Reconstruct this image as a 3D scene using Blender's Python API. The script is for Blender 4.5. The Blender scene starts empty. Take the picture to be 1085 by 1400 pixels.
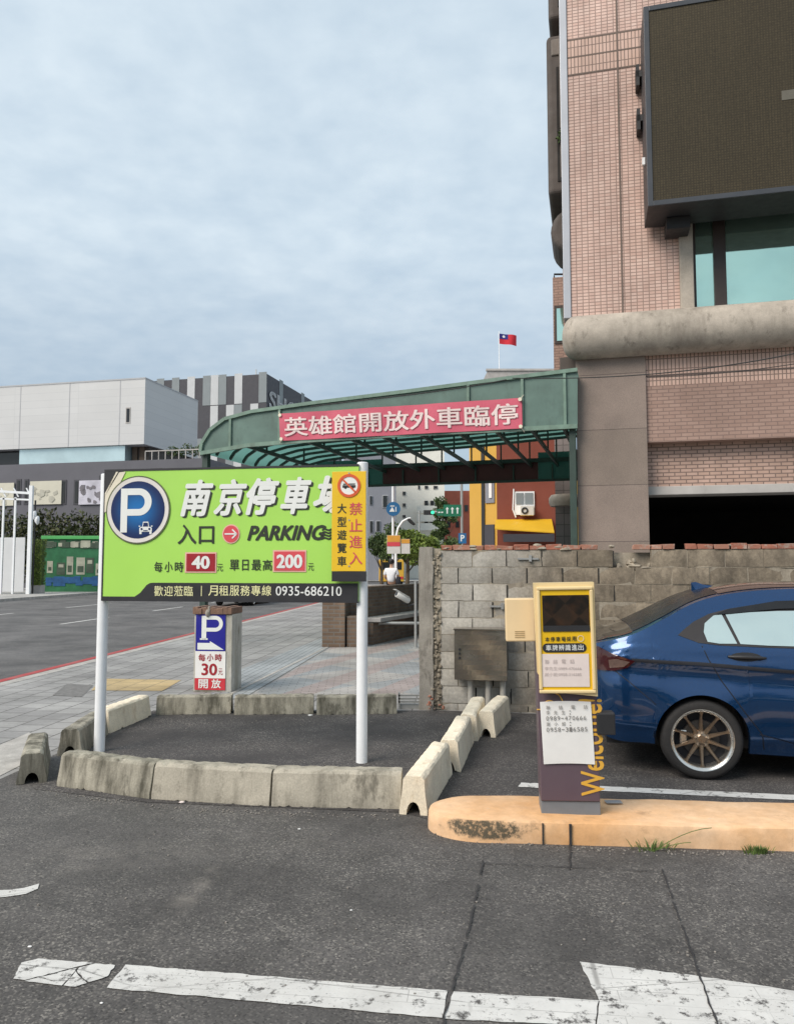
import bpy, bmesh, math, random
from mathutils import Vector, Matrix, noise
R = math.radians
rnd = random.Random(7)
scene = bpy.context.scene
COL = scene.collection

# ------------------------------------------------------------------ camera
F, HZ, CAMH = 1060.0, 775.0, 1.6
TH = math.atan((HZ - 700.0) / F)
cam = bpy.data.cameras.new('camera')
cam.sensor_fit = 'VERTICAL'; cam.sensor_height = 36.0; cam.lens = 36.0 * F / 1400.0
cam.clip_start = 0.05; cam.clip_end = 2000
camo = bpy.data.objects.new('camera', cam); COL.objects.link(camo)
camo.location = (0, 0, CAMH); camo.rotation_euler = (R(90) + TH, 0, 0)
scene.camera = camo

# ------------------------------------------------------------------ light
SUN_EL, SUN_AZ = R(42), R(230)          # azimuth clockwise from +Y: behind the camera, a little to its left
world = bpy.data.worlds.new('World'); scene.world = world; world.use_nodes = True
def build_world():
    nt = world.node_tree; N = nt.nodes; L = nt.links; N.clear()
    out = N.new('ShaderNodeOutputWorld')
    sky = N.new('ShaderNodeTexSky'); sky.sky_type = 'NISHITA'; sky.sun_disc = False
    sky.sun_elevation = SUN_EL; sky.sun_rotation = SUN_AZ; sky.air_density = 1.0; sky.dust_density = 1.0
    tc = N.new('ShaderNodeTexCoord'); sep = N.new('ShaderNodeSeparateXYZ'); L.new(tc.outputs['Generated'], sep.inputs[0])
    def m(op, a, b=None, c=None):
        n = N.new('ShaderNodeMath'); n.operation = op
        for i, v in enumerate((a, b, c)):
            if v is None: continue
            if isinstance(v, (int, float)): n.inputs[i].default_value = v
            else: L.new(v, n.inputs[i])
        return n.outputs[0]
    z = m('ADD', m('MAXIMUM', sep.outputs[2], 0.0), 0.16)
    cb = N.new('ShaderNodeCombineXYZ'); L.new(m('DIVIDE', sep.outputs[0], z), cb.inputs[0]); L.new(m('DIVIDE', sep.outputs[1], z), cb.inputs[1])
    n1 = N.new('ShaderNodeTexNoise'); n1.inputs['Scale'].default_value = 2.3; n1.inputs['Detail'].default_value = 7; n1.inputs['Roughness'].default_value = 0.56
    n1.inputs['Distortion'].default_value = 0.25
    L.new(cb.outputs[0], n1.inputs['Vector'])
    n2 = N.new('ShaderNodeTexNoise'); n2.inputs['Scale'].default_value = 11; n2.inputs['Detail'].default_value = 5; n2.inputs['Roughness'].default_value = 0.5
    L.new(cb.outputs[0], n2.inputs['Vector'])
    mix = m('ADD', m('MULTIPLY', n1.outputs[0], 0.62), m('MULTIPLY', n2.outputs[0], 0.38))
    mr = N.new('ShaderNodeMapRange'); mr.inputs[1].default_value = 0.36; mr.inputs[2].default_value = 0.64; L.new(mix, mr.inputs[0])
    # the cloud sheet thins towards the horizon
    el = N.new('ShaderNodeMapRange'); el.interpolation_type = 'SMOOTHSTEP'; el.inputs[1].default_value = 0.05; el.inputs[2].default_value = 0.42
    el.inputs[3].default_value = 0.38; el.inputs[4].default_value = 1.0; L.new(sep.outputs[2], el.inputs[0])
    fac = m('MULTIPLY', m('ADD', m('MULTIPLY', mr.outputs[0], 0.13), 0.82), el.outputs[0])
    ramp = N.new('ShaderNodeMix'); ramp.data_type = 'RGBA'; L.new(mr.outputs[0], ramp.inputs[0])
    ramp.inputs[6].default_value = (0.52, 0.63, 0.725, 1); ramp.inputs[7].default_value = (0.60, 0.69, 0.76, 1)
    b1 = N.new('ShaderNodeBackground'); L.new(sky.outputs[0], b1.inputs[0]); b1.inputs[1].default_value = 0.074
    b2 = N.new('ShaderNodeBackground'); L.new(ramp.outputs[2], b2.inputs[0]); b2.inputs[1].default_value = 1.0
    ms = N.new('ShaderNodeMixShader'); L.new(fac, ms.inputs[0]); L.new(b1.outputs[0], ms.inputs[1]); L.new(b2.outputs[0], ms.inputs[2])
    L.new(ms.outputs[0], out.inputs[0])
build_world()
sun = bpy.data.lights.new('sun', 'SUN'); sun.energy = 2.7; sun.angle = R(34); sun.color = (1, 0.90, 0.79)
suno = bpy.data.objects.new('sun', sun); COL.objects.link(suno)
sd = Vector((math.sin(SUN_AZ) * math.cos(SUN_EL), math.cos(SUN_AZ) * math.cos(SUN_EL), math.sin(SUN_EL)))
suno.rotation_euler = sd.to_track_quat('Z', 'Y').to_euler(); suno.location = (0, -20, 40)
vs = scene.view_settings
scene.display_settings.display_device = 'sRGB'
vs.view_transform = 'Standard'; vs.look = 'None'; vs.exposure = 0.32; vs.gamma = 1.0; vs.use_curve_mapping = False

# ------------------------------------------------------------------ photo geometry: where a photographed point lies in the place
CT, ST = math.cos(TH), math.sin(TH)
def ray(px, py):
    a, b = (px - 542.5) / F, (700.0 - py) / F
    return Vector((a, CT - b * ST, ST + b * CT))
def G(px, py, z=0.0):
    d = ray(px, py); t = (z - CAMH) / d.z
    return Vector((d.x * t, d.y * t, z))
def P(px, py, Y):
    d = ray(px, py); t = Y / d.y
    return Vector((d.x * t, Y, CAMH + d.z * t))
class Plane:
    """an upright plane through org, turned by rotz; local x runs along it, local z is height, -y faces us"""
    def __init__(s, x, y, deg):
        s.o = Vector((x, y, 0)); s.a = R(deg); s.deg = deg
        s.u = Vector((math.cos(s.a), math.sin(s.a), 0)); s.n = Vector((-math.sin(s.a), math.cos(s.a), 0))
    def uv(s, px, py, yo=0.0):
        d = ray(px, py); c = Vector((0, 0, CAMH))
        t = ((s.o + s.n * yo - c).dot(s.n)) / d.dot(s.n)
        p = c + d * t
        return ((p - s.o).dot(s.u), p.z)

# ------------------------------------------------------------------ mesh builder
class MB:
    def __init__(s): s.v = []; s.f = []; s.mi = []
    def add(s, vs, fs, mi=0, M=None):
        o = len(s.v)
        for p in vs:
            p = Vector(p)
            s.v.append(M @ p if M is not None else p)
        for f in fs: s.f.append(tuple(i + o for i in f)); s.mi.append(mi)
        return s
    def box(s, x0, x1, y0, y1, z0, z1, mi=0, M=None):
        vs = [(x0,y0,z0),(x1,y0,z0),(x1,y1,z0),(x0,y1,z0),(x0,y0,z1),(x1,y0,z1),(x1,y1,z1),(x0,y1,z1)]
        return s.add(vs, [(0,3,2,1),(4,5,6,7),(0,1,5,4),(1,2,6,5),(2,3,7,6),(3,0,4,7)], mi, M)
    def bar(s, a, b, w, h, mi=0, up=(0,0,1)):
        a, b = Vector(a), Vector(b); d = b - a; L = d.length
        if L < 1e-6: return s
        d.normalize(); u = Vector(up)
        if abs(d.dot(u)) > 0.98: u = Vector((1,0,0))
        x = d.cross(u).normalized(); u = x.cross(d).normalized()
        vs = []
        for e in (a, b):
            for i, j in ((-1,-1),(1,-1),(1,1),(-1,1)): vs.append(e + x*(i*w/2) + u*(j*h/2))
        return s.add(vs, [(0,1,2,3),(7,6,5,4),(0,4,5,1),(1,5,6,2),(2,6,7,3),(3,7,4,0)], mi)
    def tube(s, pts, r, n=8, mi=0, cap=True):
        pts = [Vector(p) for p in pts]; rs = r if isinstance(r, (list, tuple)) else [r]*len(pts)
        vs, fs = [], []; prev = None
        for i, p in enumerate(pts):
            d = (pts[min(i+1, len(pts)-1)] - pts[max(i-1, 0)]).normalized()
            if prev is None:
                ref = Vector((0,0,1)) if abs(d.z) < 0.95 else Vector((1,0,0))
                x = d.cross(ref).normalized()
            else:
                x = (prev - d * prev.dot(d)).normalized()
            prev = x; y = d.cross(x)
            for k in range(n):
                a = 2*math.pi*k/n; vs.append(p + (x*math.cos(a) + y*math.sin(a))*rs[i])
        for i in range(len(pts)-1):
            for k in range(n):
                k2 = (k+1) % n; fs.append((i*n+k, i*n+k2, (i+1)*n+k2, (i+1)*n+k))
        if cap: fs.append(tuple(range(n))[::-1]); fs.append(tuple((len(pts)-1)*n+k for k in range(n)))
        return s.add(vs, fs, mi)
    def lathe(s, prof, n=32, mi=0, M=None, close=False):
        """prof: (radius, height) about local z"""
        vs, fs = [], []
        for r, h in prof:
            for k in range(n):
                a = 2*math.pi*k/n; vs.append((r*math.cos(a), r*math.sin(a), h))
        m = len(prof)
        for i in range(m if close else m-1):
            j = (i+1) % m
            for k in range(n):
                k2 = (k+1) % n; fs.append((i*n+k, i*n+k2, j*n+k2, j*n+k))
        return s.add(vs, fs, mi, M)
    def prism(s, poly, y0, y1, mi=0, M=None, axis='y'):
        """poly of (x,z) swept from y0 to y1 (axis 'y') or of (x,y) swept in z (axis 'z')"""
        n = len(poly)
        if axis == 'y': vs = [(a, y0, b) for a, b in poly] + [(a, y1, b) for a, b in poly]
        else: vs = [(a, b, y0) for a, b in poly] + [(a, b, y1) for a, b in poly]
        fs = [tuple(range(n)), tuple(range(n, 2*n))[::-1]]
        for i in range(n):
            j = (i+1) % n; fs.append((i, i+n, j+n, j))
        return s.add(vs, fs, mi, M)
    def grid(s, fn, nu, nv, mi=0, flip=False):
        vs = [fn(i/nu, j/nv) for i in range(nu+1) for j in range(nv+1)]
        fs = []
        for i in range(nu):
            for j in range(nv):
                a = i*(nv+1)+j; q = (a, a+nv+1, a+nv+2, a+1)
                fs.append(q[::-1] if flip else q)
        return s.add(vs, fs, mi)
    def leaves(s, c, rad, n, size, rg, mi=0, shell=0.35, flat=0.0):
        c = Vector(c)
        for _ in range(n):
            while True:
                p = Vector((rg.uniform(-1,1), rg.uniform(-1,1), rg.uniform(-1,1)))
                if shell <= p.length <= 1: break
            p = Vector((p.x*rad[0], p.y*rad[1], p.z*rad[2]))
            a = Vector((rg.gauss(0,1), rg.gauss(0,1), rg.gauss(0,1)*(1-flat))).normalized()
            b = a.orthogonal().normalized(); b.rotate(Matrix.Rotation(rg.uniform(0,6.28), 3, a)); 
            t = a.cross(b); L = size*rg.uniform(0.6,1.4); w = L*0.45
            q = c + p
            s.add([q-b*L, q+t*w, q+b*L, q-t*w], [(0,1,2,3)], mi)
        return s
    def build(s, name, mats, parent=None, smooth=False, bevel=0.0, tri=False, recalc=True, segs=2):
        me = bpy.data.meshes.new(name)
        me.from_pydata([tuple(v) for v in s.v], [], s.f)
        mats = mats if isinstance(mats, (list, tuple)) else [mats]
        for m in mats: me.materials.append(m)
        if len(mats) > 1:
            me.polygons.foreach_set('material_index', s.mi)
        me.update()
        if recalc:
            bm = bmesh.new(); bm.from_mesh(me); bmesh.ops.recalc_face_normals(bm, faces=bm.faces)
            if tri: bmesh.ops.triangulate(bm, faces=bm.faces)
            bm.to_mesh(me); bm.free()
        if smooth: 
            me.polygons.foreach_set('use_smooth', [True]*len(me.polygons))
        o = bpy.data.objects.new(name, me); COL.objects.link(o)
        if parent is not None: o.parent = parent
        if bevel:
            b = o.modifiers.new('bevel', 'BEVEL'); b.width = bevel; b.segments = segs; b.limit_method = 'ANGLE'; b.angle_limit = R(35)
        if smooth:
            try: me.set_sharp_from_angle(angle=R(42))
            except Exception: pass
        return o
def empty(name, label, cat, loc=(0,0,0), deg=0, group=None):
    o = bpy.data.objects.new(name, None); COL.objects.link(o); o.location = loc; o.rotation_euler = (0,0,R(deg))
    return tag(o, label, cat, group)
def tag(o, label, cat, group=None, kind=None):
    o['label'] = label; o['category'] = cat
    if group: o['group'] = group
    if kind: o['kind'] = kind
    return o
def struct(o, kind='structure'):
    o['kind'] = kind; return o
def copy_tree(o, parent=None, swap=None):
    c = o.copy(); COL.objects.link(c)
    if parent is not None: c.parent = parent
    if swap and c.type == 'MESH':
        for sl in c.material_slots:
            if sl.material and sl.material.name in swap:
                m = swap[sl.material.name]; sl.link = 'OBJECT'; sl.material = m
    for ch in list(o.children): copy_tree(ch, c, swap)
    return c

# ------------------------------------------------------------------ materials
class NT:
    def __init__(s, name):
        s.m = bpy.data.materials.new(name); s.m.use_nodes = True
        s.t = s.m.node_tree; s.N = s.t.nodes; s.L = s.t.links
        s.b = s.N['Principled BSDF']
        s.tc = s.N.new('ShaderNodeTexCoord'); s.obj = s.tc.outputs['Object']
        s.h = None
    def inp(s, sock, v):
        if isinstance(v, (int, float)): sock.default_value = v
        elif isinstance(v, tuple): sock.default_value = v if len(v) == 4 or len(sock.default_value) == 3 else v + (1,)
        else: s.L.new(v, sock)
    def math(s, op, a, b=None, c=None, clamp=False):
        n = s.N.new('ShaderNodeMath'); n.operation = op; n.use_clamp = clamp
        for i, v in enumerate((a, b, c)):
            if v is not None: s.inp(n.inputs[i], v)
        return n.outputs[0]
    def noise(s, scale, detail=4, rough=0.55, vec=None, dist=0, dim='3D'):
        n = s.N.new('ShaderNodeTexNoise'); n.inputs['Scale'].default_value = scale; n.inputs['Detail'].default_value = detail
        n.inputs['Roughness'].default_value = rough; n.inputs['Distortion'].default_value = dist
        s.L.new(vec or s.obj, n.inputs['Vector']); return n.outputs[0]
    def voro(s, scale, feature='F1', vec=None, out=0):
        n = s.N.new('ShaderNodeTexVoronoi'); n.feature = feature; n.inputs['Scale'].default_value = scale
        s.L.new(vec or s.obj, n.inputs['Vector']); return n.outputs[out]
    def rng(s, v, a, b, c=0.0, d=1.0, smooth=False):
        n = s.N.new('ShaderNodeMapRange'); n.inputs[1].default_value = a; n.inputs[2].default_value = b
        n.inputs[3].default_value = c; n.inputs[4].default_value = d
        if smooth: n.interpolation_type = 'SMOOTHSTEP'
        s.inp(n.inputs[0], v); return n.outputs[0]
    def mix(s, f, a, b, mode='MIX'):
        n = s.N.new('ShaderNodeMix'); n.data_type = 'RGBA'; n.blend_type = mode
        s.inp(n.inputs[0], f); s.inp(n.inputs[6], a); s.inp(n.inputs[7], b); return n.outputs[2]
    def scale(s, col, f):
        n = s.N.new('ShaderNodeVectorMath'); n.operation = 'SCALE'; s.inp(n.inputs[0], col if not isinstance(col, tuple) else col[:3]); s.inp(n.inputs['Scale'], f); return n.outputs[0]
    def mapping(s, loc=(0,0,0), rot=(0,0,0), sc=(1,1,1), vec=None):
        n = s.N.new('ShaderNodeMapping'); n.inputs[1].default_value = loc; n.inputs[2].default_value = rot; n.inputs[3].default_value = sc
        s.L.new(vec or s.obj, n.inputs[0]); return n.outputs[0]
    def xz(s):
        sp = s.N.new('ShaderNodeSeparateXYZ'); s.L.new(s.obj, sp.inputs[0])
        c = s.N.new('ShaderNodeCombineXYZ'); s.L.new(s.math('ADD', sp.outputs[0], sp.outputs[1]), c.inputs[0]); s.L.new(sp.outputs[2], c.inputs[1])
        return c.outputs[0]
    def sep(s, i, vec=None):
        sp = s.N.new('ShaderNodeSeparateXYZ'); s.L.new(vec or s.obj, sp.inputs[0]); return sp.outputs[i]
    def bump(s, h, strength=0.3, dist=0.01):
        n = s.N.new('ShaderNodeBump'); n.inputs['Strength'].default_value = strength; n.inputs['Distance'].default_value = dist
        s.L.new(h, n.inputs['Height'])
        if s.h is not None: s.L.new(s.h, n.inputs['Normal'])
        s.h = n.outputs[0]; s.L.new(s.h, s.b.inputs['Normal'])
    def set(s, col=None, rough=None, metal=None, spec=None, coat=None):
        if col is not None: s.inp(s.b.inputs['Base Color'], col)
        if rough is not None: s.inp(s.b.inputs['Roughness'], rough)
        if metal is not None: s.inp(s.b.inputs['Metallic'], metal)
        if spec is not None: s.inp(s.b.inputs['Specular IOR Level'], spec)
        if coat is not None: s.b.inputs['Coat Weight'].default_value = coat; s.b.inputs['Coat Roughness'].default_value = 0.04
        return s.m
    def brick(s, vec, w, h, mortar, c1, c2, cm, offset=0.5, bias=0.0, smooth=0.1):
        n = s.N.new('ShaderNodeTexBrick'); n.offset = offset; n.offset_frequency = 2; n.squash = 1.0
        n.inputs['Scale'].default_value = 1.0; n.inputs['Brick Width'].default_value = w; n.inputs['Row Height'].default_value = h
        n.inputs['Mortar Size'].default_value = mortar; n.inputs['Mortar Smooth'].default_value = smooth; n.inputs['Bias'].default_value = bias
        s.inp(n.inputs['Color1'], c1); s.inp(n.inputs['Color2'], c2); s.inp(n.inputs['Mortar'], cm)
        s.L.new(vec, n.inputs['Vector']); return n.outputs[0], n.outputs[1]
def plain(name, col, rough=0.6, var=0.12, sc=4.0, metal=0.0, bump=0.0, bs=60, spec=0.5, coat=None, grime=0.0, gcol=(0.06,0.055,0.045)):
    t = NT(name)
    n = t.noise(sc, 5, 0.6)
    c = t.scale(col, t.rng(n, 0.3, 0.7, 1-var, 1+var))
    if grime:
        g = t.rng(t.noise(sc*0.7, 6, 0.65, t.mapping(loc=(3,7,1), sc=(1,1,0.45))), 0.5, 0.72, 0, grime)
        c = t.mix(g, c, gcol)
    t.set(c, t.rng(t.noise(sc*3, 3), 0.3, 0.7, max(0.02, rough-0.08), min(1, rough+0.08)), metal, spec, coat)
    if bump: t.bump(t.noise(bs, 4), bump, 0.01)
    return t.m
M = {}
def asphalt_mat(name, base=(0.092,0.087,0.084), patch=True):
    t = NT(name)
    big = t.noise(0.55, 6, 0.62); mid = t.noise(4, 6, 0.65)
    c = t.scale(base, t.rng(big, 0.3, 0.7, 0.66, 1.30))
    c = t.scale(c, t.rng(mid, 0.3, 0.7, 0.80, 1.20))
    v = t.voro(115, out=1)           # aggregate chips
    sp = t.N.new('ShaderNodeSeparateXYZ'); t.L.new(v, sp.inputs[0])
    chip = t.math('POWER', sp.outputs[0], 5.0)
    amount = t.rng(t.noise(1.1, 4, 0.6), 0.38, 0.68, 0.15, 0.80)
    c = t.mix(t.math('MULTIPLY', chip, amount), c, (0.36,0.335,0.30))
    dark = t.math('MULTIPLY', t.math('POWER', sp.outputs[1], 4.0), 0.6)
    c = t.mix(dark, c, (0.022,0.021,0.022))
    if patch:   # dusty worn streaks where dirt has washed over the surface
        for (px, py, ln, wd, rot, amt) in ((262, 1222, 0.62, 0.10, -82, 0.62), (150, 1170, 0.9, 0.32, -10, 0.26), (420, 1150, 0.9, 0.3, 4, 0.14)):
            p = G(px, py)
            mp = t.N.new('ShaderNodeMapping'); mp.vector_type = 'TEXTURE'
            mp.inputs[1].default_value = (p.x, p.y, 0); mp.inputs[2].default_value = (0,0,R(-rot)); mp.inputs[3].default_value = (ln, wd, 1)
            t.L.new(t.obj, mp.inputs[0])
            ln_ = t.N.new('ShaderNodeVectorMath'); ln_.operation = 'LENGTH'; t.L.new(mp.outputs[0], ln_.inputs[0])
            msk = t.math('MULTIPLY', t.rng(ln_.outputs['Value'], 1.0, 0.0, 0, 1, True), t.rng(t.noise(5, 7, 0.7), 0.42, 0.66, 0, 1))
            c = t.mix(t.math('MULTIPLY', msk, amt), c, (0.30,0.27,0.24))
    # oily dark blots
    oil = t.rng(t.noise(1.7, 5, 0.6, t.mapping(loc=(9,4,0))), 0.60, 0.72, 0, 0.45)
    c = t.mix(oil, c, (0.030,0.029,0.030))
    t.set(c, t.rng(mid, 0.3, 0.7, 0.78, 0.95), spec=0.35)
    t.bump(v, 0.35, 0.004); t.bump(t.noise(60, 5, 0.7), 0.35, 0.004)
    return t.m
M['asphalt'] = asphalt_mat('asphalt')
M['road'] = asphalt_mat('road_asphalt', (0.125,0.122,0.122), False)
M['bay'] = asphalt_mat('bay_asphalt', (0.064,0.059,0.058), False)
M['ground'] = plain('far_ground', (0.09,0.088,0.085), 0.9, 0.2, 0.3)
def paver_mat(name, deg, w, h, c1, c2, cm, m=0.008, off=0.5, stain=0.3):
    t = NT(name)
    v = t.mapping(rot=(0,0,R(-deg)))
    c, f = t.brick(v, w, h, m, c1, c2, cm, off)
    c = t.scale(c, t.rng(t.noise(0.8, 6, 0.6), 0.3, 0.7, 1-stain, 1+stain))
    c = t.scale(c, t.rng(t.noise(24, 4, 0.6), 0.3, 0.7, 0.9, 1.1))
    t.set(c, 0.85, spec=0.3); t.bump(t.math('SUBTRACT', 1.0, f), 0.5, 0.006)
    return t.m
M['paver'] = paver_mat('grey_pavers', 85, 0.30, 0.30, (0.27,0.265,0.26), (0.33,0.325,0.315), (0.12,0.115,0.11))
M['paver_far'] = paver_mat('far_pavers', 85, 0.6, 0.6, (0.36,0.35,0.33), (0.42,0.41,0.39), (0.2,0.2,0.19))
M['tactile'] = paver_mat('yellow_pavers', 85, 0.3, 0.3, (0.50,0.38,0.20), (0.44,0.34,0.19), (0.25,0.2,0.13))
M['bluepaver'] = paver_mat('blue_pavers', 85, 0.2, 0.1, (0.29,0.31,0.32), (0.32,0.34,0.35), (0.17,0.18,0.18))
def diamond_mat():
    t = NT('diamond_pavers')
    v = t.mapping(rot=(0,0,R(42)), sc=(0.8,0.8,0.8))
    ck = t.N.new('ShaderNodeTexChecker'); ck.inputs['Scale'].default_value = 1.0; t.L.new(v, ck.inputs[0])
    ck.inputs[1].default_value = (0.40,0.385,0.365,1); ck.inputs[2].default_value = (0.315,0.33,0.335,1)
    v2 = t.mapping(rot=(0,0,R(42)), sc=(0.8,0.8,0.8), loc=(0.5,0.5,0))
    w = t.N.new('ShaderNodeTexWave'); w.inputs['Scale'].default_value = 0.31; t.L.new(t.mapping(rot=(0,0,R(20))), w.inputs[0])
    c = t.mix(t.rng(w.outputs[1], 0.66, 0.72, 0, 0.75), ck.outputs[0], (0.37,0.30,0.28))
    c2, f = t.brick(t.mapping(rot=(0,0,R(-3))), 0.2, 0.1, 0.006, (1,1,1), (0.86,0.86,0.86), (0.6,0.6,0.6))
    c = t.mix(1.0, c, c2, 'MULTIPLY')
    c = t.scale(c, t.rng(t.noise(0.9, 6, 0.6), 0.3, 0.7, 0.75, 1.25))
    t.set(c, 0.85, spec=0.3); t.bump(t.math('SUBTRACT', 1.0, f), 0.4, 0.005); return t.m
M['diamond'] = diamond_mat()
def concrete_mat(name, base, dirt=(0.07,0.065,0.055), amt=0.8, lo=0.46, hi=0.66, sc=2.2, streak=True):
    t = NT(name)
    oi = t.N.new('ShaderNodeObjectInfo')
    shift = t.N.new('ShaderNodeVectorMath'); shift.operation = 'ADD'
    cb = t.N.new('ShaderNodeCombineXYZ'); t.L.new(t.math('MULTIPLY', oi.outputs['Random'], 37.0), cb.inputs[0]); t.L.new(t.math('MULTIPLY', oi.outputs['Random'], 11.0), cb.inputs[1])
    t.L.new(t.obj, shift.inputs[0]); t.L.new(cb.outputs[0], shift.inputs[1]); t.obj = shift.outputs[0]
    c = t.scale(base, t.rng(t.noise(3.5, 6, 0.65), 0.3, 0.7, 0.80, 1.16))
    c = t.scale(c, t.rng(t.noise(90, 3, 0.6), 0.3, 0.7, 0.86, 1.12))
    vec = t.mapping(sc=(2.4,2.4,0.30)) if streak else t.obj
    d = t.rng(t.noise(sc, 8, 0.68, vec), lo, hi, 0, amt)
    c = t.mix(d, c, dirt)
    d2 = t.rng(t.noise(7, 7, 0.72, t.mapping(loc=(5,5,5), sc=(1,1,0.5))), 0.56, 0.66, 0, amt*0.7)
    c = t.mix(d2, c, tuple(x*0.7 for x in dirt))
    t.set(c, 0.9, spec=0.25); t.bump(t.noise(45, 5, 0.7), 0.5, 0.005); t.bump(t.noise(9, 4), 0.4, 0.01)
    return t.m
M['kerb_grey'] = concrete_mat('weathered_concrete', (0.43,0.395,0.325), (0.085,0.078,0.06), amt=0.75, lo=0.47, hi=0.70)
M['kerb_dark'] = concrete_mat('mossy_concrete', (0.38,0.355,0.29), (0.06,0.056,0.042), amt=0.88, lo=0.42, hi=0.64, sc=3.0)
M['kerb_cream'] = concrete_mat('cream_painted_concrete', (0.86,0.765,0.60), (0.62,0.42,0.22), amt=0.5, lo=0.54, hi=0.74)
M['ledge'] = concrete_mat('pebble_wash_concrete', (0.46,0.41,0.35), (0.16,0.14,0.115), amt=0.6, lo=0.50, hi=0.72, sc=0.8)
M['pier'] = concrete_mat('rough_concrete', (0.34,0.315,0.28), (0.12,0.105,0.09), amt=0.7)
M['strip'] = concrete_mat('pale_kerb_concrete', (0.46,0.44,0.41), (0.2,0.19,0.17), amt=0.4)
M['lintel'] = plain('grey_lintel', (0.46,0.44,0.42), 0.8, 0.12, 2, grime=0.3)
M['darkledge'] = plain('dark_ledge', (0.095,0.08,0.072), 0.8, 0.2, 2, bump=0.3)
def orange_mat():
    t = NT('faded_orange_paint')
    c = t.mix(t.rng(t.noise(1.6, 6, 0.65), 0.35, 0.68), (0.70,0.40,0.19), (0.80,0.55,0.35))
    c = t.scale(c, t.rng(t.noise(14, 5, 0.7), 0.3, 0.7, 0.86, 1.1))
    w = t.rng(t.noise(4.2, 7, 0.75), 0.615, 0.66, 0, 0.65)
    c = t.mix(w, c, (0.62,0.50,0.38))
    # bare dark concrete where the paint has come off the rounded end
    mp = t.N.new('ShaderNodeMapping'); mp.vector_type = 'TEXTURE'; p = G(662, 1127, 0.075)
    mp.inputs[1].default_value = tuple(p); mp.inputs[3].default_value = (0.24, 0.5, 0.058); t.L.new(t.obj, mp.inputs[0])
    ln = t.N.new('ShaderNodeVectorMath'); ln.operation = 'LENGTH'; t.L.new(mp.outputs[0], ln.inputs[0])
    e = t.math('ADD', ln.outputs['Value'], t.math('MULTIPLY', t.math('SUBTRACT', t.noise(13, 8, 0.75), 0.5), 2.4))
    side = t.rng(t.sep(2), 0.124, 0.120)
    c = t.mix(t.math('MULTIPLY', t.math('MULTIPLY', t.rng(e, 1.10, 0.70), t.rng(t.noise(38, 5, 0.7), 0.36, 0.50, 0.25, 1)), side), c, (0.115,0.095,0.065))
    c = t.mix(t.rng(t.noise(3, 7, 0.72, t.mapping(loc=(2,2,8), sc=(1,1,2))), 0.60, 0.70, 0, 0.55), c, (0.30,0.18,0.10))
    t.set(c, 0.85, spec=0.3); t.bump(t.noise(40, 5, 0.7), 0.4, 0.005); return t.m
M['orange'] = orange_mat()
def paint_mat(name, col, wear=0.58, crack=True):
    t = NT(name)
    c = t.scale(col, t.rng(t.noise(6, 6, 0.65), 0.3, 0.7, 0.86, 1.06))
    if crack:
        e = t.voro(1.5, 'DISTANCE_TO_EDGE', t.mapping(sc=(0.8,1.5,1)))
        on = t.rng(t.noise(1.3, 3), 0.42, 0.52)
        c = t.mix(t.math('MULTIPLY', t.rng(e, 0.010, 0.003, 0, 0.55), on), c, (0.12,0.115,0.11))
        bc, bf = t.brick(t.mapping(rot=(0,0,R(6.5)), loc=(0.3,0.02,0)), 1.3, 0.085, 0.0022, (1,1,1), (1,1,1), (0,0,0), 0.4)
        c = t.mix(t.math('MULTIPLY', bf, t.rng(t.noise(3, 4), 0.35, 0.6, 0.05, 0.5)), c, (0.16,0.155,0.15))
        sm = t.rng(t.noise(2.2, 6, 0.7, t.mapping(loc=(7,3,0), sc=(1,2.2,1))), 0.56, 0.70, 0, 0.45)
        c = t.mix(sm, c, (0.30,0.29,0.28))
    d = t.math('MAXIMUM', t.rng(t.noise(11, 8, 0.78), wear-0.02, wear+0.05), t.math('MULTIPLY', t.rng(t.noise(70, 4, 0.7), 0.60, 0.68), t.rng(t.noise(2.6, 5, 0.65, t.mapping(loc=(1,9,2))), 0.46, 0.62)))
    c = t.mix(d, c, (0.10,0.095,0.092))
    c = t.mix(t.rng(t.noise(1.4, 6, 0.7, t.mapping(loc=(4,1,0))), 0.5, 0.75, 0, 0.35), c, (0.36,0.34,0.31))
    t.set(c, 0.75, spec=0.3); t.bump(t.noise(80, 4), 0.25, 0.003); return t.m
M['paint'] = paint_mat('worn_white_paint', (0.64,0.63,0.605), 0.565)
M['paint_cracked'] = paint_mat('cracked_white_paint', (0.63,0.62,0.595), 0.56)
M['paint_red'] = paint_mat('red_line_paint', (0.42,0.07,0.07), 0.64, False)
M['sealant'] = plain('black_sealant', (0.035,0.033,0.034), 0.75, 0.3, 20)
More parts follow.
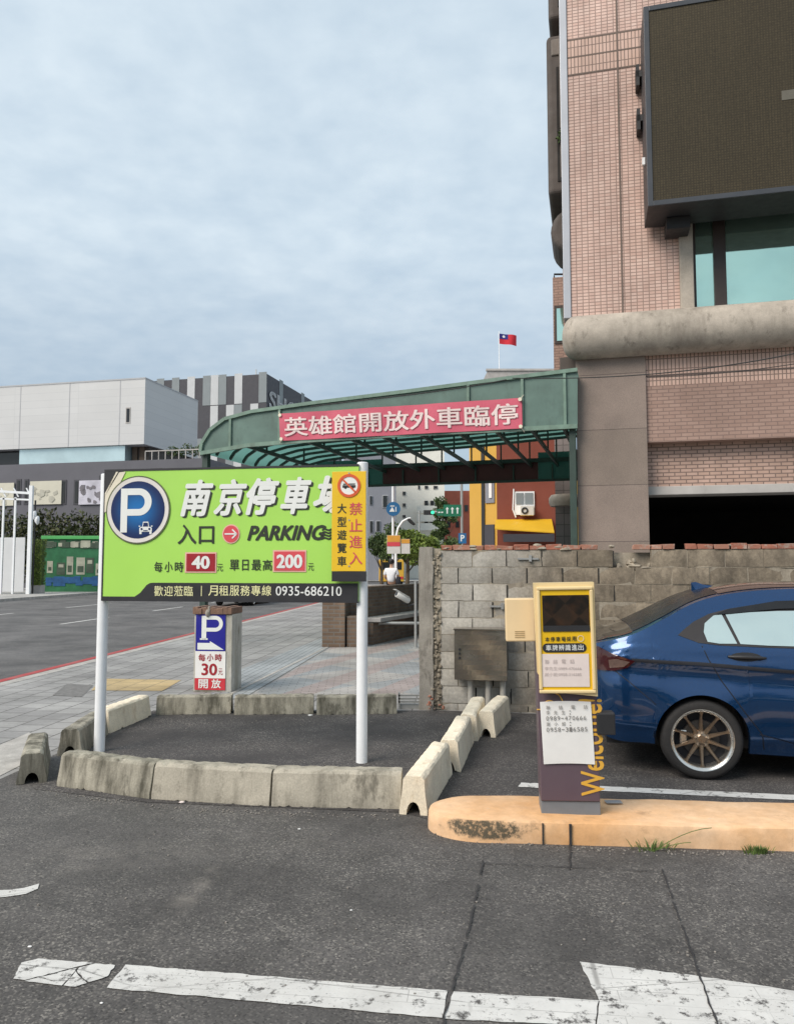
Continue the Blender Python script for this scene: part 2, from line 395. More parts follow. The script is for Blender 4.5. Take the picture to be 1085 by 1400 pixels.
def block_mat():
    t = NT('concrete_blocks')
    g = t.N.new('ShaderNodeNewGeometry')
    sx = t.sep(0)
    old = t.rng(t.math('ADD', sx, t.math('MULTIPLY', t.noise(0.9, 4), 1.2)), 1.3, 2.1)
    c0 = t.mix(t.math('MULTIPLY', t.rng(t.noise(2.3, 4), 0.35, 0.65), 1.0), (0.41,0.385,0.345), (0.50,0.475,0.43))
    c1 = t.mix(t.rng(t.noise(2.6, 7, 0.7), 0.36, 0.64), (0.36,0.30,0.225), (0.20,0.165,0.125))
    c = t.mix(old, c0, c1)
    c = t.scale(c, t.rng(g.outputs['Random Per Island'], 0, 1, 0.76, 1.18))
    c = t.scale(c, t.rng(t.noise(28, 6, 0.7), 0.3, 0.7, 0.76, 1.20))
    bl = t.rng(t.noise(1.5, 8, 0.72, t.mapping(loc=(3,0,1), sc=(1,1,0.55))), 0.45, 0.62, 0, 0.85)
    c = t.mix(t.math('MULTIPLY', bl, t.rng(old, 0, 1, 0.25, 1.0)), c, (0.085,0.072,0.058))
    t.set(c, 0.95, spec=0.2); t.bump(t.noise(55, 5, 0.75), 0.6, 0.006); return t.m
M['block'] = block_mat()
M['mortar'] = concrete_mat('mortar', (0.36,0.315,0.25), (0.15,0.125,0.10), amt=0.6)
M['gap'] = plain('open_joint', (0.035,0.032,0.028), 0.95, 0.3, 9)
def redbrick_mat():
    t = NT('broken_red_brick'); g = t.N.new('ShaderNodeNewGeometry')
    c = t.mix(g.outputs['Random Per Island'], (0.34,0.12,0.08), (0.42,0.22,0.16))
    c = t.mix(t.rng(t.noise(9, 7, 0.7), 0.52, 0.64, 0, 0.8), c, (0.40,0.36,0.31))
    t.set(c, 0.95, spec=0.2); t.bump(t.noise(45, 5, 0.7), 0.7, 0.006); return t.m
M['redbrick'] = redbrick_mat()
def tile_mat(name, w, h, m, c1, c2, cm, off, stain=0.12, rough=0.45, bias=0.0):
    t = NT(name)
    c, f = t.brick(t.xz(), w, h, m, c1, c2, cm, off, bias)
    c = t.scale(c, t.rng(t.noise(0.7, 6, 0.6), 0.3, 0.7, 1-stain, 1+stain))
    c = t.scale(c, t.rng(t.noise(3.0, 5, 0.6, t.mapping(sc=(1.5,1.5,0.25))), 0.3, 0.7, 1-stain*0.6, 1+stain*0.6))
    t.set(c, t.rng(f, 0, 1, rough, 0.9), spec=0.4); t.bump(t.math('SUBTRACT', 1.0, f), 0.5, 0.006); return t.m
M['tile_pink'] = tile_mat('pink_wall_tiles', 0.108, 0.063, 0.008, (0.59,0.40,0.335), (0.67,0.49,0.42), (0.31,0.22,0.19), 0.0, 0.17)
M['tile_soldier'] = tile_mat('upright_pink_tiles', 0.066, 0.20, 0.009, (0.57,0.39,0.315), (0.63,0.44,0.365), (0.24,0.175,0.15), 0.0)
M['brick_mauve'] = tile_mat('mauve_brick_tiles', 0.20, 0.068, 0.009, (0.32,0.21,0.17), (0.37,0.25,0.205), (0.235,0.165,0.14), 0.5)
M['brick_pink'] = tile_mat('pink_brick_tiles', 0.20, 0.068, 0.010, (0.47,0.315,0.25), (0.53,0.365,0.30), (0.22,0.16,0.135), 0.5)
M['granite'] = None
def granite_mat():
    t = NT('pinkish_granite_slabs')
    c, f = t.brick(t.xz(), 5.0, 1.03, 0.006, (0.225,0.18,0.15), (0.26,0.205,0.175), (0.11,0.085,0.075), 0.0)
    c = t.scale(c, t.rng(t.noise(110, 3, 0.7), 0.25, 0.75, 0.70, 1.30))
    c = t.scale(c, t.rng(t.noise(1.1, 6, 0.6), 0.3, 0.7, 0.82, 1.15))
    t.set(c, 0.55, spec=0.4); t.bump(t.math('SUBTRACT', 1.0, f), 0.4, 0.005); return t.m
M['granite'] = granite_mat()
def led_mat():
    t = NT('led_panel')
    c, f = t.brick(t.xz(), 0.045, 0.045, 0.010, (0.054,0.042,0.022), (0.062,0.049,0.027), (0.038,0.030,0.017), 0.0)
    c = t.scale(c, t.rng(t.noise(7, 2, 0.5, t.mapping(sc=(6,6,0.2))), 0.3, 0.7, 0.90, 1.08))
    c = t.scale(c, t.rng(t.noise(0.5, 2), 0.3, 0.7, 0.9, 1.1)); c = t.scale(c, t.rng(t.noise(38, 3, 0.7), 0.3, 0.7, 0.72, 1.28))
    t.set(c, 0.7, spec=0.3); return t.m
M['led'] = led_mat()
M['blackmetal'] = plain('black_metal', (0.028,0.029,0.033), 0.5, 0.15, 2)
M['brownframe'] = plain('dark_brown_frame', (0.05,0.036,0.032), 0.45, 0.15, 3)
def glass(name, col, rough=0.04, metal=0.85):
    t = NT(name); t.set(t.scale(col, t.rng(t.noise(0.9, 3), 0.3, 0.7, 0.9, 1.06)), rough, metal, 0.5)
    t.bump(t.noise(0.8, 2), 0.06, 0.05); return t.m
M['tealglass'] = glass('teal_window_glass', (0.58,0.83,0.71))
M['darkglass'] = plain('dark_glass', (0.02,0.022,0.025), 0.08, 0.1, 2)
M['palmglass'] = glass('pale_glass_panel', (0.52,0.66,0.70), 0.25, 0.5)
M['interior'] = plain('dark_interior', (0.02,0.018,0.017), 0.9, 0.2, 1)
M['whitepaint'] = plain('white_enamel', (0.84,0.86,0.88), 0.35, 0.04, 6, grime=0.08, gcol=(0.45,0.42,0.38))
def canopy_mat(name, col, trans):
    t = NT(name)
    c = t.scale(col, t.rng(t.noise(1.4, 6, 0.62), 0.3, 0.7, 0.78, 1.2))
    c = t.mix(t.rng(t.noise(2.6, 7, 0.7, t.mapping(sc=(1,1,0.4))), 0.52, 0.72, 0, 0.5), c, (0.045,0.06,0.05))
    t.set(c, 0.5, spec=0.4)
    if trans:
        tr = t.N.new('ShaderNodeBsdfTranslucent'); t.inp(tr.inputs[0], trans)
        mx = t.N.new('ShaderNodeMixShader'); mx.inputs[0].default_value = 0.55
        t.L.new(t.b.outputs[0], mx.inputs[1]); t.L.new(tr.outputs[0], mx.inputs[2]); t.L.new(mx.outputs[0], t.N['Material Output'].inputs[0])
    return t.m
M['fascia'] = canopy_mat('green_fascia_sheet', (0.115,0.185,0.16), None)
M['roofsheet'] = canopy_mat('green_translucent_sheet', (0.10,0.20,0.175), (0.17,0.38,0.335,1))
M['greenframe'] = plain('green_steel', (0.16,0.25,0.20), 0.5, 0.2, 5, grime=0.35)
M['darkgreen'] = plain('dark_green_steel', (0.030,0.055,0.045), 0.55, 0.2, 5)
M['maroon'] = plain('maroon_panel', (0.075,0.016,0.017), 0.5, 0.2, 2)
M['banner'] = plain('faded_red_banner', (0.58,0.105,0.16), 0.65, 0.10, 2.2)
M['letterpink'] = plain('pale_pink_letters', (0.78,0.64,0.62), 0.7, 0.06, 4)
M['lime'] = plain('lime_board', (0.40,0.72,0.12), 0.38, 0.04, 1.5)
M['black'] = plain('matt_black', (0.022,0.022,0.026), 0.5, 0.1, 4)
M['letterblack'] = plain('black_lettering', (0.025,0.032,0.02), 0.5, 0.05, 4)
M['letterwhite'] = plain('white_lettering', (0.78,0.80,0.78), 0.5, 0.04, 4)
M['letteryellow'] = plain('pale_yellow_lettering', (0.78,0.76,0.42), 0.5, 0.05, 4)
M['letterred'] = plain('red_lettering', (0.56,0.035,0.05), 0.5, 0.05, 4)
M['letterpinkred'] = plain('pinkish_red_lettering', (0.62,0.075,0.10), 0.5, 0.05, 4)
M['signred'] = plain('dark_red_panel', (0.34,0.012,0.022), 0.45, 0.08, 4)
M['signcoral'] = plain('coral_panel', (0.68,0.075,0.095), 0.45, 0.06, 4)
M['coralrim'] = plain('pale_coral_border', (0.80,0.45,0.38), 0.5, 0.04, 4)
M['yellow'] = plain('yellow_sign_sheet', (0.82,0.52,0.02), 0.42, 0.04, 3)
M['orangered'] = plain('orange_red_ring', (0.64,0.10,0.03), 0.5, 0.05, 4)
M['cream'] = plain('cream_lettering', (0.76,0.70,0.56), 0.5, 0.06, 4)
M['pearl'] = plain('pearl_white_ring', (0.74,0.70,0.66), 0.3, 0.12, 3)
def roundel_mat():
    t = NT('blue_roundel')   # printed button: deep blue rim, brighter middle
    ln = t.N.new('ShaderNodeVectorMath'); ln.operation = 'LENGTH'; t.L.new(t.obj, ln.inputs[0])
    c = t.mix(t.rng(ln.outputs['Value'], 0.02, 0.25, 0, 1, True), (0.012,0.16,0.45), (0.008,0.022,0.10))
    t.set(c, 0.3); return t.m
M['roundel'] = roundel_mat()
M['signblue'] = plain('blue_sign_sheet', (0.012,0.012,0.26), 0.45, 0.06, 3)
M['trafficblue'] = plain('traffic_sign_blue', (0.02,0.13,0.30), 0.5, 0.05, 3)
M['paper'] = plain('white_paper', (0.80,0.79,0.77), 0.8, 0.04, 9)
M['paperpink'] = plain('pinkish_paper', (0.76,0.66,0.62), 0.8, 0.05, 9)
M['ink'] = plain('grey_ink', (0.20,0.19,0.18), 0.8, 0.1, 9)
M['fadedink'] = plain('faded_ink', (0.52,0.45,0.43), 0.8, 0.1, 9)
M['kioskcream'] = plain('cream_enamel', (0.80,0.62,0.33), 0.4, 0.06, 3, grime=0.12, gcol=(0.6,0.45,0.24))
M['kioskbox'] = plain('yellowed_plastic', (0.80,0.61,0.36), 0.45, 0.05, 3)
M['kioskyellow'] = plain('yellow_panel', (0.80,0.49,0.012), 0.35, 0.05, 4)
M['kioskpurple'] = plain('mauve_enamel', (0.115,0.078,0.098), 0.42, 0.08, 3, grime=0.12, gcol=(0.2,0.17,0.16))
M['plinth'] = plain('grey_plinth', (0.17,0.19,0.215), 0.5, 0.1, 5)
M['gold'] = plain('gold_lettering', (0.72,0.40,0.055), 0.45, 0.06, 4)
def kscreen_mat():
    t = NT('kiosk_display')
    w = t.N.new('ShaderNodeTexChecker'); w.inputs['Scale'].default_value = 9.0; t.L.new(t.mapping(rot=(0,R(45),0)), w.inputs[0])
    w.inputs[1].default_value = (0.030,0.020,0.014,1); w.inputs[2].default_value = (0.014,0.011,0.009,1)
    c = t.mix(t.rng(t.noise(14, 4), 0.5, 0.7, 0, 0.5), w.outputs[0], (0.06,0.03,0.016))
    t.set(c, 0.3, spec=0.3); return t.m
M['kscreen'] = kscreen_mat()
M['steel'] = plain('brushed_steel', (0.33,0.29,0.245), 0.20, 0.16, 2, metal=0.85, grime=0.18)
M['pipe'] = plain('pale_pipe', (0.50,0.47,0.42), 0.6, 0.08, 5)
M['galv'] = plain('galvanised_steel', (0.40,0.40,0.39), 0.45, 0.1, 4, metal=0.5)
M['camwhite'] = plain('camera_white', (0.66,0.65,0.62), 0.45, 0.06, 5)
def carpaint():
    t = NT('blue_car_paint')
    fl = t.noise(420, 2, 0.5)
    c = t.mix(t.rng(fl, 0.4, 0.65), (0.003,0.031,0.105), (0.007,0.062,0.185))
    t.set(c, 0.20, 0.6, 0.5, 1.0); return t.m
M['carblue'] = carpaint()
M['carblack'] = plain('gloss_black_paint', (0.014,0.014,0.016), 0.12, 0.1, 3, coat=1.0)
M['cardark'] = plain('dark_plastic', (0.022,0.022,0.024), 0.5, 0.1, 5)
M['carglass'] = glass('mirror_tinted_glass', (0.76,0.85,0.78), 0.03, 0.9)
M['visor'] = plain('smoked_visor', (0.008,0.008,0.009), 0.28, 0.1, 3)
M['quarter'] = plain('brownish_plastic', (0.022,0.019,0.020), 0.5, 0.1, 5)
M['tyre'] = plain('tyre_rubber', (0.022,0.021,0.021), 0.75, 0.15, 20, bump=0.2)
M['bronze'] = plain('bronze_alloy', (0.29,0.22,0.16), 0.30, 0.08, 5, metal=0.8)
M['alloy'] = plain('polished_alloy', (0.66,0.64,0.60), 0.22, 0.05, 4, metal=0.9)
M['disc'] = plain('brake_disc', (0.07,0.065,0.062), 0.45, 0.1, 9, metal=0.5)
M['taillens'] = plain('dark_red_lens', (0.04,0.004,0.006), 0.1, 0.2, 12, coat=0.6)
M['clearlens'] = plain('smoked_clear_lens', (0.15,0.10,0.085), 0.12, 0.3, 20, coat=0.6)
M['seam'] = plain('panel_gap', (0.006,0.007,0.012), 0.7, 0.05, 5)
M['chrome'] = plain('chrome', (0.6,0.6,0.6), 0.12, 0.03, 4, metal=1.0)
M['grass'] = plain('grass_blade', (0.11,0.17,0.04), 0.7, 0.35, 8)
def leaf_mat(name, a, b):
    t = NT(name); g = t.N.new('ShaderNodeNewGeometry')
    c = t.mix(g.outputs['Random Per Island'], a, b)
    c = t.scale(c, t.rng(t.noise(0.9, 4), 0.3, 0.7, 0.7, 1.3))
    t.set(c, 0.6, spec=0.3); return t.m
M['leaf'] = leaf_mat('bright_leaves', (0.10,0.16,0.028), (0.17,0.22,0.045))
M['leafdark'] = leaf_mat('dark_leaves', (0.045,0.080,0.026), (0.085,0.12,0.04))
M['hedgeleaf'] = leaf_mat('reddish_hedge_leaves', (0.040,0.060,0.022), (0.085,0.085,0.036))
M['bark'] = plain('bark', (0.10,0.075,0.05), 0.9, 0.25, 6, bump=0.5, bs=20)
def brownbrick():
    return tile_mat('dark_brown_bricks', 0.24, 0.075, 0.012, (0.135,0.09,0.062), (0.20,0.14,0.10), (0.16,0.14,0.12), 0.5, 0.25, 0.85)
M['brownbrick'] = brownbrick()
M['slab'] = plain('bench_slab', (0.42,0.40,0.385), 0.8, 0.15, 2, grime=0.2)
M['panelwhite'] = None
def panel_mat():
    t = NT('white_metal_panels')
    c, f = t.brick(t.xz(), 6.1, 0.62, 0.016, (0.55,0.555,0.56), (0.58,0.585,0.59), (0.49,0.50,0.51), 0.0)
    c = t.scale(c, t.rng(t.noise(0.25, 4), 0.3, 0.7, 0.96, 1.04)); t.set(c, 0.5, spec=0.4); return t.m
M['panelwhite'] = panel_mat()
M['basegrey'] = plain('dark_grey_cladding', (0.105,0.105,0.125), 0.6, 0.06, 0.5)
M['stripedark'] = plain('charcoal_cladding', (0.05,0.05,0.062), 0.6, 0.05, 1)
M['stripemid'] = plain('mid_grey_cladding', (0.22,0.25,0.265), 0.6, 0.05, 1)
M['stripelight'] = plain('light_grey_cladding', (0.52,0.535,0.55), 0.6, 0.05, 1)
M['greenmural'] = plain('green_mural_board', (0.025,0.15,0.062), 0.6, 0.3, 1.5)
M['greenrail'] = plain('bright_green_rail', (0.09,0.42,0.12), 0.5, 0.1, 2)
M['muralblue'] = plain('mural_blue', (0.02,0.10,0.26), 0.6, 0.3, 2)
M['muralcream'] = plain('mural_cream', (0.42,0.42,0.33), 0.6, 0.25, 2)
M['muraldark'] = plain('mural_dark', (0.06,0.09,0.06), 0.6, 0.3, 2)
M['housewhite'] = plain('cream_render', (0.80,0.78,0.70), 0.8, 0.06, 0.4)
M['housegrey'] = plain('blue_grey_render', (0.24,0.25,0.285), 0.8, 0.06, 0.4)
M['housered'] = plain('red_orange_cladding', (0.38,0.10,0.06), 0.7, 0.12, 0.6)
M['housebrown'] = plain('red_brown_wall', (0.21,0.055,0.035), 0.8, 0.15, 0.6)
M['houseyellow'] = plain('ochre_yellow_wall', (0.62,0.36,0.06), 0.7, 0.08, 0.6)
M['awningyellow'] = plain('yellow_awning_sheet', (0.68,0.40,0.012), 0.6, 0.08, 0.8)
M['greypillar'] = tile_mat('grey_pillar_tiles', 0.3, 0.3, 0.01, (0.20,0.175,0.17), (0.23,0.20,0.195), (0.12,0.11,0.105), 0.0)
M['skin'] = plain('skin', (0.48,0.29,0.20), 0.6, 0.05, 9)
M['shirt'] = plain('white_shirt', (0.76,0.77,0.80), 0.85, 0.05, 9)
M['trousers'] = plain('dark_trousers', (0.02,0.022,0.03), 0.85, 0.1, 9)
M['hair'] = plain('black_hair', (0.012,0.011,0.011), 0.5, 0.1, 9)
M['flagred'] = plain('flag_red', (0.55,0.02,0.035), 0.8, 0.06, 4)
M['flagblue'] = plain('flag_blue', (0.02,0.02,0.18), 0.8, 0.06, 4)
M['flagwhite'] = plain('flag_white', (0.78,0.78,0.78), 0.8, 0.03, 4)
M['roadgreen'] = plain('road_sign_green', (0.012,0.16,0.085), 0.5, 0.05, 2)
M['greengo'] = None
t = NT('lit_green_lamp'); t.set((0.02,0.2,0.1), 0.3); t.b.inputs['Emission Color'].default_value = (0.05,0.9,0.45,1); t.b.inputs['Emission Strength'].default_value = 1.2; M['greengo'] = t.m
M['wire'] = plain('cable', (0.03,0.03,0.03), 0.7, 0.1, 5)
M['postyellow'] = plain('notice_orange', (0.70,0.34,0.05), 0.5, 0.1, 3)
M['plumart'] = plain('violet_artwork', (0.36,0.33,0.46), 0.6, 0.35, 0.9)
M['mapart'] = plain('beige_map_board', (0.56,0.54,0.45), 0.6, 0.06, 0.8)
M['artmark'] = plain('artwork_marks', (0.16,0.15,0.17), 0.6, 0.3, 0.8)
M['mapmark'] = plain('map_marks', (0.40,0.39,0.33), 0.6, 0.2, 0.8)
M['vanyellow'] = plain('van_yellow', (0.66,0.40,0.05), 0.4, 0.06, 3)

# ------------------------------------------------------------------ lettering
_tx = {}
def glyphs(text, bold=0.0, shear=0.0, spacing=1.0):
    key = (text, bold, shear, spacing)
    if key in _tx: return _tx[key]
    cu = bpy.data.curves.new('text', 'FONT'); cu.body = text; cu.size = 1.0; cu.offset = bold; cu.shear = shear
    cu.space_character = spacing; cu.resolution_u = 3; cu.fill_mode = 'FRONT'
    o = bpy.data.objects.new('text', cu); COL.objects.link(o)
    dg = bpy.context.evaluated_depsgraph_get(); dg.update()
    me = bpy.data.meshes.new_from_object(o.evaluated_get(dg))
    vs = [(v.co.x, v.co.y) for v in me.vertices]; fs = [tuple(p.vertices) for p in me.polygons]
    bpy.data.objects.remove(o); bpy.data.curves.remove(cu); bpy.data.meshes.remove(me)
    _tx[key] = (vs, fs); return _tx[key]
def put_text(mb, text, x0, x1, z0, z1, y, bold=0.0, shear=0.0, spacing=1.0, mi=0, rot=0, Mx=None):
    """fit the lettering's own outline into the rectangle x0..x1, z0..z1 on the plane y (local)"""
    vs, fs = glyphs(text, 0.0, shear, spacing)
    if rot == 90: vs = [(-b, a) for a, b in vs]
    if not vs: return
    if bold > 0.0:      # heavy strokes: overlapping strikes a hair apart in depth
        base, fs0 = vs, fs; m_ = len(base); vs, fs = [], []; lay = []
        b2 = bold*0.95
        for k, (dx, dz) in enumerate(((0,0),(b2,0),(-b2,0),(0,b2*.7),(0,-b2*.7),(b2*.7,b2*.5),(-b2*.7,-b2*.5),(b2*.7,-b2*.5),(-b2*.7,b2*.5))):
            vs += [(v[0]+dx, v[1]+dz) for v in base]; lay += [k*0.00012]*m_; fs += [tuple(i+k*m_ for i in f) for f in fs0]
    else: lay = [0.0]*len(vs)
    ax, bx = min(v[0] for v in vs), max(v[0] for v in vs); az, bz = min(v[1] for v in vs), max(v[1] for v in vs)
    pts = [(x0 + (v[0]-ax)/(bx-ax)*(x1-x0), y - l_, z0 + (v[1]-az)/(bz-az)*(z1-z0)) for v, l_ in zip(vs, lay)]
    mb.add(pts, fs, mi, Mx)
def disc(mb, cx, cz, rx, rz, y, n=40, mi=0, y2=None):
    poly = [(cx + rx*math.cos(2*math.pi*k/n), cz + rz*math.sin(2*math.pi*k/n)) for k in range(n)]
    mb.prism(poly, y, y2 if y2 is not None else y + 0.002, mi)
def ring(mb, cx, cz, r0, r1, y, y2, n=48, mi=0):
    vs = []
    for yy in (y, y2):
        for r in (r0, r1):
            for k in range(n): vs.append((cx + r*math.cos(2*math.pi*k/n), yy, cz + r*math.sin(2*math.pi*k/n)))
    fs = []
    for k in range(n):
        j = (k+1) % n
        fs += [(k, j, n+j, n+k), (2*n+k, 3*n+k, 3*n+j, 2*n+j), (n+k, n+j, 3*n+j, 3*n+k), (k, 2*n+k, 2*n+j, j)]
    mb.add(vs, fs, mi)

# ================================================================== GROUND
def sheet(name, pts, z, mat, mi=0):
    mb = MB(); mb.add([(p[0], p[1], z) for p in pts], [tuple(range(len(pts)))])
    o = mb.build(name, mat, tri=True)
    me = o.data
    if me.polygons and me.polygons[0].normal.z < 0: me.flip_normals()
    return struct(o)
SD = Vector((0.084, 1.0, 0)).normalized(); SN = Vector((SD.y, -SD.x, 0))      # the street's direction and its right-hand side
E0 = Vector((-5.6, 10.9, 0))                                                  # a point on the near kerb
def along(y, off=0.0):
    t = (y - E0.y) / SD.y; p = E0 + SD*t + SN*off; return (p.x, p.y)
sheet('ground', [(-400,-60),(400,-60),(400,700),(-400,700)], -0.16, M['ground'])
sheet('road', [along(-20,-16.2), along(-20,0), along(76,0), (60,76), (60,88), (-60,88), (-60,77), along(76,-16.2)], -0.12, M['road'])
WA = Vector((0.42, 8.78, 0)); WDEG = -10.0                                    # the block wall's left end and heading
sheet('parking_lot', [(-7.5,-12),(30,-12),(30,3.55),(0.45,8.80),(-2.72,8.80),(-3.0,5.98),(-7.5,5.55)], 0.0, M['asphalt'])
sheet('bay_asphalt', [(-2.62,5.72),(-1.7,5.40),(0.05,5.18),(0.3,4.95),(14,2.2),(16,5.9),(0.5,8.76),(-2.70,8.72)], 0.003, M['bay'])
sheet('pavement', [along(5.7,0.32),(-3.0,5.98),(-2.72,8.80),(0.45,8.80),(30,3.55),(40,30),(40,76),along(76,0.32)], 0.0, M['paver'])
mb = MB(); ys = [5.7 + k*(76-5.7)/70 for k in range(71)]
for a, b in zip(ys[:-1], ys[1:]):
    p, q, r, s_ = along(a, 0.0), along(b-0.01, 0.0), along(b-0.01, 0.318), along(a, 0.318)
    mb.prism([p, q, r, s_], -0.16, 0.006, axis='z')
struct(mb.build('kerb', M['strip'], bevel=0.01))
mb = MB()
mb.add([(*along(5.8, -0.02), 0.0105), (*along(76, -0.02), 0.0105), (*along(76, 0.13), 0.0105), (*along(5.8, 0.13), 0.0105)], [(3,2,1,0)])
struct(mb.build('red_kerb_line', M['paint_red']))
# pale edge strip where the pavement drops to the drive
a = [G(-40,1082), G(38,1042), G(62,1012), G(40,1002), G(-40,1036)]
sheet('concrete_edge_strip', a, 0.004, M['strip'])
sheet('tactile_paving', [G(125,944), G(222,945), G(248,930), G(140,928)], 0.004, M['tactile'])
sheet('blue_paving_band', [G(262,968), G(338,952), G(472,872), G(452,868), G(330,915)], 0.004, M['bluepaver'])
sheet('diamond_paving', [G(342,952), G(575,952), G(590,842), G(560,842), G(476,872)], 0.004, M['diamond'])
sheet('drain_cover', [G(72,951), G(112,953), G(128,937), G(92,935)], 0.004, plain('drain_iron', (0.17,0.16,0.15), 0.6, 0.3, 12))
mb = MB(); a, b = G(268, 972), G(476, 871); mb.bar((a.x,a.y,0.006),(b.x,b.y,0.006),0.05,0.004)
struct(mb.build('paving_joint', M['strip']))
# far side pavement
FE = lambda y, off=0: along(y, -16.2 - off)
mb = MB(); mb.prism([FE(10), FE(10,0.3), FE(76,0.3), FE(76)], -0.16, 0.02, axis='z'); struct(mb.build('far_kerb', M['strip']))
sheet('far_pavement', [FE(10,0.3), FE(76,0.3), FE(76,60), FE(10,60)], 0.0, M['paver_far'])
sheet('junction_pavement', [(-60,88),(60,88),(60,200),(-60,200)], -0.02, M['paver_far'])
# road dashes
mb = MB()
for off in (-5.6, -10.2):
    for k in range(14):
        y = 16 + k*7.0 + (2 if off < -8 else 0)
        if y > 72: continue
        mb.add([(*along(y, off), -0.116), (*along(y+3.2, off), -0.116), (*along(y+3.2, off+0.13), -0.116), (*along(y, off+0.13), -0.116)], [(3,2,1,0)])
struct(mb.build('lane_markings', M['paint']))
# foreground markings
def poly_px(pts, z=0.004): return [G(x, y) for x, y in pts]
def rough_poly(pts, step=0.035, amp=0.0035, seed=1):
    rg = random.Random(seed); out = []
    for i, p in enumerate(pts):
        q = pts[(i+1) % len(pts)]; n = max(1, int((q-p).length/step)); nrm = Vector((-(q-p).y, (q-p).x, 0)).normalized()
        for k in range(n):
            x = p.lerp(q, k/n); j = 0 if k == 0 else amp
            out.append(x + nrm*rg.uniform(-j, j))
    return out
sheet('arrow_shaft_marking', rough_poly(poly_px([(146,1352),(172,1320),(612,1356),(604,1393)])), 0.004, M['paint'])
sheet('arrow_shaft_marking', rough_poly(poly_px([(606,1394),(620,1357),(818,1369),(813,1405)]), seed=2), 0.004, M['paint'])
sheet('arrow_head_marking', rough_poly(poly_px([(815,1405),(819,1371),(792,1316),(950,1335),(1085,1356),(1220,1382),(1400,1430),(1200,1440)]), seed=3), 0.004, M['paint'])
def shatter(pts, seed, depth=3):
    rg = random.Random(seed); pieces = [pts]
    for _ in range(depth):
        nxt = []
        for p in pieces:
            n = len(p); L_ = [(p[(i+1) % n]-p[i]).length for i in range(n)]; i = max(range(n), key=lambda k: L_[k])
            j = (i + n//2) % n
            if rg.random() < 0.12: nxt.append(p); continue
            a_ = p[i].lerp(p[(i+1) % n], rg.uniform(.35,.65)); b_ = p[j].lerp(p[(j+1) % n], rg.uniform(.35,.65))
            if i > j: i, j, a_, b_ = j, i, b_, a_
            m1 = a_.lerp(b_, 0.5) + Vector((rg.uniform(-.015,.015), rg.uniform(-.015,.015), 0))
            nxt.append([a_] + p[i+1:j+1] + [b_, m1]); nxt.append([b_] + p[j+1:] + p[:i+1] + [a_, m1])
        pieces = nxt
    mb = MB()
    for p in pieces:
        if len(p) < 3 or rg.random() < 0.03: continue
        c = sum(p, Vector())/len(p); k = rg.uniform(0.90, 0.975)
        q = rough_poly([c + (v-c)*k for v in p], 0.02, 0.004, rg.randint(0, 999))
        mb.add([(v.x, v.y, 0.004) for v in q], [tuple(range(len(q)))])
    o = mb.build('broken_line_marking', M['paint_cracked'], tri=True)
    bm = bmesh.new(); bm.from_mesh(o.data)
    for f in bm.faces:
        f.normal_update()
        if f.normal.z < 0: f.normal_flip()
    bm.to_mesh(o.data); bm.free()
    return struct(o)
shatter(poly_px([(16,1340),(28,1317),(52,1311),(100,1315),(160,1320),(150,1336),(104,1351),(60,1346)]), 11, 3)
sheet('worn_line_marking', rough_poly(poly_px([(-60,1229),(-60,1219),(0,1218),(33,1215),(54,1209),(52,1216),(36,1223),(0,1228)]), 0.04, 0.008, 7), 0.004, M['paint'])
sheet('bay_line_marking', rough_poly(poly_px([(708,1077),(712,1071),(1085,1088),(1500,1107),(1500,1117),(1085,1095)]), seed=8), 0.007, M['paint'])
# sealed saw cuts of the detector loop
def cut(pts, w=0.010, z=0.008, seed=1):
    rg = random.Random(seed); P3 = []
    for (x0,y0),(x1,y1) in zip(pts[:-1], pts[1:]):
        a, b = G(x0,y0), G(x1,y1); n = max(2, int((b-a).length/0.04))
        for k in range(n): 
            p = a.lerp(b, k/n); P3.append(Vector((p.x + rg.uniform(-.004,.004), p.y + rg.uniform(-.004,.004), z)))
    P3.append(G(*pts[-1])); P3[-1].z = z
    mb = MB(); vs = []
    for i, p in enumerate(P3):
        d = (P3[min(i+1,len(P3)-1)] - P3[max(i-1,0)]).normalized(); n_ = Vector((-d.y, d.x, 0)); ww = w*rg.uniform(.5,1.2)/2
        vs += [p + n_*ww, p - n_*ww]
    mb.add(vs, [(2*i, 2*i+1, 2*i+3, 2*i+2) for i in range(len(P3)-1) if rg.random() > 0.10])
    o = mb.build('sealed_saw_cut', M['sealant']); 
    if o.data.polygons[0].normal.z < 0: o.data.flip_normals()
    return struct(o)
cut([(660,1178),(648,1240),(630,1310),(600,1420)], 0.009, seed=1)
cut([(904,1190),(925,1250),(950,1320),(985,1420)], 0.009, seed=2)
cut([(652,1181),(760,1186),(905,1193)], 0.006, 0.0075, seed=3)
cut([(779,1152),(778,1190)], 0.011, seed=4)

# ================================================================== MAIN BUILDING
def point_at(px, Y): return ((px-542.5)/F*Y*1.0, Y)
BX, BY = P(785, 700, 14.33).x, 14.33
BP = Plane(BX, BY, -14)
bld = empty('corner_building', 'tall pink tiled building with a rounded concrete ledge and dark ground-floor opening', 'building', (BX, BY, 0), -14)
U = lambda px, py, yo=0.0: BP.uv(px, py, yo)
xl = 0.0; xr = 15.0; ztop = 17.5
xc = U(884, 600)[0]; zl0 = U(884, 488)[1]; zl1 = U(830, 433)[1]
xw0, _ = U(928, 380); xw1, _ = U(947, 380)
zs = U(1000, 415)[1]
# walls
mb = MB(); mb.box(0.0, xw0, 0.0, 0.5, (zl0+zl1)/2, ztop)            # tiled upper wall left of the window
mb.box(xw0, xr, 0.0, 0.5, zs+3.4, ztop)
mb.build('upper_wall', M['tile_pink'], bld)
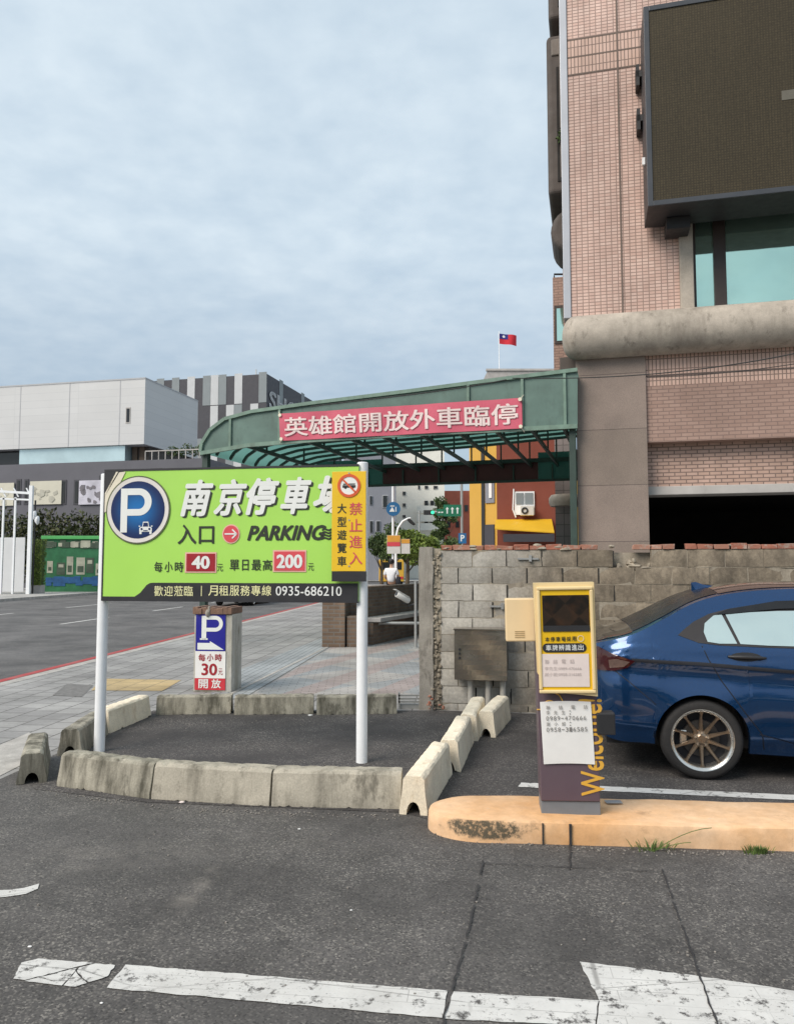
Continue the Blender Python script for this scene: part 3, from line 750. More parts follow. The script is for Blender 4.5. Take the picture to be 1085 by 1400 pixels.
# soldier courses and joints
zc1, zc2 = U(812, 50)[1], U(812, 98)[1]
mb = MB(); mb.box(0.0, xw0, -0.004, 0.01, zc2, zc1); mb.build('tile_course', M['tile_soldier'], bld)
mb = MB()
for z in (zc1, (zc1+zc2)/2, zc2): mb.box(0.003, xw0, -0.008, 0.0, z-0.014, z+0.014)
xj = U(847, 250)[0]; mb.box(xj-0.016, xj+0.016, -0.010, 0.0, zl1, ztop)
mb.build('expansion_joint', plain('joint_filler', (0.17,0.13,0.11), 0.9, 0.1, 2), bld)
mb = MB(); mb.box(-0.14, -0.002, -0.03, 0.25, zl1+0.02, ztop); mb.build('corner_flashing', plain('pale_flashing', (0.42,0.44,0.48), 0.45, 0.08, 1.0, metal=0.3), bld, bevel=0.01)
# ledge with a rounded end
rl = (zl1 - zl0)/2; zlc = (zl1 + zl0)/2
mb = MB(); nseg = 40
prof = []
x0 = U(768, 460, -0.15)[0]
for k in range(13):
    a = math.pi/2*k/12; prof.append((x0 + rl*0.62*(1-math.cos(a)), max(0.02, rl*math.sin(a)**0.8)))
for k in range(1, 30): prof.append((x0 + rl*0.62 + (xr-x0)*k/29.0, rl))
vs, fs = [], []
n = 28
for i, (x, r) in enumerate(prof):
    for k in range(n):
        a = 2*math.pi*k/n; vs.append((x, -0.12 + r*math.cos(a)*0.98, zlc + r*math.sin(a)))
for i in range(len(prof)-1):
    for k in range(n): k2 = (k+1) % n; fs.append((i*n+k, i*n+k2, (i+1)*n+k2, (i+1)*n+k))
fs.append(tuple(range(n)))
mb.add(vs, fs); mb.build('rounded_ledge', M['ledge'], bld, smooth=True)
# corner column
mb = MB(); mb.box(0.06, xc, -0.06, 1.0, 0, zlc - 0.1); mb.build('corner_column', M['granite'], bld, bevel=0.008)
# brick bands over the opening
za, zb_, zc_, zd, ze = U(990, 515, 0.05)[1], U(990, 521)[1], U(990, 601)[1], U(990, 663, 0.3)[1], U(990, 675, 0.3)[1]
zband = U(990, 483)[1]; zmid = U(900, 527)[1]
mb = MB(); mb.box(xc+0.002, xr, 0.02, 0.6, zmid, zlc); mb.build('upright_tile_band', M['tile_soldier'], bld)
mb = MB(); mb.box(xc+0.002, xr, 0.012, 0.02, (zmid+zl0)/2-0.10, (zmid+zl0)/2-0.07); mb.build('tile_joint', plain('joint_line', (0.13,0.10,0.09), 0.9, 0.1, 2), bld)
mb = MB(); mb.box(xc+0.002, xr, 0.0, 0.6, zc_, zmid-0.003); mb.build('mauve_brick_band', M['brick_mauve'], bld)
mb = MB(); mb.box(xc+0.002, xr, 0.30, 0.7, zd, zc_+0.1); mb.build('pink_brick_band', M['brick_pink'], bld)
mb = MB(); mb.box(xc+0.002, xr, 0.27, 0.8, ze, zd-0.002); mb.build('lintel', M['lintel'], bld, bevel=0.01)
# dark parking hall behind the opening
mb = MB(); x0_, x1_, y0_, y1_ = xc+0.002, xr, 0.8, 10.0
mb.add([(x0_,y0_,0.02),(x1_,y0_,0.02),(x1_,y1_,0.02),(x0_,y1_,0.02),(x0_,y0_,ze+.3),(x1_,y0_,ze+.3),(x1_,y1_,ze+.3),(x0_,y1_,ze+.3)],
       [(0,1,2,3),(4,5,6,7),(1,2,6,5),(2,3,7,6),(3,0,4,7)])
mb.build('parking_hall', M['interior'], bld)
# back of the block (its own volume, seen from other sides)
mb = MB(); mb.box(0.3, xr, 0.5, 11, ze+0.5, ztop-0.1); mb.build('side_wall', M['tile_pink'], bld)
# window
zt = zs + 3.3; xwr = xr
mb = MB(); mb.box(xw0+0.002, xw1, -0.10, 0.45, zs-0.15, zt); mb.build('window_pilaster', M['ledge'], bld, bevel=0.015)
win = MB()
wf = 0.10; gx = U(985, 370, 0.2)[0]
win.box(xw1, xwr, 0.14, 0.24, zs-0.08, zs+0.02)
xs = [xw1, gx-0.06, gx+2.6, gx+5.2]
win.box(xw1, xw1+0.07, 0.135, 0.24, zs-0.08, zt)
win.box(gx-0.13, gx+0.08, 0.13, 0.25, zs-0.08, zt)
for q in (2.9, 5.8): win.box(gx+q-0.1, gx+q+0.1, 0.13, 0.25, zs-0.08, zt)
wo = win.build('window', M['brownframe'], bld, bevel=0.006)
mb = MB(); mb.box(xw1+0.05, xwr, 0.19, 0.22, zs, zt); mb.build('pane', M['tealglass'], wo)
mb = MB(); mb.box(xw0, xr, 0.34, 0.48, zs-0.3, zt+0.2); mb.build('inner_wall', M['interior'], bld)
# projecting balconies along the side
def px_box(mbx, x0p, x1p, y0p, y1p, ya, yb, mi=0):
    a = U(x0p, y1p, ya); b = U(x1p, y0p, ya); mbx.box(a[0], b[0], ya, yb, a[1], b[1], mi)
BALC = plain('brown_grey_concrete', (0.20,0.175,0.155), 0.8, 0.2, 1.5, grime=0.4)
for (py0, py1, ym) in ((-190, 27, 1.2), (42, 266, 1.2)):
    o = MB(); px_box(o, 749, 786, py0, py1, ym, ym+2.6)
    ob = o.build('balcony', M['darkledge'], bld, bevel=0.10, segs=4)
    o = MB(); px_box(o, 753, 783, py0+7, py0+34, ym-0.03, ym+0.3); o.build('balcony_lip', BALC, ob, bevel=0.02)
    o = MB(); px_box(o, 762, 783, py0+46, py1-18, ym-0.015, ym+0.3); o.build('balcony_recess', M['interior'], ob)
    o = MB(); px_box(o, 766, 771, py0+30, py1-24, ym-0.03, ym+0.2); o.build('balcony_post', BALC, ob)
    o = MB(); px_box(o, 769, 783, py0+150, py1-14, ym-0.06, ym+0.2); pl = o.build('planter_box', BALC, ob, bevel=0.02)
    rg = random.Random(3); o = MB(); c = U(771, py0+143, ym-0.06); o.leaves((c[0], ym-0.06, c[1]), (0.16,0.12,0.22), 60, 0.05, rg); o.build('planter_leaves', M['leafdark'], pl)
a = U(763, 330, 0.9); b = U(784, 262, 0.9); mb = MB()
zc0 = (a[1]+b[1])/2; rr = (b[1]-a[1])/2
mb.tube([(b[0], 2.8, zc0), (b[0], 1.5, zc0)], rr, 24); 
mb.box(a[0]+0.08, b[0]+0.1, 0.6, 3.0, a[1]-0.02, b[1]); mb.build('side_ledge', M['darkledge'], bld, bevel=0.12, segs=4)
mb = MB(); px_box(mb, 771, 790, 300, 520, 3.2, 6); mb.build('side_wing', M['brick_mauve'], bld)
mb = MB(); px_box(mb, 757, 773, 378, 520, 4.6, 7); sw = mb.build('rear_bay', M['brick_mauve'], bld)
mb = MB(); px_box(mb, 758, 773, 417, 470, 4.57, 4.7); wn = mb.build('bay_window', M['brownframe'], sw)
mb = MB(); px_box(mb, 761, 771, 421, 466, 4.555, 4.6); mb.build('bay_pane', M['tealglass'], wn)
mb = MB(); p0 = U(757, 374, 4.6); p1 = U(773, 374, 4.6); mb.tube([(p0[0],4.65,p0[1]-.1),(p0[0],4.65,p0[1]),(p1[0],4.65,p1[1])], 0.025, 6); mb.build('roof_rail', M['cardark'], sw)
mb = MB(); px_box(mb, 765, 795, 487, 505, 0.3, 2.5); mb.build('ledge_underside', M['darkledge'], bld)
# rear pillar with a round collar, beyond the canopy
q = P(773, 700, 20.5); 
mb = MB(); mb.box(-0.26, 0.26, -0.26, 0.26, 0, 5.0)
rp = mb.build('entrance_pillar', M['greypillar']); rp.location = (q.x, q.y, 0); rp.rotation_euler = (0,0,R(-14))
tag(rp, 'grey tiled square pillar with a rounded collar behind the canopy', 'pillar')
mb = MB(); mb.lathe([(0.24,3.18),(0.40,3.2),(0.44,3.3),(0.44,3.42),(0.38,3.5),(0.24,3.52)], 24); mb.build('collar', M['ledge'], rp, smooth=True)

# LED screen hung on the facade
sx0, sz0 = U(879, 300, -0.7); 
ya = -1.0
c00 = U(885, 283, ya); c01 = U(871, 14, ya); 
scx = c00[0]; scz0 = c00[1]; scz1 = U(871, 12, ya)[1]; scx1 = scx + 6.8
scr = empty('led_screen', 'big dark LED billboard screen hung on the pink tiled facade', 'screen', (BX, BY, 0), -14)
mb = MB(); mb.box(scx, scx1, ya, -0.12, scz0, scz1); mb.build('housing', M['blackmetal'], scr, bevel=0.012)
mb = MB(); 
for (x0,x1,z0,z1) in ((scx, scx+0.09, scz0, scz1),(scx1-0.09,scx1,scz0,scz1),(scx+0.09,scx1-0.09,scz0,scz0+0.09),(scx+0.09,scx1-0.09,scz1-0.09,scz1)):
    mb.box(x0, x1, ya-0.03, ya+0.005, z0, z1)
mb.build('bezel', plain('screen_bezel', (0.045,0.05,0.06), 0.4, 0.1, 2), scr, bevel=0.006)
mb = MB(); mb.box(scx+0.09, scx1-0.09, ya-0.012, ya+0.003, scz0+0.09, scz1-0.09); mb.build('display_face', M['led'], scr)
a = U(1068, 137, ya-0.02); b = U(1120, 117, ya-0.02)
mb = MB(); mb.box(a[0], b[0], ya-0.018, ya-0.013, a[1], b[1]); mb.build('replaced_module', plain('newer_led_module', (0.12,0.11,0.085), 0.6, 0.1, 5), scr)
for zz in (scz1-0.75, scz1-1.6):
    mb = MB(); mb.box(scx-0.10, scx+0.1, -0.3, 0.0, zz-0.06, zz+0.06); mb.box(scx-0.10, scx-0.04, -0.30, -0.02, zz-0.22, zz+0.18); mb.build('bracket', M['cardark'], scr)
mb = MB(); mb.box(scx+0.35, scx+0.75, -0.5, -0.05, scz0-0.22, scz0-0.003); mb.build('junction_box', M['cardark'], scr, bevel=0.01)
mb = MB(); mb.box(scx-0.05, scx-0.003, -0.65, -0.6, scz0+0.95, scz0+1.08); mb.build('tag_plate', M['whitepaint'], scr)

# ================================================================== CANOPY
KP = Plane(P(789, 600, 14.02).x, 14.02, -17)
can = empty('entrance_canopy', 'green sheet-roofed steel canopy with a rounded end reaching out from the tiled building', 'canopy', tuple(KP.o), -17)
K = lambda px, py, yo=0.0: KP.uv(px, py, yo)
top = [K(789,506), K(690,518), K(560,535), K(430,551), K(345,563), K(308,573), K(288,588), K(277,606), K(275,618)]
bot = [K(275,620), K(340,609), K(430,602), K(560,594), K(690,588), K(789,583)]
DEP = 5.2
mb = MB(); poly = [(p[0], p[1]) for p in top] + [(p[0], p[1]) for p in bot]
mb.prism(poly, 0.0, 0.02); fas = mb.build('front_fascia', M['fascia'], can, tri=True)
# frame around the fascia and its uprights
mb = MB()
for a, b in list(zip(top[:-1], top[1:])) : mb.bar((a[0],-0.02,a[1]),(b[0],-0.02,b[1]),0.06,0.07)
for a, b in list(zip(bot[:-1], bot[1:])) : mb.bar((a[0],-0.02,a[1]),(b[0],-0.02,b[1]),0.06,0.08)
def ytop(x):
    for a, b in zip(top[:-1], top[1:]):
        if b[0] <= x <= a[0]: return a[1] + (b[1]-a[1])*(x-a[0])/(b[0]-a[0])
    return top[-1][1]
def ybot(x):
    for a, b in zip(bot[:-1], bot[1:]):
        if a[0] <= x <= b[0]: return a[1] + (b[1]-a[1])*(x-a[0])/(b[0]-a[0])
    return bot[0][1] if x < bot[0][0] else bot[-1][1]
for px in (316, 383, 640, 714, 772):
    x = K(px, 560)[0]; mb.bar((x,-0.018,ybot(x)),(x,-0.018,ytop(x)),0.05,0.05)
mb.build('fascia_frame', M['greenframe'], can)
# roof: the outline swept back, sagging sheets between ribs
ft = top[:]
# denser outline
out = []
for a, b in zip(ft[:-1], ft[1:]):
    n = max(2, int(math.hypot(a[0]-b[0], a[1]-b[1])/0.25))
    for k in range(n): out.append((a[0]+(b[0]-a[0])*k/n, a[1]+(b[1]-a[1])*k/n))
out.append(ft[-1])
zlow = bot[-1][1]
def roofz(x, z, y):
    # the sheet lies low over the drive and rises a little to the fascia line
    return z - 0.02 - (0.34*min(1, max(0, z-(zlow-0.1)))) * min(1, y/1.2)
mb = MB()
ny = 12
vs = [(x, DEP*j/ny + 0.03, roofz(x, z, DEP*j/ny)) for (x, z) in out for j in range(ny+1)]
fs = [(i*(ny+1)+j, (i+1)*(ny+1)+j, (i+1)*(ny+1)+j+1, i*(ny+1)+j+1) for i in range(len(out)-1) for j in range(ny)]
mb.add(vs, fs); mb.build('roof_sheet', M['roofsheet'], can, smooth=True)
for y in (0.6, 1.2, 1.8, 2.4, 3.0, 3.6, 4.2, 4.8):
    mb = MB()
    pts = [(x, y, roofz(x, z, y)-0.05) for (x, z) in out[::2]] 
    for a, b in zip(pts[:-1], pts[1:]): mb.bar(a, b, 0.05, 0.06)
    mb.build('roof_purlin', M['darkgreen'], can)
for px in (338, 420, 478, 523, 575, 627, 678, 726, 770):
    x = K(px, 600)[0]; mb = MB()
    z = ytop(x)
    mb.bar((x, 0.03, ybot(x)), (x, DEP, ybot(x)-0.02), 0.05, 0.08)
    for y in (0.9, 2.9, 4.9): mb.bar((x, y, ybot(x)), (x, y, roofz(x, z, y)-0.04), 0.035, 0.035)
    mb.build('rafter', M['darkgreen'], can)
# rear fascia with panels
xa, xb = bot[0][0], bot[-1][0]
zr0, zr1 = K(640, 660, DEP)[1], K(640, 633, DEP)[1]
mb = MB(); mb.bar((xa, DEP, zr1),(xb, DEP, zr1),0.08,0.10); mb.bar((xa, DEP, zr0),(xb, DEP, zr0),0.06,0.06)
for k in range(9):
    x = xa + (xb-xa)*k/8; mb.bar((x, DEP-0.02, zr0),(x, DEP-0.02, ybot(x)),0.04,0.04)
mb.build('rear_beam', M['darkgreen'], can)
xm0, xm1 = K(523, 646, DEP)[0], K(735, 646, DEP)[0]
mb = MB(); mb.box(xm0, xm1, DEP+0.02, DEP+0.05, zr0, zr1); mb.build('maroon_panel', M['maroon'], can)
mb = MB(); mb.box(xa, xm0-0.003, DEP+0.02, DEP+0.05, zr0, zr1+0.2); mb.box(xm1+0.003, xb, DEP+0.02, DEP+0.05, zr0, zr1+0.2); mb.build('rear_sheet', M['roofsheet'], can)
mb = MB(); xq = [K(px, 600, DEP)[0] for px in (735, 789)]
# posts
for (x, y, w) in ((xa+0.07, 0.10, 0.13), (xb-0.10, 0.12, 0.12), (xb-0.12, DEP-0.1, 0.12)):
    mb = MB(); mb.box(x-w/2, x+w/2, y-w/2, y+w/2, 0, ybot(x)); mb.build('post', M['darkgreen'], can, bevel=0.006)
# banner
b4 = [K(382,566,-0.06), K(713,544,-0.06), K(714,586,-0.06), K(384,603,-0.06)]
ban = MB()
def bpt(u, v):
    x = (b4[0][0]*(1-u)+b4[1][0]*u)*(1-v) + (b4[3][0]*(1-u)+b4[2][0]*u)*v
    z = (b4[0][1]*(1-u)+b4[1][1]*u)*(1-v) + (b4[3][1]*(1-u)+b4[2][1]*u)*v
    return x, z
def ripple(u, v): return -0.075 - 0.012*math.sin(u*19+v*2) - 0.006*math.sin(u*47+1)
ban.grid(lambda u, v: (bpt(u,v)[0], ripple(u,v), bpt(u,v)[1] - 0.01*math.sin(u*math.pi*6)*(1-abs(2*v-1))), 60, 6)
bo = empty('parking_banner', 'faded red fabric banner with pale lettering tied across the canopy front', 'banner', tuple(KP.o), -17)
bo1 = ban.build('fabric', M['banner'], bo, smooth=True)
tb = MB(); put_text(tb, '英雄館開放外車臨停'.replace('臨','臨'), 0.022, 0.985, 0.14, 0.84, 0, 0.022)
vs2 = []
for v in tb.v:
    u, vv = v.x, 1-v.z; x, z = bpt(u, vv); vs2.append(Vector((x, ripple(u, vv)-0.012+v.y*8, z)))
tb.v = vs2; tb.build('lettering', M['letterpink'], bo, recalc=False)
ey = MB()
for u in (0.006, 0.994):
    for v in (0.06, 0.94):
        x, z = bpt(u, v); disc(ey, x, z, 0.035, 0.035, -0.115, 14, 0, -0.09); ey.bar((x,-0.10,z),(x+(u-0.5)*0.12,-0.03,z+(0.5-v)*0.22),0.012,0.012)
ey.build('eyelet_ties', M['cream'], bo)

# ================================================================== PARKING SIGN
SL, SR = G(135, 1028), G(494, 1043)
sdeg = math.degrees(math.atan2(SR.y-SL.y, SR.x-SL.x))
SP = Plane(SL.x, SL.y, sdeg)
sg = empty('parking_sign', 'lime green parking fee board on two white posts behind the kerb blocks', 'sign', (SL.x, SL.y, 0), sdeg)
S = lambda px, py, yo=0.0: SP.uv(px, py, yo)
yb0 = -0.055                                        # board face
bl, bt = S(145, 646, yb0)[0], (S(145, 648, yb0)[1]+S(489, 634, yb0)[1])/2
br = S(490, 700, yb0)[0]; bb = (S(145, 822, yb0)[1]+S(489, 820, yb0)[1])/2
xp1 = (SR-SL).length
for x, zt_ in ((0.0, S(142, 648)[1]), (xp1, S(497, 632)[1])):
    mb = MB(); mb.lathe([(0.0, zt_),(0.040, zt_),(0.046, zt_-0.006),(0.046, -0.0)], 24, M=Matrix.Translation((x, 0.01, 0))); 
    mb.build('post', M['whitepaint'], sg, smooth=True)
mb = MB(); mb.box(bl, br, yb0, -0.037, bb, bt); board = mb.build('board', M['lime'], sg)
mb = MB(); mb.box(bl, br, yb0-0.004, -0.036, bt, bt+0.018); mb.box(bl-0.012, bl, yb0-0.004, -0.036, bb-0.01, bt+0.018); mb.box(bl, br, yb0-0.004, -0.036, bb-0.012, bb)
mb.build('board_edge', M['black'], sg)
mb = MB(); 
for z in (bt-0.12, bb+0.12): mb.box(bl+0.02, br-0.02, -0.037, -0.012, z-0.025, z+0.025)
mb.build('back_rail', M['galv'], sg)
yl = yb0 - 0.004
# black footer with a sloped end
def SZ(px, py): return S(px, py, yl)
fz = S(300, 797, yl)[1]
fx0, fx1 = S(187, 818, yl)[0], S(205, 797, yl)[0]
pts = [(bl, bb), (bl, bb+0.028), (fx0-0.02, bb+0.028), (fx0+0.03, bb+0.06), (fx1-0.03, fz-0.02), (fx1, fz-0.003), (fx1+0.03, fz), (br, fz), (br, bb)]
mb = MB(); mb.prism(pts, yl+0.001, yb0-0.0005); mb.build('footer_band', M['black'], sg, tri=True)
# dark corner with stripes
a = S(147, 646, yl); mb = MB(); mb.prism([(bl, bt),(bl+0.17, bt),(bl+0.02, bt-0.26),(bl, bt-0.30)], yl+0.001, yb0-0.0005); mb.build('corner_patch', M['black'], sg)
mb = MB(); mb.prism([(bl+0.10, bt-0.005),(bl+0.12, bt-0.005),(bl+0.0, bt-0.19),(bl, bt-0.22)], yl-0.002, yl); mb.prism([(bl+0.13,bt-0.01),(bl+0.19,bt-0.005),(bl+0.01,bt-0.36),(bl,bt-0.36),(bl,bt-0.22)], yl-0.002, yl)
mb.build('corner_stripe', M['cream'], sg)
# roundel
rc = S(189, 697, yl); rr_ = (S(236, 697, yl)[0]-S(143, 697, yl)[0])/2
cx, cz = rc
R0 = 0.286
mb = MB(); disc(mb, cx, cz, R0+0.012, R0+0.012, yl-0.004, 56, 0, yl); mb.build('roundel_edge', plain('roundel_shadow_line', (0.10,0.12,0.06), 0.5, 0.1, 4), sg)
mb = MB(); disc(mb, cx, cz, R0, R0, yl-0.006, 56, 0, yl-0.0045); mb.build('roundel_ring', M['pearl'], sg)
mb = MB(); disc(mb, 0, 0, R0-0.036, R0-0.036, -0.0015, 56, 0, 0.0); ro = mb.build('roundel_face', M['roundel'], sg); ro.location = (cx, yl-0.0065, cz)
mb = MB()
pz0, pz1 = S(180, 728, yl)[1], S(180, 668, yl)[1]; pxa, pxb = S(166, 700, yl)[0], S(208, 700, yl)[0]
yq = yl-0.0105
w_ = 0.062
mb.box(pxa, pxa+w_, yq, yq+0.001, pz0, pz1)
rb = (pz1-pz0)*0.31; czp = pz1 - rb
poly = []
for k in range(17): a = math.pi/2 - math.pi*k/16; poly.append((pxb-rb+rb*math.cos(a), czp+rb*math.sin(a)))
ri = rb-w_*0.93
poly = [(pxa+w_+0.0005, pz1)] + poly + [(pxa+w_+0.0005, czp-rb), (pxa+w_+0.0005, czp-ri)]
for k in range(17): a = -math.pi/2 + math.pi*k/16; poly.append((pxb-rb+ri*math.cos(a)*0.9, czp+ri*math.sin(a)))
poly += [(pxa+w_+0.0005, czp+ri)]
mb.prism(poly, yq, yq+0.001); mb.build('roundel_letter', M['letterwhite'], sg, tri=True)
mb = MB()   # small car emblem under the letter
ex, ez = S(200, 722, yl); s_ = 0.058
mb.prism([(ex-s_*0.55, ez+s_*0.2),(ex-s_*0.42, ez+s_*0.95),(ex+s_*0.42, ez+s_*0.95),(ex+s_*0.55, ez+s_*0.2)], yq, yq+0.001)
mb.prism([(ex-s_, ez-s_*0.55),(ex-s_, ez),(ex-s_*0.75, ez+s_*0.18),(ex+s_*0.75, ez+s_*0.18),(ex+s_, ez),(ex+s_, ez-s_*0.55)], yq, yq+0.001)
for sx in (-1, 1): mb.box(ex+sx*s_*0.8-s_*0.18, ex+sx*s_*0.8+s_*0.18, yq, yq+0.001, ez-s_*0.9, ez-s_*0.56)
for sx in (-1, 1): mb.box(ex+sx*s_*0.98-s_*0.12, ex+sx*s_*0.98+s_*0.12, yq, yq+0.001, ez+s_*0.20, ez+s_*0.36)
em = mb.build('car_emblem', M['letterwhite'], sg)
mb = MB(); mb.prism([(ex-s_*0.40, ez+s_*0.25),(ex-s_*0.32, ez+s_*0.8),(ex+s_*0.32, ez+s_*0.8),(ex+s_*0.40, ez+s_*0.25)], yq-0.002, yq-0.001)
for sx in (-1, 1): disc(mb, ex+sx*s_*0.62, ez-s_*0.14, s_*0.17, s_*0.17, yq-0.002, 12, 0, yq-0.001)
mb.box(ex-s_*0.35, ex+s_*0.35, yq-0.002, yq-0.001, ez-s_*0.45, ez-s_*0.32); mb.build('emblem_window', M['roundel'], em)
# lettering on the board
def T(mbx, text, px0, py0, px1, py1, y=None, **kw):
    y = yl if y is None else y
    ym = (py0+py1)/2; xm = (px0+px1)/2
    put_text(mbx, text, S(px0, ym, y)[0], S(px1, ym, y)[0], S(xm, py1, y)[1], S(xm, py0, y)[1], y, **kw)
sh = MB(); wt = MB()
for (px0, px1, py0, py1, ch) in ((247, 292, 656, 706, '南'), (292, 338, 655, 705, '京'), (336, 382, 653, 704, '停'), (383, 426, 652, 703, '車'), (428, 484, 650, 702, '場')):
    T(sh, ch, px0+2.5, py0+2.5, px1+2.5, py1+2.0, yl+0.0005, bold=0.045, shear=0.28)
    T(wt, ch, px0, py0, px1, py1, yl-0.002, bold=0.043, shear=0.28)
sh.build('title_shadow', M['letterblack'], sg, recalc=False); wt.build('title_lettering', M['letterwhite'], sg, recalc=False)
bk = MB()
T(bk, '入口', 243, 717, 293, 744, bold=0.02)
T(bk, 'PARKING', 338, 718, 446, 739, bold=0.045, shear=0.30)
for k in range(4):
    T(bk, '~', 440, 722+k*4, 453, 726+k*4, bold=0.02)
for (ch, x0, x1) in (('每',211,222),('小',225,236),('時',239,251)): T(bk, ch, x0, 768, x1, 782, bold=0.012)
T(bk, '元', 297, 771, 305, 781)
for (ch, x0, x1) in (('單',314,327),('日',331,340),('最',344,357),('高',359,372)): T(bk, ch, x0, 765, x1, 780, bold=0.012)
T(bk, '元', 421, 770, 429, 780)
bk.build('black_lettering', M['letterblack'], sg, recalc=False)
ft_ = MB(); 
for i, ch in enumerate('歡迎蒞臨'): T(ft_, ch, 211+i*13.6, 801, 223+i*13.6, 815, bold=0.008)
for i, ch in enumerate('月租服務專線'): T(ft_, ch, 285+i*14.6, 800.5, 298+i*14.6, 814.5, bold=0.008)
ft_.box(S(275,808,yl)[0], S(276,808,yl)[0], yl-0.001, yl, S(275,815,yl)[1], S(275,801,yl)[1])
ft_.build('footer_lettering', M['letteryellow'], sg, recalc=False)
ph = MB(); T(ph, '0935-686210', 377, 801.5, 467, 814.5, bold=0.006); ph.build('phone_number', M['letterwhite'], sg, recalc=False)
def prect(mbx, px0, py0, px1, py1, y, th=0.0015):
    a = S((px0), (py0+py1)/2, y)[0]; b = S(px1, (py0+py1)/2, y)[0]; c = S((px0+px1)/2, py1, y)[1]; d = S((px0+px1)/2, py0, y)[1]
    mbx.box(a, b, y, y+th, c, d)
mb = MB(); prect(mb, 253, 755, 296, 783, yl-0.001); mb.build('price_border', M['coralrim'], sg)
mb = MB(); prect(mb, 255, 757, 294, 781, yl-0.004); pq = mb.build('price_panel', M['signred'], sg); pq['label'] = 'dark red price panel reading 40'
mb = MB(); T(mb, '40', 262, 760, 287, 778, yl-0.006, bold=0.045); mb.build('price_number', M['letterwhite'], pq, recalc=False)
mb = MB(); prect(mb, 373, 752, 418.5, 782, yl-0.001); mb.build('price_border', M['coralrim'], sg)
mb = MB(); prect(mb, 375, 754, 416.5, 780, yl-0.004); pq = mb.build('price_panel', M['signcoral'], sg); pq['label'] = 'coral red price panel reading 200'
mb = MB(); T(mb, '200', 378, 758, 413.5, 777, yl-0.006, bold=0.045); mb.build('price_number', M['letterwhite'], pq, recalc=False)
ac = S(316, 730, yl); mb = MB(); disc(mb, ac[0], ac[1], 0.078, 0.082, yl-0.002, 30, 0, yl); mb.build('arrow_border', M['coralrim'], sg)
mb = MB(); disc(mb, ac[0], ac[1], 0.068, 0.072, yl-0.004, 30, 0, yl-0.0025); aro = mb.build('arrow_disc', M['signcoral'], sg)
mb = MB(); mb.bar((ac[0]-0.055, yl-0.006, ac[1]),(ac[0]+0.045, yl-0.006, ac[1]),0.002,0.012)
for sx in (-1,1): mb.bar((ac[0]+0.05, yl-0.006, ac[1]),(ac[0]+0.012, yl-0.006, ac[1]+sx*0.038),0.002,0.012)
mb.build('arrow', M['letterwhite'], aro)
# yellow no-entry panel fixed over the board's end
yy = -0.105
ypx0, ypx1 = S(453.5, 712, yy)[0], S(500, 712, yy)[0]; yz1 = S(476, 644.5, yy)[1]; yz0 = S(476, 781, yy)[1]; yzb = S(476, 795, yy)[1]
mb = MB(); mb.box(ypx0, ypx1, yy, yy+0.008, yz0, yz1); yp = mb.build('yellow_panel', M['yellow'], sg, bevel=0.002)
mb = MB(); mb.box(ypx0+0.002, ypx1+0.004, yy, yy+0.01, yzb, yz0-0.001); mb.build('black_panel', M['black'], yp)
mb = MB(); mb.box(ypx0+0.05, ypx0+0.09, yy+0.009, yb0-0.012, yz0, yz1-0.1); mb.build('spacer', M['galv'], yp)
pc = S(477, 664, yy-0.002); mb = MB(); disc(mb, pc[0], pc[1], 0.08, 0.08, yy-0.002, 32, 0, yy-0.001); mb.build('prohibition_face', M['letterwhite'], yp)
mb = MB(); mb.box(pc[0]-0.055, pc[0]+0.055, yy-0.004, yy-0.0025, pc[1]-0.016, pc[1]+0.004); mb.box(pc[0]-0.05, pc[0]+0.05, yy-0.004, yy-0.0025, pc[1]+0.009, pc[1]+0.018)
for sx in (-1,1): disc(mb, pc[0]+sx*0.03, pc[1]-0.016, 0.011, 0.011, yy-0.004, 12, 0, yy-0.0025)
mb.build('bus_emblem', M['black'], yp)
mb = MB(); ring(mb, pc[0], pc[1], 0.074, 0.097, yy-0.006, yy-0.0005); mb.bar((pc[0]-0.056,yy-0.0055,pc[1]+0.056),(pc[0]+0.056,yy-0.0055,pc[1]-0.056),0.001,0.014,up=(0,0,1)); mb.build('prohibition_ring', M['orangered'], yp)
mb = MB()
for i, ch in enumerate('大型遊覽車'): T(mb, ch, 461, 688.5+i*18, 473.5, 702+i*18, yy-0.002, bold=0.02)
mb.build('black_lettering', M['letterblack'], yp, recalc=False)
mb = MB()
for i, ch in enumerate('禁止進入'): T(mb, ch, 477.5, 687+i*22.6, 495, 704+i*22.6, yy-0.002, bold=0.010)
mb.build('red_lettering', M['letterpinkred'], yp, recalc=False)
mb = MB()
for py in (647, 711, 774): c = S(477, py, yy-0.002); disc(mb, c[0], c[1], 0.007, 0.007, yy-0.004, 10, 0, yy-0.0)
mb.build('screw', M['galv'], yp)

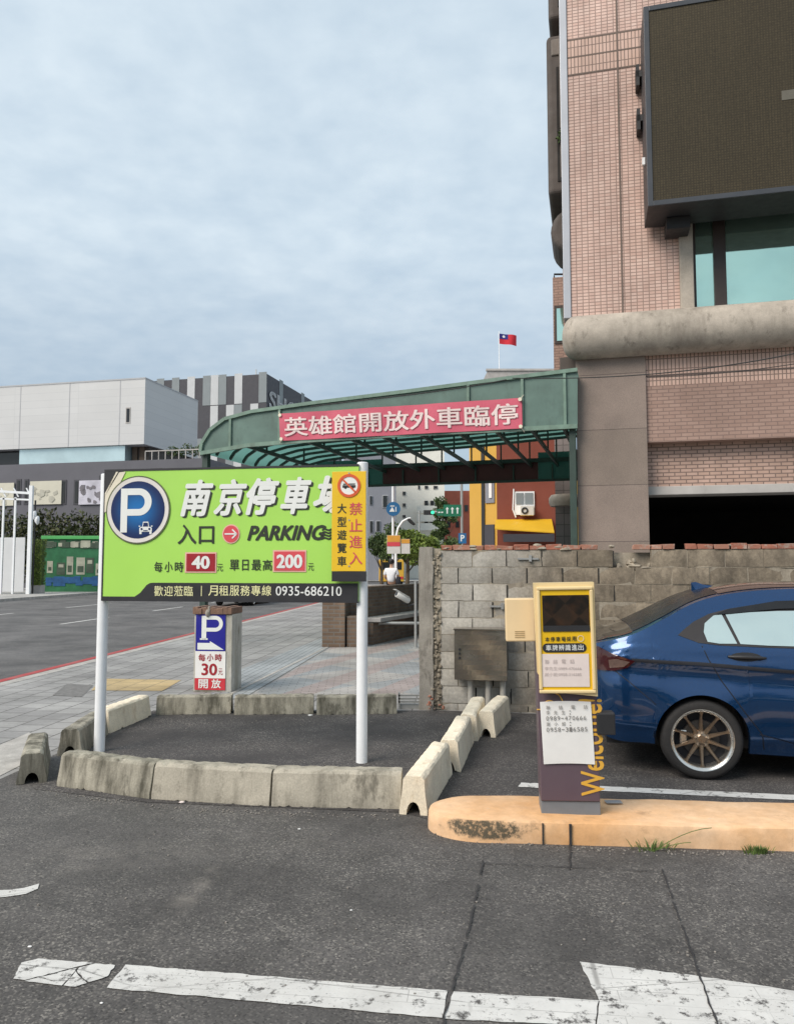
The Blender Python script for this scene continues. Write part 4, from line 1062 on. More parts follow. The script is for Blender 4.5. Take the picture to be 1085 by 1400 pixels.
# ================================================================== KERB BLOCKS
def kerb_block(name, a, b, mat, label, group, h=0.27, wb=0.27, wt=0.135, seed=0, tilt=0.0):
    """a, b: ground ends of the block's centre line"""
    a = Vector((a[0], a[1], 0)); b = Vector((b[0], b[1], 0)); L = (b-a).length
    rg = random.Random(seed)
    prof = []                                       # (lateral, height) with an arched channel below
    ar, ah = wb*0.24, h*0.36
    ar, ah = min(0.05, wb*0.25), min(0.085, h*0.36)
    prof += [(-wb/2, 0.0), (-wb/2, h*0.14), (-(wb+wt)/4, h*0.52), (-wt/2-0.008, h*0.90), (-wt/2+0.003, h*0.965), (-wt/2+0.018, h), (0, h)]
    prof += [(-x, z) for x, z in prof[-2::-1]]
    for k in range(9):
        t_ = math.pi*k/8; prof.append((ar*math.cos(t_), ah*math.sin(t_) if 0 < k < 8 else 0.0))
    n = len(prof); ns = 30
    mb = MB(); vs = []
    for i in range(ns+1):
        x = -L/2 + L*i/ns
        for (y, z) in prof:
            p = Vector((x, y, z)); nz = noise.noise_vector(p*4.0 + Vector((seed*3.1, 0, 0))); n2 = noise.noise_vector(p*13.0 + Vector((seed, 5, 0)))
            edge = 1.0 if 0 < i < ns else 0.6
            chip = 0.010*max(0, noise.noise(p*23.0 + Vector((seed*1.7,0,0)))-0.12) if (z < 0.02 or z > h*0.9) else 0
            p += Vector((nz.x*0.004*edge, nz.y*0.003 + n2.y*0.0025, (nz.z*0.003 + n2.z*0.003 - chip*2) if z > 0.02 else chip*3))
            if i in (0, ns) and z > h*0.8: p.z -= 0.010*rg.random(); 
            vs.append(p)
    fs = []
    for i in range(ns):
        for k in range(n):
            k2 = (k+1) % n; fs.append((i*n+k, i*n+k2, (i+1)*n+k2, (i+1)*n+k))
    fs.append(tuple(range(n))); fs.append(tuple(ns*n+k for k in range(n))[::-1])
    mb.add(vs, fs)
    o = mb.build(name, mat, smooth=False, tri=True)
    me = o.data; me.polygons.foreach_set('use_smooth', [True]*len(me.polygons)); me.set_sharp_from_angle(angle=R(24))
    o.location = (a+b)/2; d = b-a; o.rotation_euler = (tilt, 0, math.atan2(d.y, d.x))
    tag(o, label, 'kerb block', group); return o
def front_row(p, q, wb=0.22):
    a, b = G(*p), G(*q); d = (b-a).normalized(); n = Vector((-d.y, d.x, 0)); 
    if n.y < 0: n = -n
    a = a + d*0.006; b = b - d*0.006
    return a + n*wb/2, b + n*wb/2
KG = 'concrete kerb blocks around the sign bay'
for i, (p, q, m, lb) in enumerate((((77,1075),(205,1093),'kerb_dark','darkly streaked grey kerb block at the left end of the front row'),
                               ((206,1093),(369,1103),'kerb_grey','cleanest pale grey kerb block in the middle of the front row'),
                               ((370,1103),(549,1107),'kerb_grey','grey kerb block at the front right post of the green sign, touching a cream block'))):
    a, b = front_row(p, q); kerb_block('kerb_block', a, b, M[m], lb, KG, 0.235, 0.22, 0.13, seed=i+1)
for i, (x0, x1, m, lb) in enumerate(((212,316,'kerb_dark','stained grey kerb block in front of the pillar with the blue parking notice'),
                                     (319,429,'kerb_dark','mossy dark kerb block in the middle of the back row'),
                                     (432,543,'kerb_dark','mottled kerb block at the right end of the back row by the drain grating'))):
    a, b = front_row((x0, 978), (x1, 976.5)); kerb_block('kerb_block', a, b, M[m], lb, KG, 0.20, 0.20, 0.13, seed=i+11)
for i, (a, b, m, lb) in enumerate((((-2.70,5.86),(-2.99,6.58),'kerb_dark','grey kerb block with open arched end, nearest on the pavement side'),
                                   ((-2.78,6.72),(-2.86,7.54),'kerb_dark','dark grey kerb block behind the left post of the green sign'),
                                   ((-2.86,7.62),(-2.74,8.48),'kerb_cream','cream painted kerb block on the pavement side of the bay'))):
    kerb_block('kerb_block', a, b, M[m], lb, KG, 0.225, 0.205, 0.135, seed=i+21)
for i, (a, b, lb) in enumerate((((0.105,5.13),(0.335,6.13),'cream kerb block with arched end touching the orange island'),
                               ((0.405,6.19),(0.605,7.20),'middle cream kerb block of the row running back from the orange island'),
                               ((0.655,7.27),(0.845,8.25),'farthest cream kerb block in the row behind the orange island'),
                               ((0.835,7.42),(1.105,8.30),'lone cream kerb block below the metal cabinet'))):
    kerb_block('kerb_block', a, b, M['kerb_cream'], lb, 'cream kerb blocks beside the wall', 0.25, 0.185, 0.125, seed=i+31)

# ================================================================== ORANGE ISLAND
IH = 0.125
fa, fb = G(660, 1122, IH), G(1085, 1133, IH); d = (fb-fa).normalized(); nb = Vector((-d.y, d.x, 0))
wI = 0.52
ctr = fa + nb*wI/2
e1 = fa + d*9
outl = []
c0 = G(585, 1098, IH)                                # leftmost tip
rad = wI/2
cc = fa + nb*rad
tip = (c0 - cc).dot(d)
for k in range(25):
    a_ = math.pi/2 + math.pi*k/24; sx = abs(tip)*math.cos(a_); sy = rad*math.sin(a_)
    outl.append(cc + d*sx + nb*sy)
outl.append(fa + d*9.0); outl.append(fa + d*9.0 + nb*wI)
full = []
for i, p in enumerate(outl):
    q = outl[(i+1) % len(outl)]; n = max(1, int((q-p).length/0.09))
    for k in range(n): full.append(p.lerp(q, k/n))
def jit(p, z, s=0.008):
    v = noise.noise_vector(Vector((p.x*5, p.y*5, z*9))); return Vector((p.x+v.x*s, p.y+v.y*s, z+(v.z*0.006 if z > 0.05 else 0)))
n = len(full); vs = []
cen = sum((p for p in outl), Vector())/len(outl)
lev = [(0.0, 0.0), (0.05, 0.0), (0.10, 0.002), (0.118, 0.008), (IH, 0.022)]
def inward(p, dd):
    rel = p - cc; s = rel.dot(d); t_ = rel.dot(nb)
    t2 = t_*(1 - dd/rad); s2 = s if s > 0 else s*(1 - dd/rad)
    return cc + d*s2 + nb*t2
for z, ins in lev:
    for p in full: q = inward(p, ins); vs.append(jit(q, z))
fs = []
for l in range(len(lev)-1):
    for k in range(n): k2 = (k+1) % n; fs.append((l*n+k, l*n+k2, (l+1)*n+k2, (l+1)*n+k))
fs.append(tuple((len(lev)-1)*n + k for k in range(n)))
mb = MB(); mb.add(vs, fs)
isl = mb.build('traffic_island', M['orange'], tri=True, smooth=True)
tag(isl, 'faded orange painted concrete island with a rounded end under the pay kiosk', 'traffic island')
mb = MB()
for px in (778, 741):
    a = G(px, 1152); p = fa + d*((a-fa).dot(d)); w = 0.007 if px == 778 else 0.004
    mb.bar(p - nb*0.004 + Vector((0,0,0.0)) + Vector((0,0,-IH)) + Vector((0,0,0)), p - nb*0.004 + Vector((0,0,-0.006)), w*2, 0.012, up=tuple(nb))
mb.build('crack', M['sealant'], isl)
pt = G(838, 1098, IH); mb = MB(); mb.box(-0.05,0.05,-0.03,0.03,0,0.004); o = mb.build('floor_socket', M['galv']); o.location = (pt.x, pt.y, IH+0.006); tag(o, 'small grey metal cover plate set in the orange island', 'cover plate')

# ================================================================== PAY KIOSK
kb = G(780, 1114, IH)
KDEG = -6.0
KK = Plane(kb.x, kb.y, KDEG)
kio = empty('parking_kiosk', 'leaning cream and purple ticket kiosk standing on the orange island', 'kiosk', (kb.x, kb.y, IH), KDEG)
kio.rotation_euler = (R(0.5), R(-1.0), R(KDEG))
def Kq(px, py, yo=0.0):
    x, z = KK.uv(px, py, yo); z -= IH
    a = R(1.0); return (x*math.cos(a)+z*math.sin(a), z)          # undo the lean
wk = 0.178
zk = lambda py: Kq(780, py)[1]
ztopk = zk(796); zhead = zk(949)
mb = MB(); mb.box(-wk+0.006, wk-0.003, 0.01, 0.20, -0.012, zk(1096)); mb.build('plinth', M['plinth'], kio, bevel=0.004)
mb = MB(); mb.box(-wk+0.004, wk-0.004, 0.0, 0.20, zk(1096)+0.001, ztopk-0.02); mb.build('column', M['kioskpurple'], kio, bevel=0.006)
# cream head: rim and recessed yellow face
xa_, xb_ = -wk-0.006, wk-0.004
zh = zhead
headp = [(xa_, ztopk), (xb_, ztopk), (xb_, zh-0.005), (xa_+0.09, zh+0.02), (xa_+0.075, zh+0.03), (xa_+0.035, zh+0.10), (xa_+0.01, zh+0.13)]
mb = MB(); mb.prism(headp, -0.045, 0.03); mb.build('head', M['kioskcream'], kio, tri=True)
mb = MB()
ix0, ix1, iz0, iz1 = xa_+0.036, xb_-0.03, zk(941), zk(806)
for (x0,x1,z0,z1) in ((ix0-0.02,ix0,iz0,iz1),(ix1,ix1+0.02,iz0,iz1),(ix0-0.02,ix1+0.02,iz1,iz1+0.02),(ix0-0.02,ix1+0.02,iz0-0.02,iz0)):
    mb.box(x0,x1,-0.062,-0.044,z0,z1)
mb.build('head_rim', M['kioskcream'], kio, bevel=0.006)
mb = MB(); mb.box(ix0, ix1, -0.050, -0.045, iz0, iz1); mb.build('face_panel', M['kioskyellow'], kio)
zsr = (zk(862), zk(813)); mb = MB(); mb.box(ix0+0.012, ix1-0.004, -0.054, -0.0505, zsr[0], zsr[1]); ks = mb.build('screen', M['kscreen'], kio, bevel=0.001)
mb = MB(); mb.box(ix0+0.012, ix1-0.004, -0.056, -0.0545, zsr[0], zsr[0]+0.035); mb.build('screen_footer', M['cardark'], ks)
yk = -0.053
def KT(mbx, text, px0, py0, px1, py1, y=yk, **kw):
    a = Kq((px0), (py0+py1)/2, y); b = Kq(px1, (py0+py1)/2, y); put_text(mbx, text, a[0], b[0], Kq((px0+px1)/2, py1, y)[1], Kq((px0+px1)/2, py0, y)[1], y, **kw)
mb = MB()
for i, ch in enumerate('本停車場採用'): KT(mb, ch, 744.5+i*7.3, 870, 750.5+i*7.3, 876.5, bold=0.015)
mb.build('notice_lettering', M['letterblack'], kio, recalc=False)
c0 = Kq(741, 885, yk); c1 = Kq(801, 885, yk); hh = 0.027; mb = MB(); poly = []
for k in range(13): a_ = math.pi/2 + math.pi*k/12; poly.append((c0[0]+hh+hh*math.cos(a_), c0[1]+hh*math.sin(a_)))
for k in range(13): a_ = -math.pi/2 + math.pi*k/12; poly.append((c1[0]-hh+hh*math.cos(a_), c0[1]+hh*math.sin(a_)))
mb.prism(poly, yk, yk+0.0015); pill = mb.build('notice_pill', M['black'], kio)
mb = MB()
for i, ch in enumerate('車牌辨識進出'): KT(mb, ch, 745.5+i*8.8, 881, 753+i*8.8, 889, y=yk-0.002, bold=0.012)
mb.build('pill_lettering', M['letterwhite'], pill, recalc=False)
cp = Kq(793, 873, yk); mb = MB(); ring(mb, cp[0], cp[1], 0.016, 0.019, yk-0.001, yk, 20); mb.build('notice_emblem', M['cream'], kio)
a = Kq(739, 939, yk); b = Kq(804, 894, yk)
mb = MB(); mb.box(a[0], b[0], yk-0.001, yk, a[1]+0.004, b[1]); pp = mb.build('pink_notice', M['paperpink'], kio)
mb = MB()
for i, ch in enumerate('聯絡電話'): KT(mb, ch, 744+i*11.5, 901, 750+i*11.5, 907, y=yk-0.003)
KT(mb, '李先生:0989-470666', 744, 911, 794, 916, y=yk-0.003); KT(mb, '謝小姐:0958-316585', 744, 919, 794, 924, y=yk-0.003)
mb.build('faded_writing', M['fadedink'], pp, recalc=False)
# curled cable trim and the paper taped on the column
mb = MB(); 
def arc(cx, cz, r, a0, a1, n=10): return [(cx + r*math.cos(R(a0+(a1-a0)*k/n)), cz + r*math.sin(R(a0+(a1-a0)*k/n))) for k in range(n+1)]
c = Kq(751, 966); l1 = [(Kq(733,969)[0], Kq(733,969)[1]), (Kq(740,969)[0], Kq(740,969)[1])] + arc(c[0], c[1]-0.004, 0.042, 165, 60)
mb.tube([(x, -0.004, z) for x, z in l1], 0.004, 6)
c2 = Kq(748, 945); l2 = [c2, Kq(757,946), Kq(764,950), Kq(768,957), Kq(769,963)]
mb.tube([(x, -0.004, z) for x, z in l2], 0.004, 6); mb.build('gold_line', M['gold'], kio)
a = Kq(740, 1044, -0.01); b = Kq(807, 960, -0.01)
pa = MB(); pa.grid(lambda u, v: (a[0]+(b[0]-a[0])*u + 0.006*(1-v)*u*0+0.012*(1-v), -0.010-0.004*math.sin(v*3.1)*math.sin(u*2.4+0.5), a[1]+(b[1]-a[1])*v + 0.006*math.sin(u*3)), 10, 14)
pap = pa.build('taped_paper', M['paper'], kio, smooth=True)
mb = MB(); yp_ = -0.018
for i, ch in enumerate('聯絡電話'): KT(mb, ch, 746+i*17, 964, 751.5+i*17, 969.5, y=yp_)
for i, ch in enumerate('李先生:'): KT(mb, ch, 746+i*10.5, 971, 751+i*10.5 - (3 if ch==':' else 0), 976.5, y=yp_)
for i, ch in enumerate('0989-470666'): KT(mb, ch, 746+i*5.1, 978.5 if ch!='-' else 981, 749.6+i*5.1, 984.5 if ch!='-' else 982, y=yp_)
for i, ch in enumerate('謝小姐:'): KT(mb, ch, 746.5+i*10.5, 986.5, 751.5+i*10.5 - (3 if ch==':' else 0), 992, y=yp_)
for i, ch in enumerate('0958-316585'): KT(mb, ch, 746.5+i*5.2, 994 if ch!='-' else 996.5, 750.2+i*5.2, 1000 if ch!='-' else 997.5, y=yp_)
mb.build('handwriting', M['ink'], pap, recalc=False)
mb = MB(); a = Kq(794, 1088, -0.003); b = Kq(821, 956, -0.003)
put_text(mb, 'Welcome!', a[0], b[0]+0.004, a[1], b[1], -0.003, bold=0.02, rot=90); mb.build('welcome_lettering', M['gold'], kio, recalc=False)
# side equipment box and sensor
a = Kq(691, 875, 0.10); b = Kq(724, 817, 0.10)
mb = MB(); mb.box(a[0], xa_+0.012, 0.06, 0.17, a[1], b[1]); sb = mb.build('side_box', M['kioskbox'], kio, bevel=0.008)
mb = MB()
for k in range(4): z = a[1]+0.025+k*0.012; mb.box(a[0]+0.055, a[0]+0.115, 0.057, 0.06, z, z+0.004)
mb.build('vent_slots', plain('vent_shade', (0.42,0.30,0.15), 0.6, 0.1, 5), sb)
a = Kq(818, 1004, 0.0); b = Kq(839, 975, 0.0)
mb = MB(); mb.box(wk-0.012, b[0], -0.03, 0.08, a[1], b[1]); mb.build('sensor_box', M['cardark'], kio, bevel=0.006)

# ================================================================== BLOCK WALL
wa = G(580, 970); WDEG = -10.0
WP = Plane(wa.x, wa.y, WDEG)
wal = empty('block_wall', 'grey concrete block wall capped with broken red bricks behind the parked car', 'wall', (wa.x, wa.y, 0), WDEG)
Wq = lambda px, py, yo=0.0: WP.uv(px, py, yo)
WH = Wq(700, 752)[1]; WLEN = 11.0
xst = Wq(601, 850)[0]
bh, bw = 0.19, 0.385
rows = int(WH/bh)
z0w = WH - rows*bh
mb = MB(); gp = MB(); mt = MB(); rg = random.Random(5)
hole = Wq(862, 768)
hx0, hx1, hz0 = hole[0]-0.24, hole[0]+0.22, hole[1]-0.10
mt.box(xst-0.02, WLEN, 0.010, 0.16, 0.0, hz0); mt.box(xst-0.02, hx0, 0.010, 0.16, hz0+0.0005, WH-0.002); mt.box(hx1, WLEN, 0.010, 0.16, hz0+0.0005, WH-0.002)
mt.box(hx0+0.0005, hx1-0.0005, 0.12, 0.16, hz0+0.0005, WH-0.03)
for r_ in range(-1, rows):
    zb = z0w + r_*bh; 
    if zb + bh < 0.03: continue
    x = xst - (bw*0.5 if r_ % 2 else 0.0) + rg.uniform(-.02,.02)
    while x < WLEN:
        x1 = x + bw
        xx0 = max(x, xst); open_joint = (x < 2.3 and rg.random() < 0.72)
        g0 = 0.005; yoff = rg.uniform(-0.006, 0.006) - (0 if x < 2.3 else 0)
        hx, hz = hole
        if not (abs((x+x1)/2-hx) < 0.26 and abs(zb+bh/2-hz) < 0.12):
            if x1 - xx0 > 0.05:
                a0, a1, b0, b1 = xx0+g0, x1-g0, max(zb+0.004, 0.0), zb+bh-0.004
                # each block a softened slab with a few facets
                nx, nz = 5, 3
                vs, fs = [], []
                for j in range(nz+1):
                    for i in range(nx+1):
                        u, v = i/nx, j/nz; px_ = a0+(a1-a0)*u; pz_ = b0+(b1-b0)*v
                        e = 0.006 if (i in (0,nx) or j in (0,nz)) else 0.0
                        w = noise.noise(Vector((px_*5, pz_*5, 1.5)))*0.008
                        jx = noise.noise(Vector((px_*9, pz_*9, 4)))*0.007 if e else 0
                        vs.append((px_ + (jx if i in (0,nx) else 0), yoff + e + w, pz_ + (jx if j in (0,nz) else 0)))
                for j in range(nz):
                    for i in range(nx): q = j*(nx+1)+i; fs.append((q, q+1, q+nx+2, q+nx+1))
                base = len(vs)
                for (i,j) in [(i,0) for i in range(nx+1)]+[(nx,j) for j in range(1,nz+1)]+[(i,nz) for i in range(nx-1,-1,-1)]+[(0,j) for j in range(nz-1,0,-1)]:
                    p = vs[j*(nx+1)+i]; vs.append((p[0], 0.05, p[2]))
                peri = [(i,0) for i in range(nx+1)]+[(nx,j) for j in range(1,nz+1)]+[(i,nz) for i in range(nx-1,-1,-1)]+[(0,j) for j in range(nz-1,0,-1)]
                m_ = len(peri)
                for k in range(m_):
                    k2 = (k+1) % m_; fs.append((peri[k][1]*(nx+1)+peri[k][0], base+k, base+k2, peri[k2][1]*(nx+1)+peri[k2][0]))
                mb.add(vs, fs)
        if open_joint and x > xst+0.05:
            gp.box(x-0.008+rg.uniform(-.003,.003), x+0.008, 0.004, 0.009, max(zb,0)+0.012, zb+bh-0.012)
        x = x1
bw_o = mb.build('blocks', M['block'], wal, smooth=True)
mt.build('mortar_core', M['mortar'], wal); gp.build('open_joints', M['gap'], wal)
# mortar smeared over the old joints and broken rubble in the gap
mb = MB(); rg = random.Random(9)
def lump(mbx, x, y, z, sx, sy, sz, seed, n1=8, n2=5):
    vs, fs = [], []
    for i in range(n2+1):
        th = math.pi*i/n2
        for k in range(n1):
            a_ = 2*math.pi*k/n1; d_ = Vector((math.sin(th)*math.cos(a_), math.sin(th)*math.sin(a_), math.cos(th)))
            r_ = 1 + 0.35*noise.noise(d_*1.7 + Vector((seed*2.3, seed, 0)))
            vs.append((x+d_.x*sx*r_, y+d_.y*sy*r_, z+d_.z*sz*r_))
    for i in range(n2):
        for k in range(n1): k2 = (k+1) % n1; fs.append((i*n1+k, i*n1+k2, (i+1)*n1+k2, (i+1)*n1+k))
    mbx.add(vs, fs)
for k in range(16):
    lump(mb, hole[0]+rg.uniform(-.26,.25), 0.075+rg.uniform(-.02,.05), hole[1]-0.09+rg.uniform(0,.17)*rg.random(), rg.uniform(.02,.07), 0.045, rg.uniform(.015,.045), k)
for k in range(34):
    lump(mb, rg.uniform(xst, 6.5), 0.03+rg.uniform(-.01,.05), WH+rg.uniform(0.0,0.05), rg.uniform(.03,.08), 0.05, rg.uniform(.012,.025), k+50)
for k in range(70):
    r_ = rg.randint(0, rows-1); lump(mb, rg.uniform(2.3, 7.0), 0.012, z0w+r_*bh+rg.uniform(-.012,.012), rg.uniform(.04,.12), 0.014, rg.uniform(.006,.013), k+120, 6, 4)
mb.build('mortar_lumps', M['mortar'], wal, smooth=True)
mb = MB(); x = xst + 0.02; k = 0
while x < WLEN:
    L_ = rg.uniform(0.10, 0.20)
    if rg.random() < 0.95 and not (1.86 < x < 2.18):
        h_ = rg.uniform(0.042, 0.062); y_ = rg.uniform(-.012, .012)
        vs = []
        for (a_, b_, c_) in ((0,0,0),(1,0,0),(1,1,0),(0,1,0),(0,0,1),(1,0,1),(1,1,1),(0,1,1)):
            vs.append((x+a_*L_+rg.uniform(-.008,.008), y_+b_*0.10+rg.uniform(-.006,.006), WH+0.002+c_*h_+rg.uniform(-.008,.006)*c_))
        mb.add(vs, [(0,3,2,1),(4,5,6,7),(0,1,5,4),(1,2,6,5),(2,3,7,6),(3,0,4,7)])
    x += L_ + 0.008
mb.build('red_brick_cap', M['redbrick'], wal, bevel=0.004)
# end pier: rough concrete post with a ragged joint
mb = MB(); xp0 = Wq(573, 850)[0]; xp1_ = Wq(592, 850)[0]
def pier(u, v, y):
    p = Vector((xp0+(xp1_-xp0)*u, y, (WH+0.035)*v)); nz = noise.noise_vector(p*6); return (p.x+nz.x*0.012, p.y+nz.y*0.01, p.z+(nz.z*0.01 if v > 0.02 else 0))
mb.grid(lambda u, v: pier(u, v, -0.03), 3, 26); mb.grid(lambda u, v: pier(u, v, 0.18), 3, 26)
mb.grid(lambda u, v: pier(0, v, -0.03+0.21*u), 3, 26); mb.grid(lambda u, v: pier(1, v, -0.03+0.21*u), 3, 26); mb.grid(lambda u, v: pier(u, 1, -0.03+0.21*v), 3, 3)
mb.build('end_pier', M['pier'], wal, smooth=True)
mb = MB()
for k in range(230):
    sz = rg.uniform(.008,.026)
    lump(mb, xp1_+rg.uniform(-0.02,0.085), 0.004+rg.uniform(-.02,.02), rg.uniform(0.02, WH+.02), sz, sz*.9, sz*rg.uniform(.6,1.3), k+300, 6, 4)
mb.grid(lambda u, v: (xp1_-0.01+0.10*u, 0.002+0.02*noise.noise(Vector((u*3, v*22, 2.0))), 0.01+(WH+0.01)*v), 4, 60)
mb.build('rubble_joint', M['mortar'], wal, smooth=True)
mb = MB()
for k in range(9): lump(mb, xp1_+rg.uniform(-.06,0.12), -0.04+rg.uniform(-.05,.01), 0.012+0.16*rg.random()**2, rg.uniform(.012,.03), .02, rg.uniform(.010,.025), k+400, 5, 3)
mb.build('brick_rubble', M['redbrick'], wal)
for (px, py) in ((722, 764), (684, 829)):
    c = Wq(px, py); mb = MB(); mb.bar((c[0]-0.12,-0.012,c[1]),(c[0]+0.11,-0.012,c[1]),0.02,0.02); mb.bar((c[0]+0.02,-0.02,c[1]-0.03),(c[0]+0.02,-0.02,c[1]+0.04),0.03,0.03); mb.build('steel_tie', M['galv'], wal)
# steel cabinet on pipe legs in front of the wall
a = Wq(621, 929, -0.22); b = Wq(692, 862, -0.22)
cab = empty('electric_cabinet', 'dented stainless steel cabinet on pale pipes against the block wall', 'cabinet', (wa.x, wa.y, 0), WDEG)
mb = MB()
mb.grid(lambda u, v: (a[0]+(b[0]-a[0])*u, -0.225 - 0.010*math.sin(u*5+v*3)*math.sin(v*4), a[1]+(b[1]-a[1])*v), 12, 10)
mb.box(a[0], b[0], -0.215, -0.03, a[1], b[1]); mb.build('cabinet_body', M['steel'], cab, bevel=0.0)
mb = MB(); mb.box(a[0]-0.01, b[0]+0.01, -0.245, -0.03, b[1]+0.001, b[1]+0.018); mb.build('cabinet_hood', M['steel'], cab, bevel=0.004)
c = Wq(628, 888, -0.24); mb = MB()
for k in range(3): mb.box(c[0]-0.012, c[0]+0.012, -0.245, -0.228, c[1]-k*0.045-0.012, c[1]-k*0.045+0.012)
mb.build('latch', M['cardark'], cab)
for px in (643, 667, 687):
    x = Wq(px, 940, -0.12)[0]; mb = MB(); mb.tube([(x,-0.12,0.0),(x,-0.12,a[1])], 0.032, 12); mb.build('pipe_leg', M['pipe'], cab, smooth=True)

# ================================================================== CAR
CARDEG = -11.0
def sline(pts):
    """monotone-ish smooth interpolation through (s, value)"""
    xs = [p[0] for p in pts]; ys_ = [p[1] for p in pts]; n = len(xs)
    m = []
    for i in range(n):
        if i == 0: m.append((ys_[1]-ys_[0])/(xs[1]-xs[0]))
        elif i == n-1: m.append((ys_[-1]-ys_[-2])/(xs[-1]-xs[-2]))
        else: 
            d0 = (ys_[i]-ys_[i-1])/(xs[i]-xs[i-1]); d1 = (ys_[i+1]-ys_[i])/(xs[i+1]-xs[i]); m.append(0 if d0*d1 < 0 else (d0+d1)/2)
    def f(x):
        if x <= xs[0]: return ys_[0]
        if x >= xs[-1]: return ys_[-1]
        for i in range(n-1):
            if x <= xs[i+1]:
                h = xs[i+1]-xs[i]; t = (x-xs[i])/h
                return (2*t**3-3*t**2+1)*ys_[i] + (t**3-2*t**2+t)*h*m[i] + (-2*t**3+3*t**2)*ys_[i+1] + (t**3-t**2)*h*m[i+1]
    return f
CL = 4.42; WS = (0.80, 3.40); WZ, WR, AR = 0.300, 0.300, 0.338
zrail = sline([(0,0.975),(0.06,0.995),(0.32,1.072),(0.53,1.175),(0.80,1.315),(1.02,1.378),(1.43,1.425),(1.9,1.425),(2.3,1.365),(2.75,1.19),(3.12,1.00),(3.3,0.955),(3.8,0.87),(4.2,0.74),(4.36,0.64),(4.42,0.56)])
zcen = sline([(0,1.00),(0.08,1.045),(0.30,1.105),(0.55,1.225),(0.85,1.375),(1.1,1.44),(1.5,1.475),(1.95,1.47),(2.35,1.40),(2.8,1.22),(3.2,1.035),(3.4,0.985),(3.9,0.90),(4.25,0.77),(4.38,0.66),(4.42,0.57)])
zsho = sline([(0,0.95),(0.3,0.985),(0.66,0.985),(1.0,0.975),(1.6,0.965),(2.4,0.96),(3.1,0.935),(3.6,0.86),(4.1,0.72),(4.42,0.54)])
zbot = sline([(0,0.36),(0.1,0.28),(0.45,0.25),(1.2,0.20),(2.9,0.19),(3.9,0.22),(4.35,0.27),(4.42,0.33)])
wid = sline([(0,0.60),(0.05,0.70),(0.16,0.785),(0.4,0.835),(0.9,0.85),(2.0,0.855),(3.2,0.85),(3.8,0.825),(4.15,0.75),(4.33,0.63),(4.42,0.50)])
def Yc(s, z):
    W = wid(s); zs_ = min(zsho(s), zrail(s)-0.004)
    if z < 0.60: y = W - 0.085*((0.60-z)/0.40)**2
    elif z < zs_: y = W - 0.035*((z-0.60)/(max(zs_,0.62)-0.60))**2
    else:
        y = W - 0.035 - 0.012*min(1, (z-zs_)/0.05) - 0.50*(z-zs_) - 0.10*(z-zs_)**2
    # crease that falls slowly towards the front, and a sculpted lower door
    zc_l = 0.885 - 0.052*(s-0.3)
    if 0.1 < s < 4.0: y += 0.014*math.exp(-((z-zc_l)/0.028)**2) - 0.018*math.exp(-((z-zc_l+0.10)/0.07)**2)
    zr = 0.36 + 0.0*(s); 
    if 1.1 < s < 3.1: y += 0.016*math.exp(-((z-0.33)/0.035)**2)*min(1, (s-1.1)/0.15)*min(1,(3.1-s)/0.15)
    if s < 0.5: y += 0.014*math.exp(-((z-0.40)/0.035)**2)
    for c_ in WS:
        r_ = math.hypot(s-c_, z-WZ)
        if r_ < AR+0.16: y += 0.016*(1-max(0, r_-AR)/0.16)**2
    return max(0.02, y)
def zlow_(s):
    z = zbot(s)
    for c_ in WS:
        if abs(s-c_) < AR: z = max(z, WZ + math.sqrt(max(0, AR*AR-(s-c_)**2)))
    return z
st = sorted(set([round(CL*k/110, 4) for k in range(111)] + [c_ + q*AR for c_ in WS for q in (-1.0-0.004, -1.0+0.001, -0.992, -0.975, -0.95, -0.92, 0.92, 0.95, 0.975, 0.992, 1.0-0.001, 1.0+0.004)] + [0.02, 0.01]))
cw = MB()
wheel_o = None
wc = G(960, 1066)
ca = R(CARDEG); u_ = Vector((math.cos(ca), math.sin(ca), 0)); n_ = Vector((-math.sin(ca), math.cos(ca), 0))
corg = wc - u_*WS[0] + n_*0.80
car = empty('parked_car', 'metallic blue sedan with bronze spoked wheels parked before the block wall', 'car', tuple(corg), CARDEG)
NZ = 30
def side_grid(sign):
    vs, fs = [], []
    for s in st:
        z0, z1 = zlow_(s), zrail(s)
        for j in range(NZ+1):
            z = z0 + (z1-z0)*j/NZ; vs.append((s, sign*Yc(s, z), z))
    for i in range(len(st)-1):
        for j in range(NZ): q = i*(NZ+1)+j; f = (q, q+NZ+1, q+NZ+2, q+1); fs.append(f if sign < 0 else f[::-1])
    return vs, fs
body = MB()
for sg_ in (-1, 1):
    vs, fs = side_grid(sg_); body.add(vs, fs)
    # turned-in lip along the bottom edge and arches
    vs, fs = [], []
    for s in st:
        z = zlow_(s); y = Yc(s, z); vs += [(s, sg_*y, z), (s, sg_*(y-0.05), z+0.002)]
    fs = [(2*i, 2*i+1, 2*i+3, 2*i+2) for i in range(len(st)-1)]; body.add(vs, fs)
NR = 12
def roof_pt(s, q, sg_):
    z0 = zrail(s); y0 = Yc(s, z0); z1 = zcen(s)
    return (s, sg_*y0*(1-q), z0 + (z1-z0)*(1-(1-q)**2.4))
def roof_part(mbx, s0, s1, q0=0.0, lift=0.0, n=30):
    for sg_ in (-1, 1):
        vs, fs = [], []
        for i in range(n+1):
            s = s0+(s1-s0)*i/n
            for j in range(NR+1): p = roof_pt(s, q0+(1-q0)*j/NR, sg_); vs.append((p[0], p[1], p[2]+lift))
        for i in range(n):
            for j in range(NR): q = i*(NR+1)+j; f = (q, q+NR+1, q+NR+2, q+1); fs.append(f if sg_ < 0 else f[::-1])
        mbx.add(vs, fs)
roof_part(body, 0.0, CL, 0.0, 0.0, 70)
